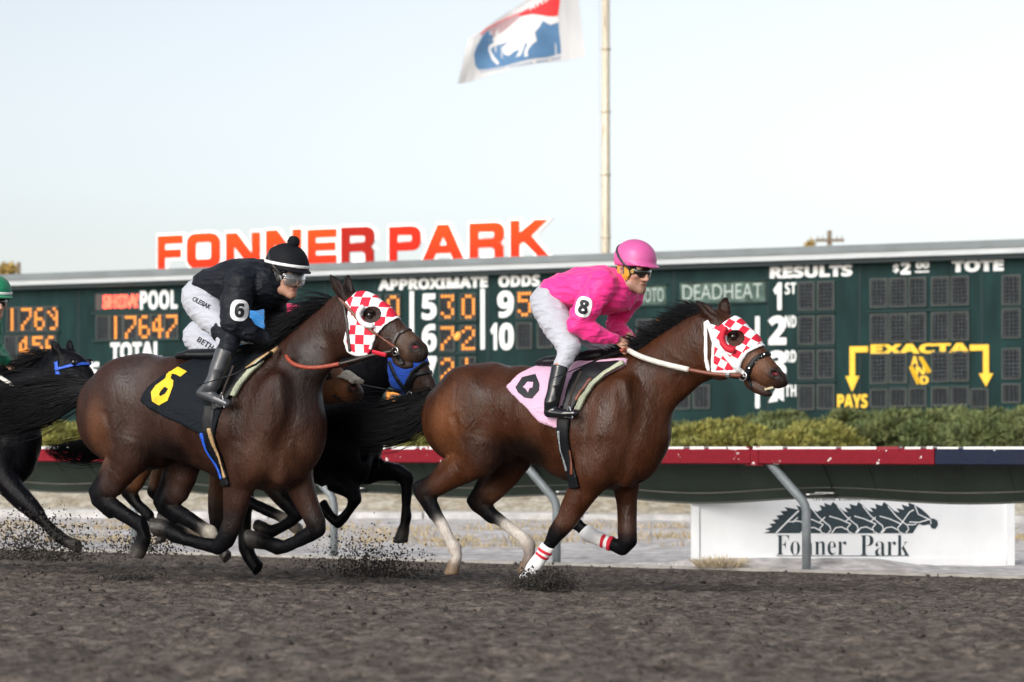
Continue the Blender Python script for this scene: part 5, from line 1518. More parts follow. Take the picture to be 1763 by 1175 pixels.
    solid("goggle_strap", st, .0045, M_gframe, body, cut=scut)
    # chin strap
    mb_ = MB()
    for b in (-1, 1):
        pts = [Hh(.0, b * .086, .02), Hh(.008, b * .078, -.03), Hh(.025, b * .064, -.08), Hh(.042, b * .035, -.118), Hh(.048, 0, -.128)]
        mb_.tube([Vector(p) for p in pts], .0062 * hs, 6)
    mb_.build("chin_strap", M_gframe, body, True)
    if T.get("earpad"):
        for b in (-1, 1):
            eb = Body()
            eb.chain([(Hh(.015, b * .078, .01), (.020, .010)), (Hh(.022, b * .074, -.03), (.026, .010)), (Hh(.016, b * .066, -.065), (.014, .008))], .01, '+', s)
            eb.chain([(Hh(-.045, b * .075, .01), (.014, .008)), (Hh(-.04, b * .074, -.03), (.012, .008)), (Hh(.0, b * .070, -.055), (.012, .008))], .01, '+', s)
            solid("ear_pad", eb, .005, T["earpad"], body)
    return dict(body=body, jacket=jk, breeches=br, boots=boots, helmet=hel, H=Hh, J=J, P=Pn)
# ------------------------------------------------------------------ tack
def strip(pts, w):
    """closed outline of a band of half-width w along photo points"""
    L, Rr = [], []
    for i, p in enumerate(pts):
        a = pts[max(i - 1, 0)]; b = pts[min(i + 1, len(pts) - 1)]
        dx, dy = b[0] - a[0], b[1] - a[1]; l = math.hypot(dx, dy) or 1
        ww = w[i] if hasattr(w, '__len__') else w
        L.append((p[0] - dy / l * ww, p[1] + dx / l * ww)); Rr.append((p[0] + dy / l * ww, p[1] - dx / l * ww))
    return L + Rr[::-1]
def circ(cx_, cy_, rx, ry=None, n=18): return [(cx_ + rx * math.cos(6.2832 * k / n), cy_ + (ry or rx) * math.sin(6.2832 * k / n)) for k in range(n)]
def shell(name, F, B, loops, m, parent, off=.006, thick=.014, y0=-.09, h=.0075, side=None, disp=None, pad=.02, ylim=None):
    L = [[tuple(F.p(px, py, y0)[[0, 2]]) for px, py in lp] for lp in loops]
    allp = np.array([q for lp in L for q in lp])
    blo, bhi = B.bounds(.04)
    lo = np.array([allp[:, 0].min() - pad, blo[1], allp[:, 1].min() - pad]); hi = np.array([allp[:, 0].max() + pad, bhi[1], allp[:, 1].max() + pad])
    if ylim: lo[1], hi[1] = ylim
    if side == -1: hi[1] = min(hi[1], 0.0)
    if side == 1: lo[1] = max(lo[1], 0.0)
    def cut(V, X, Y, Z):
        reg = polysdf(L, X, Z)
        return np.maximum(np.maximum(V - off, -(V - off + thick)), reg)
    dd = hdisp if disp is None else (lambda P, N: hdisp(P, N) + disp(P, N))
    return solid(name, B, h, m, parent, None, cut, (lo, hi), 1, dd)
def lpt(F, pts): return [Vector(F.p(*p)) for p in pts]
def tubes(name, F, pts, r, m, parent, n=8):
    mb_ = MB(); mb_.tube(lpt(F, pts), r, n); return mb_.build(name, m, parent, True)
def smooth_pts(pts, k=6):
    out = []
    n = len(pts)
    for i in range(n - 1):
        p0, p1, p2, p3 = (np.array(pts[max(i - 1, 0)], float), np.array(pts[i], float), np.array(pts[i + 1], float), np.array(pts[min(i + 2, n - 1)], float))
        for j in range(k):
            t = j / k; out.append(tuple(.5 * (2 * p1 + (p2 - p0) * t + (2 * p0 - 5 * p1 + 4 * p2 - p3) * t * t + (3 * p1 - p0 - 3 * p2 + p3) * t ** 3)))
    out.append(tuple(pts[-1])); return out
def strap_tube(name, F, pts, r, m, parent, flat=1.0):
    return tubes(name, F, smooth_pts(pts), r, m, parent)
def ring(mb_, c, r, rad, nrm=(0, 1, 0), n=20):
    a = Vector(nrm).orthogonal().normalized(); b = Vector(nrm).cross(a).normalized()
    mb_.tube([Vector(c) + (a * math.cos(6.2832 * k / n) + b * math.sin(6.2832 * k / n)) * r for k in range(n + 1)], rad, 6, False)

def checker_mat(name, ang, cell, c1, c2):
    m = mat(name, c1, 0.75, bump=.3, bscale=70)
    t = m.node_tree; b = t.nodes["Principled BSDF"]
    tc = nd(m, "ShaderNodeTexCoord"); mp = nd(m, "ShaderNodeMapping"); mp.inputs["Rotation"].default_value = (0, ang, 0)
    t.links.new(tc.outputs["Object"], mp.inputs[0])
    sx = nd(m, "ShaderNodeSeparateXYZ"); t.links.new(mp.outputs[0], sx.inputs[0])
    cx = nd(m, "ShaderNodeCombineXYZ"); t.links.new(sx.outputs[0], cx.inputs[0]); t.links.new(sx.outputs[2], cx.inputs[1]); cx.inputs[2].default_value = 0.3
    ch = nd(m, "ShaderNodeTexChecker", Scale=1.0 / cell); ch.inputs[1].default_value = (*c1, 1); ch.inputs[2].default_value = (*c2, 1)
    t.links.new(cx.outputs[0], ch.inputs[0]); t.links.new(ch.outputs[0], b.inputs["Base Color"])
    return m
M_check8 = checker_mat("red_white_check", R(-28), .043, (0.62, 0.006, 0.035), (0.80, 0.80, 0.82))
M_check6 = checker_mat("red_white_check_square", R(-3), .056, (0.62, 0.006, 0.035), (0.80, 0.80, 0.82))
M_pinkcl = cloth_mat("pale_pink_cloth", (0.66, 0.41, 0.56), 0.75, 0.5)
M_blackcl = cloth_mat("black_cloth", (0.007, 0.010, 0.014), 0.75, 0.4)
M_inkcl = mat("black_applique", (0.010, 0.012, 0.016), 0.7)
M_yelcl = mat("yellow_applique", (0.78, 0.52, 0.010), 0.65, var=0.12, vscale=18, bump=.5, bscale=25)
M_bluecl = cloth_mat("royal_blue_cloth", (0.010, 0.065, 0.40), 0.7, 0.3)
M_bluestrap = mat("blue_nylon", (0.015, 0.09, 0.55), 0.5)
M_padgreen = mat("pale_green_pad", (0.42, 0.45, 0.33), 0.8, var=.15, vscale=10)
M_tan = mat("tan_leather", (0.42, 0.27, 0.13), 0.6, var=.2, vscale=14)
M_whiterubber = mat("white_rubber_grip", (0.66, 0.64, 0.58), 0.7, var=.12, vscale=20, bump=.4, bscale=90)
M_redrub = mat("red_rubber_grip", (0.30, 0.055, 0.030), 0.55, var=.15, vscale=20, bump=.4, bscale=90)
M_sheep = mat("sheepskin", (0.62, 0.55, 0.44), 0.95, var=.15, vscale=40, bump=1.0, bscale=120)
M_orange = mat("yellow_ear_pad", (0.60, 0.30, 0.03), 0.8)
M_brass = mat("brass_button", (0.55, 0.42, 0.12), 0.35, metal=.7)

def cloth_ripple(P, N): return (n3(P, (13, 8, 11), 33) - .35) * .016

# ---- lead horse, number 8
def boot_nodes(a, b, y): pass
T8R = dict(silk=M_pink, cap="pink", beard=True, ear=(1079, 465), pitch=12, yaw=20, hs=1.04, cap_s=1.02, neck=(1056, 495), earpad=M_orange, badge=M_brass,
    collar=[(1060, 492), (1070, 483)],
    torso=[(964, 506, 0, 33, .15), (1000, 499, 0, 37, .17), (1038, 500, 0, 41, .185), (1062, 503, 0, 34, .16)],
    sleeve_n=[(1037, 490, -.165, 25), (1012, 526, -.21, 24), (994, 558, -.245, 19), (1020, 573, -.19, 16.5), (1046, 581, -.12, 11), (1057, 584, -.09, 9.5)],
    sleeve_f=[(1086, 508, .165, 23), (1068, 540, .22, 20), (1058, 562, .24, 16), (1074, 576, .15, 13), (1087, 585, .08, 9.5)],
    pelvis=[(972, 504, 0, 30, .14), (948, 518, 0, 31, .165)],
    leg_n=[(944, 528, -.09, 29, .10), (962, 562, -.16, 27, .10), (980, 597, -.23, 20), (973, 616, -.26, 15.5), (965, 634, -.285, 13.5), (960, 650, -.305, 12.5), (956, 668, -.315, 10)],
    leg_f=[(972, 534, .09, 28, .10), (1008, 568, .16, 24, .09), (1040, 596, .23, 18), (1036, 616, .27, 14), (1030, 634, .29, 13.5), (1026, 650, .305, 12.5), (1022, 668, .315, 10)],
    shin_n=[(964, 631, -.29, 13.5), (957, 664, -.315, 13), (950, 694, -.325, 10.5)], foot_n=[(950, 694, -.325, 11), (946, 710, -.325, 10, .034), (972, 713, -.33, 8, .036), (990, 712, -.33, 6.5, .030)],
    shin_f=[(1030, 631, .29, 13.5), (1023, 664, .315, 13), (1016, 694, .325, 10.5)], foot_f=[(1016, 694, .325, 11), (1012, 710, .325, 10, .034), (1038, 713, .33, 8, .036), (1056, 712, .33, 6.5, .030)],
    hands=[((1060, 585), (1082, 596), -.055, 40), ((1088, 586), (1096, 597), .05, 40)])
R8 = build_rider(F8, T8R, "jockey in pink silks and pink helmet, white breeches, crouched on the lead bay horse")

def patch_number(F, R_, ch, cx_, cy_, rx, ry, ang, hgt):
    c_, s_ = math.cos(R(ang)), math.sin(R(ang))
    el = [(cx_ + x * c_ - y * s_, cy_ + x * s_ + y * c_) for x, y in [(rx * math.copysign(abs(math.cos(t)) ** .7, math.cos(t)), ry * math.copysign(abs(math.sin(t)) ** .8, math.sin(t))) for t in [6.2832 * k / 28 for k in range(28)]]]
    p = decal("number_patch", F, [el], R_["jacket"], M_whitecl, .0045, 4.0, None, R_["jacket"], .004)
    uv, f_, asp = text_tris(ch, 'sans', 0.03)
    wd = hgt * .62
    v = [(cx_ + (u - .5) * wd * c_ - (.5 - q) * hgt * s_, cy_ + (u - .5) * wd * s_ + (.5 - q) * hgt * c_) for u, q in uv]
    decal("number", F, None, R_["jacket"], M_inkcl, .0065, 3.0, (v, f_), p, .002)
patch_number(F8, R8, "8", 1005, 529, 13.5, 18, 14, 25)
# number cloth, saddle, girth
H8, BB8 = horse8, B8
cl8 = shell("saddle_cloth", F8, BB8, [[(867, 665), (881, 643), (898, 630), (912, 622), (960, 622), (1056, 616), (1058, 626), (1024, 650), (1004, 676), (992, 704), (976, 737), (956, 736), (930, 727), (911, 707), (886, 685)]], M_pinkcl, None, .012, .016, -.27, .009, disp=cloth_ripple)
F8.place(cl8); tag(cl8, "pale pink saddle cloth with a folded black number on the lead horse", "saddle cloth")
decal("number", F8, [[(887.5, 667.6), (899, 650), (922, 644.5), (929, 662), (928, 673), (916, 687), (903, 685), (892, 676)], [(900, 667), (908, 657.5), (918.5, 658), (917, 668), (912, 669), (909, 677), (905, 670)]], cl8, M_inkcl, .003, 4.0, None, cl8)
def saddle(F, B, flap, padl, seat, girth, straps, leather, iron, label, y=-.29, girthm=M_black):
    s_ = shell("saddle", F, B, [flap], M_black, None, .026, .022, y, .008)
    F.place(s_); tag(s_, label, "saddle")
    if padl:
        for sd_ in (-1, 1): shell("pad_edge", F, B, [strip(padl, 4.2)], M_padgreen, s_, .034, .03, y, .008, side=sd_)
    st = Body(); st.chain([(F.p(px, py, 0), (r / F.sc, w)) for px, py, r, w in seat], .03)
    solid("seat", st, .008, M_black, s_)
    if girth: shell("girth", F, B, [strip(girth + [(girth[-1][0] + 1, girth[-1][1] + 14)], 10)], girthm, s_, .020, .02, y, .008)
    for (pts, w, m_) in straps:
        for sd_ in (-1, 1): shell("girth_strap", F, B, [strip(pts, w)], m_, s_, .030, .014, y, .006, side=sd_)
    for sg in (-1, 1):
        mb_ = MB(); pts = [Vector(F.p(px, py, -abs(yy)) * np.array([1, -sg, 1])) for px, py, yy in leather]; mb_.tube(pts, .008, 6); mb_.build("stirrup_leather", M_dleather, s_)
        mb_ = MB(); P_ = [Vector(F.p(px, py, -abs(yy)) * np.array([1, -sg, 1])) for px, py, yy in iron]; mb_.tube(P_ + [P_[0]], .005, 6, False); mb_.build("stirrup_iron", M_steel, s_)
    return s_
sad8 = saddle(F8, BB8, [(972, 640), (1000, 622), (1046, 619), (1018, 646), (998, 676), (985, 706), (968, 708)], [(1052, 622), (1028, 640), (1010, 662), (998, 686), (992, 706)],
    [(936, 626, 8, .10), (948, 624, 11, .11), (985, 622, 12, .09), (1015, 616, 13, .08), (1035, 612, 11, .06)], [(974, 700), (967, 745), (968, 785), (978, 828)],
    [([(962, 742), (962, 775), (968, 812)], 2.2, M_galv), ([(978, 775), (980, 800), (979, 818)], 2.5, M_leather), ([(1007, 650), (994, 674), (988, 690)], 2.5, M_leather)],
    [(1000, 640, .33), (985, 675, .345), (980, 700, .35)], [(980, 699, .35), (972, 719, .35), (986, 720, .35)], "black racing saddle with green edged pad on the lead horse")
# hood
hood_l = [(1217, 557), (1236, 563), (1249, 551), (1258, 540), (1272, 547), (1294, 568), (1308, 592), (1286, 606), (1274, 622), (1267, 645), (1227, 645), (1231, 592)]
eyeh8 = circ(1265, 583, 14, 14)
hd8 = shell("blinker_hood", F8, BB8, [hood_l, eyeh8], M_check8, H8, .010, .016, -.09, .006)
shell("hood_binding", F8, BB8, [strip([(1306, 592), (1285, 606), (1274, 622), (1267, 642)], 3.0)], M_whitecl, hd8, .0125, .012, -.08, .0055)
shell("hood_binding", F8, BB8, [strip([(1218, 556), (1231, 592), (1229, 640), (1267, 640)], 2.6)], M_whitecl, hd8, .0125, .012, -.09, .0055)
cup = [(1251, 564), (1245, 572), (1243, 584), (1247, 595), (1256, 602), (1266, 603)]
for sg in (-1, 1):
    mb_ = MB()
    pts = [Vector(F8.p(px, py, -.116) * np.array([1, -sg, 1])) for px, py in smooth_pts(cup, 4)]
    mb_.tube(pts, [.008] + [.019] * (len(pts) - 2) + [.008], 8); mb_.build("blinker_cup", M_redcl, hd8, True)
shell("cheek_strap", F8, BB8, [strip([(1216, 553), (1236, 590), (1252, 612), (1267, 632), (1277, 644)], 3.0)], M_whitecl, H8, .018, .012, -.09, .0055)
shell("throat_strap", F8, BB8, [strip([(1214, 554), (1217, 590), (1218, 618), (1222, 640)], 2.6)], M_whitecl, H8, .012, .012, -.085, .0055)
nb8 = shell("noseband", F8, BB8, [strip([(1285, 645), (1291, 632), (1300, 618), (1320, 606)], 4.0)], M_black, H8, .010, .012, -.065, .005)
mb_ = MB()
for k in range(6):
    t = k / 5; p = Vector(F8.p(1290 + 26 * t, 634 - 24 * t ** .9, -.075 + .03 * t)); mb_.tube([p, p + Vector((0, -.004, 0))], .0045, 6)
mb_.build("stud", M_steel, nb8)
mb_ = MB()
for sg in (-1, 1):
    q = F8.p(1279, 648, -.068) * np.array([1, -sg, 1]); ring(mb_, q, .025, .0042, (0.25, 1, 0))
mb_.tube([Vector(F8.p(1279, 648, -.068)), Vector(F8.p(1290, 650, -.03)), Vector(F8.p(1290, 650, .03)), Vector(F8.p(1279, 648, -.068) * np.array([1, -1, 1]))], .006, 6)
mb_.build("bit", M_steel, H8, True)
shell("chin_strap", F8, BB8, [strip([(1286, 646), (1289, 660), (1292, 672)], 2.4)], M_black, H8, .010, .012, -.055, .005)
for k, yy in enumerate((-1, 1)):
    pts = [(1083, 604, -.06), (1105, 615, -.13), (1140, 626, -.135), (1186, 637, -.115)]
    pts2 = [(1186, 637, -.115), (1220, 643, -.105), (1250, 646, -.10), (1276, 647, -.075)]
    if yy == 1:
        pts = [(x + 14, y, -z) for x, y, z in pts]; pts2 = [(x + 14 * (1 - i / 3), y, -z) for i, (x, y, z) in enumerate(pts2)]
    o = strap_tube("rein", F8, pts2, .0125, M_leather, H8)
    o2 = strap_tube("rein_grip", F8, pts, .0165, M_whiterubber, o)
mb_ = MB(); 
for yy in (-1, 1):
    q = Vector(F8.p(1251, 646, -.112)); 
mb_.tube([q, q + Vector((.02, 0, -.002))], .016, 6); mb_.build("buckle", M_steel, H8)
mb_ = MB()
for k in range(5): mb_.box(tuple(F8.p(1321 + 2.9 * k, 670.5 - .7 * k, 0) + np.array([0, -.012 + 0 * k, 0])), (.008, .034, .011))
mb_.build("teeth", M_teeth, H8)
# leg wraps
def wrap(F, B, pts, w, m, parent, side, y0, off=.006, name="leg_wrap"): return shell(name, F, B, [strip(pts, w)], m, parent, off, .012, y0, .0055, side=side)
w1 = wrap(F8, BB8, [(944, 939), (926, 966), (913, 986), (904, 999)], [17, 17, 19, 17], M_whitecl, H8, -1, -.14)
for a in ([(930, 944), (951, 957)], [(925, 951), (945, 965)]): shell("red_tape", F8, BB8, [strip(a, 2.6)], M_redcl, w1, .0095, .012, -.14, .005, side=-1)
w2 = wrap(F8, BB8, [(1052, 936), (1030, 928), (1014, 920), (1006, 912)], [15, 15, 18, 14], M_whitecl, H8, 1, .14)
for a in ([(1037, 943), (1043, 922)], [(1048, 948), (1054, 925)]): shell("red_tape", F8, BB8, [strip(a, 2.6)], M_redcl, w2, .0095, .012, .14, .005, side=1)
# whip
def whip(F, pts, r, label, m2=None):
    mb_ = MB(); P_ = lpt(F, pts); n = len(P_)
    mb_.tube(P_, [r * (1 - .75 * i / (n - 1)) for i in range(n)], 8); o = mb_.build("riding_whip", M_black, None, True); F.place(o); tag(o, label, "whip")
    g = MB(); g.tube([P_[0], P_[0] * .75 + P_[1] * .25], r * 1.4, 8); g.build("grip", m2 or M_redrub, o, True); return o
whip(F8, [(1077, 602, -.12), (1040, 615, -.22), (1000, 632, -.345), (950, 652, -.38)], .008, "thin red and black riding whip in the pink jockey's hand")
# ---- horse number 6
F6 = Frame(350, 14.0, 27)
T6 = dict(coat=BAY6, dark=DK6,
    trunk=[(190, 670, 772, .15), (210, 628, 800, .235), (245, 609, 812, .27), (295, 614, 788, .27), (350, 622, 806, .28), (405, 620, 828, .285), (444, 606, 842, .255), (464, 625, 846, .21), (474, 695, 830, .16)],
    neck=[((440, 606), (476, 790), .17), ((482, 594), (503, 714), .135), ((519, 560), (538, 662), .108), ((554, 528), (575, 622), .093), ((584, 510), (609, 612), .085)],
    head=[((588, 507), (606, 606), .080, None), ((616, 503), (624, 612), .090, None), ((646, 519), (643, 615), .085, None), ((675, 545), (667, 616), .066, None), ((700, 566), (687, 619), .051, (0.060, 0.032, 0.020)), ((717, 578), (698, 622), .045, (0.050, 0.026, 0.016)), ((727, 588), (711, 623), .040, (0.025, 0.016, 0.012)), ((730, 597), (721, 621), .033, (0.010, 0.009, 0.009))],
    blobs=[(622, 588, -.07, 30, .034, 30, 0, .03), (622, 588, .07, 30, .034, 30, 0, .03),
           (212, 690, -.13, 62, .145, 74, 20, .06), (212, 690, .13, 62, .145, 74, 20, .06), (230, 764, -.16, 32, .09, 38, 0, .05), (250, 766, .16, 32, .09, 38, 0, .05),
           (454, 730, -.175, 38, .085, 90, -22, .06), (454, 730, .175, 40, .085, 90, -22, .06), (425, 795, -.17, 40, .075, 38, 25, .05), (435, 795, .17, 40, .075, 38, 25, .05),
           (476, 792, -.10, 22, .075, 44, 15, .04), (470, 792, .09, 22, .075, 44, 15, .04),
           (690, 626, 0, 17, .028, 7, -25, .016, (0.03, 0.018, 0.015)), (705, 629, 0, 8, .024, 5, -20, .010, (0.02, 0.014, 0.014))],
    ears=[(594, 514, 568, 473, -.062), (606, 507, 597, 474, .062)], eye=(636, 543), nostril=(714, 597), eyew=.080, nosew=.036,
    mouth=[(680, 618), (692, 624), (706, 627), (718, 627), (728, 622)],
    legs=[dict(y=-.14, k=.05, ten=[(190, 796, 13), (172, 828, 10), (161, 846, 11), (166, 862, 10), (190, 884, 9)], n=[(212, 745, 56), (225, 785, 44), (208, 812, 34), (196, 833, 27, (0.03, 0.016, 0.013)), (176, 852, 20, LEGK), (188, 868, 17, LEGK), (206, 881, 15, LEGK), (230, 896, 14, LEGK), (247, 907, 16, LEGK), (249, 922, 14, LEGK), (244, 935, 15, LEGK), (239, 948, 15.5, HOOFG), (236, 956, 13, HOOFG)]),
          dict(y=.14, k=.05, ten=[(293, 806, 12), (280, 842, 9), (271, 864, 10), (276, 876, 9), (300, 895, 8)], n=[(290, 755, 50), (318, 792, 40), (313, 820, 34), (306, 845, 27, (0.03, 0.016, 0.013)), (288, 868, 20, LEGK), (302, 882, 17, LEGK), (322, 893, 15, LEGK), (348, 910, 14, LEGK), (362, 918, 15, (0.40, 0.36, 0.30)), (372, 936, 12.5, LEGK), (384, 950, 13, HOOFG), (389, 957, 11, HOOFG)]),
          dict(y=-.14, k=.05, n=[(440, 785, 50), (412, 828, 38), (407, 860, 29), (402, 895, 22, (0.016, 0.011, 0.010)), (388, 929, 18, LEGK), (375, 942, 15, LEGK), (348, 936, 13.5, LEGK), (318, 929, 13, LEGK), (301, 921, 15.5, LEGK), (288, 913, 14, LEGK), (276, 909, 16, HOOFG), (270, 909, 14, HOOFG)]),
          dict(y=.14, k=.05, n=[(500, 785, 48), (515, 832, 33), (529, 868, 25), (543, 900, 19, (0.016, 0.011, 0.010)), (546, 911, 17, LEGK), (531, 921, 15, LEGK), (510, 933, 13, LEGK), (490, 942, 13.5, LEGK), (477, 942, 15, LEGK), (459, 936, 13.5, LEGK), (441, 931, 15, HOOFG), (433, 930, 14, HOOFG)])],
    cuts=[([(272, 690), (262, 735), (262, 775)], 10, -.305, .04), ([(418, 690), (410, 745), (402, 785)], 9, -.305, .04), ([(492, 640), (505, 700), (498, 770)], 9, -.215, .04), ([(465, 650), (478, 705), (480, 765)], 7, -.26, .04),
          ([(178, 715), (190, 770), (202, 800)], 4, -.29, .035), ([(640, 582), (668, 602)], 4, -.10, .02), ([(490, 780), (478, 830)], 5, -.26, .03), ([(545, 560), (570, 640), (560, 700)], 5, -.125, .03), ([(512, 770), (508, 845)], 5, 0, .03)],
    paint=[(284, 782, .2, 44, .4, 28, (0.006, 0.004, 0.004), .6, 1), (240, 720, .2, 60, .4, 60, (0.045, 0.025, 0.020), .8, .6), (470, 800, .2, 60, .4, 50, (0.058, 0.024, 0.014), .7, .7), (175, 745, .2, 26, .4, 55, (0.11, 0.045, 0.022), .6, .7), (520, 650, .12, 30, .3, 60, (0.018, 0.013, 0.012), .7, .7),  # first blob: dark coat plus painted shade in the fold between thigh and belly
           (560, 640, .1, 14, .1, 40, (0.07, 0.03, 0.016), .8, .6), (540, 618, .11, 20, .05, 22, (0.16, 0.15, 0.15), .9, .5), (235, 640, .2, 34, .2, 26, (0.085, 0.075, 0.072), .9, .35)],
    mane=dict(line=[(470, 600), (490, 596), (508, 580), (526, 560), (545, 543), (562, 528), (578, 512)], n=1100, len=.30, dir=(-1.0, -.25, .25), wind=(-1.6, -.5, -.8), grav=.9),
    tail=dict(path=[(158, 672, 14), (135, 674, 22), (100, 684, 32), (60, 696, 40), (20, 706, 44), (-25, 714, 38), (-60, 722, 16)], n=1700, y=0.0))
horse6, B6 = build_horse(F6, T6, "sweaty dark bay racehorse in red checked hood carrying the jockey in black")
T6R = dict(bootm=mat('grey_worn_boot', (0.045, 0.048, 0.055), 0.3, var=0.5, vscale=9, coat=0.25, bump=0.1, bscale=10), silk=M_blacksilk, cap="black", pom=True, band=-.06, ear=(477, 472), pitch=15, yaw=14, hs=1.08, cap_s=1.04, neck=(462, 488), earpad=M_gframe, badge=None, goggle=mat("clear_goggle_frame", (0.32, 0.33, 0.34), 0.25), hand_col=(0.012, 0.013, 0.016),
    collar=[(462, 486), (474, 478)],
    torso=[(366, 497, 0, 34, .155), (402, 488, 0, 40, .18), (440, 490, 0, 43, .19), (466, 492, 0, 36, .165)],
    sleeve_n=[(414, 490, -.175, 28), (405, 528, -.22, 26), (402, 556, -.25, 23), (426, 571, -.20, 18.5), (450, 580, -.13, 12.5), (464, 585, -.10, 10)],
    sleeve_f=[(474, 508, .165, 22), (474, 540, .20, 18), (470, 566, .18, 15), (480, 580, .14, 12), (492, 590, .08, 10)],
    pelvis=[(372, 500, 0, 30, .14), (348, 510, 0, 31, .165)],
    leg_n=[(346, 521, -.09, 30, .10), (368, 549, -.16, 27, .10), (390, 574, -.23, 20), (386, 590, -.26, 15)],
    leg_f=[(376, 530, .09, 28, .10), (412, 562, .16, 23, .09), (440, 588, .23, 17), (436, 604, .27, 14)],
    knee=dict(n=[(384, 572, -.225, 20), (396, 580, -.24, 19), (394, 594, -.27, 16), (388, 610, -.29, 14)], f=[(432, 584, .225, 18), (440, 590, .24, 17), (436, 604, .27, 15), (432, 620, .29, 13)]),
    shin_n=[(388, 604, -.29, 15.5), (376, 636, -.32, 14.5), (365, 664, -.335, 11.5)], foot_n=[(365, 664, -.335, 12), (347, 677, -.335, 9, .034), (372, 687, -.34, 9, .036), (391, 695, -.34, 7, .030)],
    shin_f=[(432, 606, .29, 15), (422, 638, .32, 14), (412, 666, .335, 11)], foot_f=[(412, 666, .335, 12), (398, 679, .335, 9, .034), (422, 689, .34, 9, .036), (440, 697, .34, 7, .030)],
    hands=[((466, 585), (490, 596), -.06, 40), ((497, 590), (508, 602), .05, 40)])
R6 = build_rider(F6, T6R, "jockey in black silks with black bobble helmet and goggles riding the dark bay horse")
patch_number(F6, R6, "6", 412, 535, 15.5, 18.5, 6, 25)
decal_text("lettering", F6, "OLESIAK", (330.5, 518), (360.5, 534), 8.5, R6["breeches"], M_inkcl, None, .003, .018, R6["breeches"])
vz = Body(); Hf = R6["H"]
vz.ell(Hf(.030, 0, -.022), (.108, .098, .070), .01, '+', np.stack([(Hf(1, 0, 0) - Hf(0, 0, 0)) / 1.08, (Hf(0, 1, 0) - Hf(0, 0, 0)) / 1.08, (Hf(0, 0, 1) - Hf(0, 0, 0)) / 1.08]))
_c, _f, _w = Hf(0, 0, 0), (Hf(1, 0, 0) - Hf(0, 0, 0)) / 1.08, (Hf(0, 0, 1) - Hf(0, 0, 0)) / 1.08
def vcut(V, X, Y, Z):
    a = (X - _c[0]) * _f[0] + (Y - _c[1]) * _f[1] + (Z - _c[2]) * _f[2]; d = (X - _c[0]) * _w[0] + (Y - _c[1]) * _w[1] + (Z - _c[2]) * _w[2]
    return np.maximum(np.maximum(np.maximum(V, -(V + .006)), .078 - a), np.maximum(-.066 - d, d - .018))
solid("clear_visor", vz, .0035, M_clear, R6["body"], cut=vcut)
# boot side panel, clear visor
cl6 = shell("saddle_cloth", F6, B6, [[(241, 690), (251, 668), (271, 648), (292, 628), (303, 611), (330, 612), (375, 612), (440, 606), (441, 612), (420, 636), (397, 676), (383, 704), (369, 748), (347, 747), (308, 728), (270, 711)]], M_blackcl, None, .014, .018, -.28, .009, disp=cloth_ripple)
F6.place(cl6); tag(cl6, "black saddle cloth with a yellow 6 behind the black jockey's boot", "saddle cloth")
def q3(pts): return [(120 + x / 5.34, 580 + y / 5.34) for x, y in pts]
decal("number", F6, [q3([(900, 325), (985, 272), (1078, 322), (1018, 370), (978, 348), (940, 340), (930, 385), (955, 405), (950, 455), (900, 590), (820, 632), (758, 595), (748, 510), (790, 450), (880, 385)]), q3([(838, 500), (875, 460), (908, 480), (880, 525), (835, 548), (822, 530)])], cl6, M_yelcl, .003, 4.0, None, cl6)
sad6 = saddle(F6, B6, [(362, 650), (398, 618), (432, 606), (418, 634), (398, 668), (382, 704), (364, 706)], [(431, 618), (416, 640), (404, 662), (396, 682)],
    [(318, 614, 8, .10), (335, 612, 11, .11), (375, 612, 12, .09), (410, 607, 12, .08), (430, 602, 10, .06)], [(361, 698), (357, 748), (362, 785), (374, 824)],
    [([(348, 746), (351, 775), (360, 800), (372, 826)], 3.0, M_bluestrap), ([(362, 738), (366, 765), (372, 795), (380, 824)], 2.8, M_tan), ([(440, 606), (424, 622), (410, 636)], 4.0, M_tan)],
    [(402, 630, .34), (388, 665, .355), (380, 688, .36)], [(382, 676, .36), (372, 698, .36), (386, 702, .36)], "black racing saddle with tan trim and blue girth strap on the sweaty bay")
hood6 = [(598, 512), (604, 500), (616, 496), (636, 506), (657, 523), (677, 543), (660, 560), (648, 577), (640, 602), (633, 613), (612, 613), (597, 604), (594, 588), (602, 566), (603, 534), (592, 519)]
hd6 = shell("blinker_hood", F6, B6, [hood6, circ(638, 542, 14, 14)], M_check6, horse6, .010, .016, -.09, .006)
shell("hood_binding", F6, B6, [strip([(676, 543), (659, 560), (647, 577), (639, 603)], 2.8)], M_whitecl, hd6, .0125, .012, -.08, .0055)
shell("hood_binding", F6, B6, [strip([(593, 519), (603, 534), (603, 566), (596, 588), (600, 604), (614, 611), (634, 610)], 3.0)], M_whitecl, hd6, .0125, .012, -.09, .0055)
for sg in (-1, 1):
    mb_ = MB(); pts = [Vector(F6.p(px, py, -.114) * np.array([1, -sg, 1])) for px, py in smooth_pts([(626, 527), (620, 534), (617, 543), (621, 553), (630, 560), (643, 562)], 4)]
    mb_.tube(pts, [.007] + [.016] * (len(pts) - 2) + [.007], 8); mb_.build("blinker_cup", M_whitecl, hd6, True)
shell("cheek_strap", F6, B6, [strip([(581, 512), (600, 530), (625, 556), (650, 577), (676, 598)], 2.6)], M_leather, horse6, .019, .012, -.09, .0055)
shell("throat_strap", F6, B6, [strip([(580, 511), (594, 530), (601, 556), (604, 585), (606, 606)], 2.4)], M_dleather, horse6, .019, .012, -.085, .0055)
shell("noseband", F6, B6, [strip([(674, 600), (678, 588), (684, 575), (700, 562)], 3.2)], M_dleather, horse6, .010, .012, -.06, .005)
shell("cheek_band", F6, B6, [strip([(651, 578), (664, 582), (680, 584)], 1.8)], M_dleather, horse6, .009, .012, -.07, .005)
mb_ = MB()
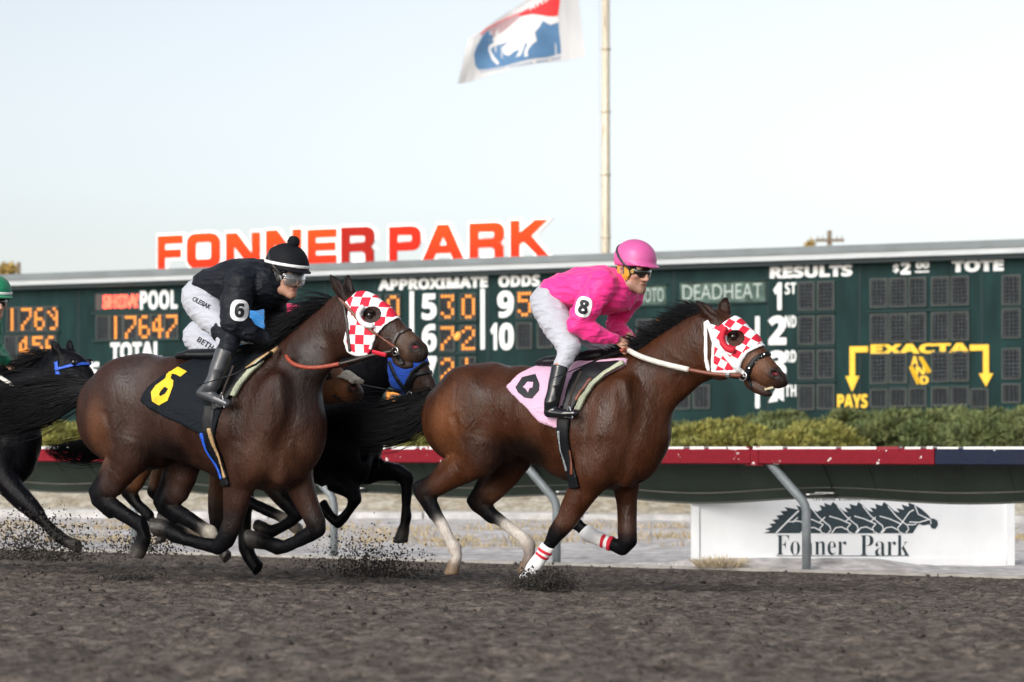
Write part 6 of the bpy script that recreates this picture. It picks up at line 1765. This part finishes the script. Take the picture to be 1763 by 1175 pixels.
for sg in (-1, 1):
    ring(mb_, F6.p(680, 605, -.064) * np.array([1, -sg, 1]), .024, .0042, (0.25, 1, 0))
mb_.tube([Vector(F6.p(680, 605, -.064)), Vector(F6.p(690, 612, -.03)), Vector(F6.p(690, 612, .03)), Vector(F6.p(680, 605, -.064) * np.array([1, -1, 1]))], .006, 6)
mb_.build("bit", M_steel, horse6, True)
shell("chin_strap", F6, B6, [strip([(678, 607), (684, 618), (690, 628)], 3.0)], M_black, horse6, .010, .012, -.055, .005)
for yy in (-1, 1):
    pts = [(490, 604, -.07), (496, 618, -.12), (508, 628, -.155), (530, 633, -.165), (556, 632, -.16), (584, 627, -.14)]
    pts2 = [(584, 627, -.14), (612, 620, -.125), (640, 612, -.11), (676, 605, -.072)]
    if yy == 1: pts = [(x + 16, y, -z) for x, y, z in pts]; pts2 = [(x + 16 * (1 - i / 3), y, -z) for i, (x, y, z) in enumerate(pts2)]
    o = strap_tube("rein", F6, pts2, .0105, M_dleather, horse6); strap_tube("rein_grip", F6, pts, .0125, M_redrub, o)
mb_ = MB(); q = Vector(F6.p(652, 609, -.115)); mb_.tube([q - Vector((.04, 0, -.012)), q + Vector((.05, 0, -.010))], .0125, 6); mb_.build("rein_marker", M_redcl, horse6)
whip(F6, [(478, 600, -.13), (440, 628, -.30), (400, 646, -.40), (340, 664, -.43)], .010, "black riding whip with a pale bound handle held by the jockey in black", M_tan)

# ---- tan nosed horse between, only its nose and forelegs show
FT = Frame(350, 14.95, 27)
def sh(x, y, s=.93, cx=345, cy=730, dx=0, dy=6): return cx + (x - cx) * s + dx, cy + (y - cy) * s + dy
TT = dict(coat=(0.12, 0.050, 0.022), dark=DK6,
    trunk=[(190, 690, 768, .14), (212, 662, 782, .215), (250, 650, 790, .25), (295, 652, 778, .25), (345, 656, 795, .26), (395, 652, 812, .26), (432, 646, 822, .24), (460, 660, 822, .205), (482, 700, 806, .17)],
    neck=[((415, 650), (480, 775), .16), ((450, 640), (508, 735), .12), ((482, 628), (530, 710), .10), ((505, 618), (540, 698), .085)],
    head=[((515, 615), (535, 692), .075, None), ((548, 617), (545, 697), .085, None), ((575, 630), (567, 697), .075, None), ((594, 644), (584, 694), .058, (0.30, 0.12, 0.045)), ((610, 656), (598, 692), .048, (0.22, 0.09, 0.04)), ((619, 666), (607, 690), .038, (0.02, 0.014, 0.013))],
    blobs=[(600, 694, 0, 14, .026, 7, -15, .02, (0.02, 0.014, 0.013)), (540, 672, -.06, 24, .03, 26, 0, .03)],
    ears=[(512, 622, 494, 592, -.06), (522, 618, 515, 590, .06)], eye=(562, 648), nostril=(608, 668), eyew=.08, nosew=.036,
    legs=[dict(y=-.13, k=.05, n=[(235, 745, 40), (250, 780, 34), (243, 805, 26), (234, 828, 19), (222, 846, 16, LEGK), (236, 868, 12, LEGK), (256, 888, 11.5, LEGK), (270, 898, 12, LEGK), (276, 915, 11, LEGK), (276, 930, 12.5, HOOFG)]),
          dict(y=.13, k=.05, n=[(265, 745, 40), (290, 780, 34), (283, 805, 26), (274, 828, 19), (266, 846, 16, LEGK), (282, 868, 12, LEGK), (300, 884, 11.5, LEGK), (318, 896, 12, LEGK), (326, 912, 11, LEGK), (330, 926, 12.5, HOOFG)]),
          dict(y=-.13, k=.05, n=[(405, 775, 42), (382, 810, 30), (376, 845, 22), (374, 880, 17, (0.03, 0.016, 0.012)), (376, 908, 16, LEGK), (364, 920, 13, LEGK), (340, 914, 12, (0.24, 0.20, 0.16)), (316, 906, 11.5, LEGK), (303, 901, 13, LEGK), (292, 897, 11, LEGK), (284, 895, 12.5, HOOFG), (279, 893, 11, HOOFG)]),
          dict(y=.13, k=.05, n=[(450, 785, 42), (462, 826, 27), (478, 848, 21, (0.02, 0.014, 0.013)), (497, 868, 17, LEGK), (512, 884, 15, LEGK), (503, 896, 12.5, LEGK), (484, 908, 11, LEGK), (470, 915, 12, LEGK), (460, 913, 11, LEGK), (452, 910, 13, HOOFG), (447, 909, 12, HOOFG)])])
horseT, BT = build_horse(FT, TT, "bay horse showing only a tan nose with fluffy sheepskin noseband between its rivals", .011)
shell("sheepskin_noseband", FT, BT, [strip([(604, 640), (597, 655)], 13)], M_sheep, horseT, .030, .036, -.05, .007, disp=lambda P, N: (n3(P, (60, 60, 60), 3) - .5) * .016)
shell("noseband", FT, BT, [strip([(574, 680), (584, 690), (598, 697)], 3.0)], M_dleather, horseT, .009, .012, -.05, .005)
TTR = dict(silk=M_bluesilk, cap="rose", ear=(484, 566), pitch=22, yaw=10, hs=.98, neck=(470, 572), collar=[(470, 571), (478, 567)],
    torso=[(380, 574, 0, 30, .15), (412, 568, 0, 34, .175), (446, 567, 0, 36, .18), (468, 572, 0, 30, .15)],
    sleeve_n=[(424, 574, -.165, 22), (416, 592, -.21, 20), (408, 606, -.24, 18), (432, 618, -.18, 14), (456, 624, -.11, 10), (468, 628, -.08, 9)],
    sleeve_f=[(470, 580, .16, 20), (470, 604, .2, 16), (476, 616, .16, 13), (484, 624, .11, 10), (490, 630, .08, 9)],
    pelvis=[(374, 578, 0, 26, .13), (348, 579, 0, 28, .155)],
    leg_n=[(344, 582, -.09, 27, .095), (364, 603, -.16, 24, .09), (392, 618, -.23, 17), (380, 640, -.26, 13), (374, 652, -.28, 11)],
    leg_f=[(370, 584, .09, 25, .095), (404, 606, .16, 20, .085), (434, 622, .23, 15), (430, 640, .27, 12), (424, 652, .28, 11)],
    shin_n=[(376, 646, -.28, 12.5), (368, 676, -.30, 11.5), (362, 698, -.31, 10)], foot_n=[(362, 698, -.31, 10), (356, 712, -.31, 8, .032), (380, 716, -.31, 7, .034), (394, 716, -.31, 6, .028)],
    shin_f=[(426, 646, .28, 12.5), (418, 676, .30, 11.5), (412, 698, .31, 10)], foot_f=[(412, 698, .31, 10), (406, 712, .31, 8, .032), (430, 716, .31, 7, .034), (444, 716, .31, 6, .028)],
    hands=[((470, 628), (488, 636), -.05, 40), ((490, 630), (502, 638), .05, 40)])
RT_ = build_rider(FT, TTR, "jockey in blue silks and rose cap, bent low behind the jockey in black")
decal_text("lettering", FT, "BETH", (338.5, 588), (364, 604), 9.5, RT_["breeches"], M_inkcl, 'sans', .003, .0, RT_["breeches"])
sadT = saddle(FT, BT, [(372, 690), (398, 662), (430, 654), (415, 678), (398, 704), (386, 724), (372, 724)], None, [(340, 656, 8, .10), (375, 652, 11, .09), (405, 648, 11, .08), (425, 644, 9, .06)], [(374, 720), (372, 760), (378, 800)], [], [(398, 680, .31), (390, 700, .33), (386, 716, .34)], [(386, 706, .34), (378, 722, .34), (392, 723, .34)], "black racing saddle under the low jockey in blue silks", -.26)

# ---- black horse in the blue hood
FB = Frame(450, 15.85, 27)
TB = dict(coat=BLK, dark=BDK, black=True,
    trunk=[(312, 700, 782, .15), (335, 668, 800, .22), (375, 652, 806, .255), (425, 656, 790, .255), (475, 662, 806, .265), (525, 660, 822, .265), (565, 652, 832, .245), (586, 668, 832, .205), (596, 715, 820, .155)],
    neck=[((560, 652), (600, 790), .16), ((586, 635), (618, 738), .125), ((610, 600), (638, 695), .10), ((634, 575), (668, 662), .088), ((655, 562), (680, 646), .08)],
    head=[((660, 562), (676, 640), .076, None), ((684, 568), (680, 660), .088, None), ((704, 590), (690, 676), .080, None), ((722, 618), (702, 684), .062, (0.032, 0.016, 0.010)), ((738, 644), (716, 694), .050, (0.030, 0.016, 0.011)), ((749, 664), (728, 704), .043, (0.016, 0.012, 0.012)), ((751, 676), (736, 706), .037, (0.012, 0.010, 0.010))],
    blobs=[(690, 640, -.065, 24, .032, 28, 0, .03), (690, 640, .065, 24, .032, 28, 0, .03), (590, 740, -.165, 36, .08, 78, -22, .06), (590, 740, .165, 36, .08, 78, -22, .06), (625, 790, .10, 30, .09, 44, 15, .05), (610, 790, -.10, 30, .09, 44, 15, .05), (350, 725, -.13, 54, .13, 62, 20, .06), (350, 725, .13, 54, .13, 62, 20, .06)],
    ears=[(660, 566, 646, 536, -.06), (672, 562, 668, 534, .06)], eye=(700, 606), nostril=(740, 676), eyew=.082, nosew=.036,
    legs=[dict(y=-.14, k=.05, n=[(360, 755, 50), (385, 792, 38), (390, 815, 28), (400, 838, 20), (414, 854, 15, LEGK), (430, 865, 12.5, LEGK), (455, 877, 11.5, LEGK), (482, 889, 12, LEGK), (491, 893, 12.5, (0.30, 0.26, 0.22)), (500, 902, 10.5, (0.10, .09, .08)), (508, 908, 12, (0.22, 0.18, 0.14)), (514, 912, 10, (0.22, 0.18, 0.14))]),
          dict(y=.14, k=.05, n=[(375, 755, 48), (400, 790, 38), (412, 812, 30), (420, 838, 23), (420, 862, 19.4, LEGK), (420, 885, 15.5, LEGK), (421, 916, 14, LEGK), (424, 944, 15.5, LEGK), (430, 960, 14, LEGK), (438, 971, 14, LEGK), (443, 977, 13, LEGK)]),
          dict(y=-.14, k=.05, n=[(560, 782, 46), (548, 806, 33), (566, 822, 26), (590, 836, 19), (607, 848, 15.5, LEGK), (611, 860, 14, LEGK), (603, 876, 10.5, LEGK), (591, 892, 10.5, LEGK), (582, 900, 12, LEGK), (570, 890, 10.5, LEGK), (560, 879, 12.5, LEGK), (556, 873, 11, LEGK)]),
          dict(y=.14, k=.05, n=[(595, 782, 48), (625, 806, 28), (655, 810, 22), (683, 814, 16.5), (699, 823, 14.5, LEGK), (700, 842, 11.5, LEGK), (699, 870, 10, LEGK), (699, 889, 12, LEGK), (697, 904, 9.5, LEGK), (694, 915, 11, HOOFG), (690, 930, 12, HOOFG)])],
    cuts=[([(640, 700), (630, 760), (622, 800)], 6, -.12, .04), ([(628, 760), (622, 830)], 6, 0, .03)],
    mane=dict(line=[(560, 652), (590, 632), (612, 602), (634, 575)], n=250, len=.18, dir=(-1, -.2, .3), wind=(-1.5, -.3, -.6), grav=.8),
    tail=dict(path=[(318, 690, 10), (280, 720, 18), (240, 745, 22), (190, 765, 24), (140, 778, 22), (100, 778, 16), (75, 772, 8)], n=620))
horseB, BB = build_horse(FB, TB, "near black horse in a royal blue hood, reaching a foreleg behind the lead horse's tail", .011)
hdB = shell("hood", FB, BB, [[(655, 572), (668, 560), (690, 566), (712, 596), (727, 622), (712, 640), (700, 664), (694, 682), (672, 672), (669, 640), (668, 610)]], M_bluecl, horseB, .010, .016, -.09, .007)
shell("hood_binding", FB, BB, [strip([(726, 622), (711, 640), (700, 664), (694, 682)], 2.6)], M_black, hdB, .0125, .012, -.08, .006)
shell("noseband", FB, BB, [strip([(703, 672), (708, 655), (716, 646), (734, 640)], 3.6)], M_black, horseB, .010, .012, -.06, .006)
shell("cheek_strap", FB, BB, [strip([(672, 622), (682, 645), (697, 672)], 2.6)], M_black, horseB, .018, .012, -.085, .006)
mb_ = MB()
for sg in (-1, 1): ring(mb_, FB.p(705, 682, -.062) * np.array([1, -sg, 1]), .026, .005, (0.25, 1, 0)); ring(mb_, FB.p(703, 690, -.055) * np.array([1, -sg, 1]), .018, .005, (0.25, 1, 0))
mb_.build("bit", M_steel, horseB, True)
for sg in (-1, 1):
    strap_tube("rein", FB, [(705, 681, -.064 * -sg * -1), (670, 672, .12 * sg), (620, 662, .15 * sg), (575, 645, .10 * sg)], .0075, M_black, horseB)

# ---- black horse following, green jockey
FL = Frame(-200, 16.2, 27)
def L_(x, y): return 23 + (x - 1135) * .87, 521 + (y - 470) * .87
def mapl(pts): return [(L_(q[0], q[1]) + tuple(q[2:])) for q in pts]
TL = dict(coat=BLK, dark=BDK, black=True,
    trunk=[(x - 1085 + 22, t * .87 + 112, b * .87 + 112, w) for x, t, b, w in [(790, 672, 770, .15), (815, 645, 800, .23), (850, 624, 808, .265), (900, 630, 782, .26), (945, 634, 806, .27), (990, 628, 832, .275), (1030, 619, 846, .25), (1056, 640, 846, .215), (1072, 690, 832, .17)]],
    neck=[((-50, 650), (0, 775), .17), ((-5, 645), (36, 735), .125), ((40, 632), (76, 710), .10), ((75, 615), (102, 692), .085), ((92, 604), (116, 682), .08)],
    head=[((95, 602), (114, 675), .076, None), ((120, 604), (119, 688), .088, None), ((138, 622), (130, 692), .08, None), ((154, 646), (142, 700), .062, None), ((168, 672), (152, 708), .05, None), ((180, 694), (164, 716), .043, None), ((184, 704), (170, 718), .037, None)],
    blobs=[(126, 664, -.065, 22, .032, 26, 0, .03), (-45, 745, -.165, 34, .08, 74, -22, .06), (-20, 785, -.09, 24, .08, 36, 15, .05)],
    ears=[(104, 609, 88, 588, -.062), (124, 606, 119, 586, .062)], eye=(127, 624), nostril=(176, 702), eyew=.082, nosew=.036,
    legs=[dict(y=-.14, k=.05, n=[(-20, 785, 44), (2, 818, 32), (25, 846, 24), (46, 868, 19), (63, 886, 15.5, LEGK), (76, 900, 12, LEGK), (92, 916, 11.5, LEGK), (104, 926, 13, LEGK), (114, 932, 11, LEGK), (124, 937, 12.5, HOOFG), (132, 940, 11, HOOFG)]),
          dict(y=.14, k=.05, n=[(-40, 785, 42), (-50, 820, 30), (-52, 850, 22), (-50, 880, 17, LEGK), (-60, 900, 13, LEGK), (-85, 890, 11, LEGK), (-108, 880, 13, LEGK), (-122, 872, 13, HOOFG)]),
          dict(y=-.14, k=.05, n=[(-225, 760, 48), (-215, 795, 38), (-240, 815, 26), (-280, 840, 17), (-270, 870, 13, LEGK), (-255, 900, 12, LEGK), (-245, 925, 13, LEGK), (-248, 950, 12, HOOFG), (-250, 962, 12, HOOFG)]),
          dict(y=.14, k=.05, n=[(-190, 760, 46), (-175, 795, 36), (-190, 820, 26), (-205, 845, 17), (-190, 875, 13, LEGK), (-165, 900, 12, LEGK), (-155, 915, 13, LEGK), (-155, 938, 12, HOOFG), (-157, 950, 12, HOOFG)])],
    mane=dict(line=[(-20, 640), (10, 638), (45, 628), (70, 614), (92, 602)], n=700, len=.20, dir=(-1, -.35, .2), wind=(-1.4, -.5, -.7), grav=.8))
horseL, BL_ = build_horse(FL, TL, "black horse with bright blue browband following at the rear under the green jockey", .011)
brl = shell("bridle", FL, BL_, [strip([(98, 636), (112, 632), (126, 628), (144, 624)], 3.0), ], M_bluestrap, horseL, .010, .012, -.085, .006)
shell("cheek_strap", FL, BL_, [strip([(96, 622), (100, 640), (108, 665), (116, 690)], 3.6)], M_bluestrap, brl, .010, .012, -.085, .006)
strap_tube("rein_grip", FL, [(-20, 640, -.10), (0, 650, -.14), (20, 662, -.15), (38, 672, -.15), (56, 681, -.14)], .014, M_whiterubber, horseL)
strap_tube("rein", FL, [(56, 681, -.14), (90, 690, -.12), (130, 694, -.08)], .009, M_black, horseL)
rl = dict(T8R)
for key in ("torso", "sleeve_n", "sleeve_f", "pelvis", "leg_n", "leg_f", "shin_n", "shin_f", "foot_n", "foot_f"):
    rl[key] = [L_(q[0], q[1]) + (q[2], q[3] * .87) + tuple(q[4:]) for q in T8R[key]]
rl["collar"] = mapl(T8R["collar"]); rl["ear"] = L_(*T8R["ear"]); rl["neck"] = L_(*T8R["neck"])
rl["sleeve_n"] = [(-50, 545, -.165, 22), (-28, 575, -.21, 20), (-22, 600, -.24, 17), (-10, 612, -.19, 14), (2, 619, -.12, 10.5), (9, 622, -.10, 8.5)]
rl["sleeve_f"] = [(-18, 548, .165, 20), (-14, 575, .2, 17), (-10, 598, .2, 14), (2, 610, .14, 12), (14, 620, .1, 9)]
rl["hands"] = [((9, 622), (24, 632), -.06, 40), ((16, 622), (30, 632), .05, 40)]
rl.update(silk=M_greensilk, cap="green", band=-.03, beard=False, earpad=None, badge=None)
RL = build_rider(FL, rl, "jockey in green silks and green helmet with white band, partly cut off at the frame edge")
RL["body"]["label"] = "jockey in green silks and green helmet with a white band, riding the last black horse"
sadL = saddle(FL, BL_, [(-120, 660), (-95, 645), (-55, 642), (-78, 664), (-95, 690), (-106, 716), (-121, 718)], None, [(-150, 652, 8, .10), (-110, 650, 11, .09), (-80, 646, 11, .08), (-62, 642, 9, .06)], None, [], [(-92, 660, .31), (-105, 690, .33), (-112, 715, .34)], [(-112, 712, .34), (-120, 730, .34), (-105, 731, .34)], "black racing saddle under the green jockey")
bpy.data.objects.remove(sadL) if False else None

# ------------------------------------------------------------------ thrown dirt
CL = .68
M_clod = mat("wet_clod", (0.036, 0.031, 0.027), 0.95, var=0.4, vscale=30)
def clods(name, F, px, py, y, n, rx, rz, rnd, label, size=(.006, .020), up=1.0):
    mb_ = MB(); c = F.p(px, py, y)
    for i in range(n):
        g = (rnd.gauss(0, .5), rnd.gauss(0, .5), abs(rnd.gauss(0, .55)) if up else rnd.gauss(0, .5))
        p = Vector((c[0] + g[0] * rx, c[1] + g[1] * .18, c[2] + g[2] * rz))
        r = size[0] * .6 + (size[1] - size[0] * .6) * rnd.random() ** 2.2; r *= CL
        vs = [p + Vector((rnd.gauss(a * .9, .18), rnd.gauss(b * .9, .18), rnd.gauss(e * .8, .18))) * r for a, b, e in ((1, 0, 0), (-1, 0, 0), (0, 1, 0), (0, -1, 0), (0, 0, 1), (0, 0, -1))]
        mb_.add(vs, [(0, 2, 4), (2, 1, 4), (1, 3, 4), (3, 0, 4), (2, 0, 5), (1, 2, 5), (3, 1, 5), (0, 3, 5)])
    o = mb_.build(name, M_clod); F.place(o); tag(o, label, "thrown dirt", kind="stuff"); return o
rnd = random.Random(99)
clods("thrown_dirt", F8, 932, 1015, -.16, 6500, .155, .085, rnd, "dense heap of dark clods thrown up at the lead horse's planted hoof", (.005, .016))
clods("thrown_dirt", F6, 218, 1010, -.2, 4200, .16, .06, rnd, "dark clods kicked up low under the sweaty bay's hind hoof", (.005, .015))
clods("thrown_dirt", FB, 655, 1000, .0, 2600, .36, .22, rnd, "loose spray of clods below the blue hooded horse's raised hoof", (.006, .018))
clods("thrown_dirt", FB, 590, 985, .0, 1000, .30, .24, rnd, "thin spray of clods behind the pale rail post", (.004, .013))
clods("thrown_dirt", FL, 60, 965, -.2, 4800, .55, .26, rnd, "wide spray of clods under the following black horse", (.005, .017))
clods("thrown_dirt", FT, 250, 955, -.2, 1700, .28, .16, rnd, "spray of clods around the hind hooves of the sweaty bay", (.005, .015))
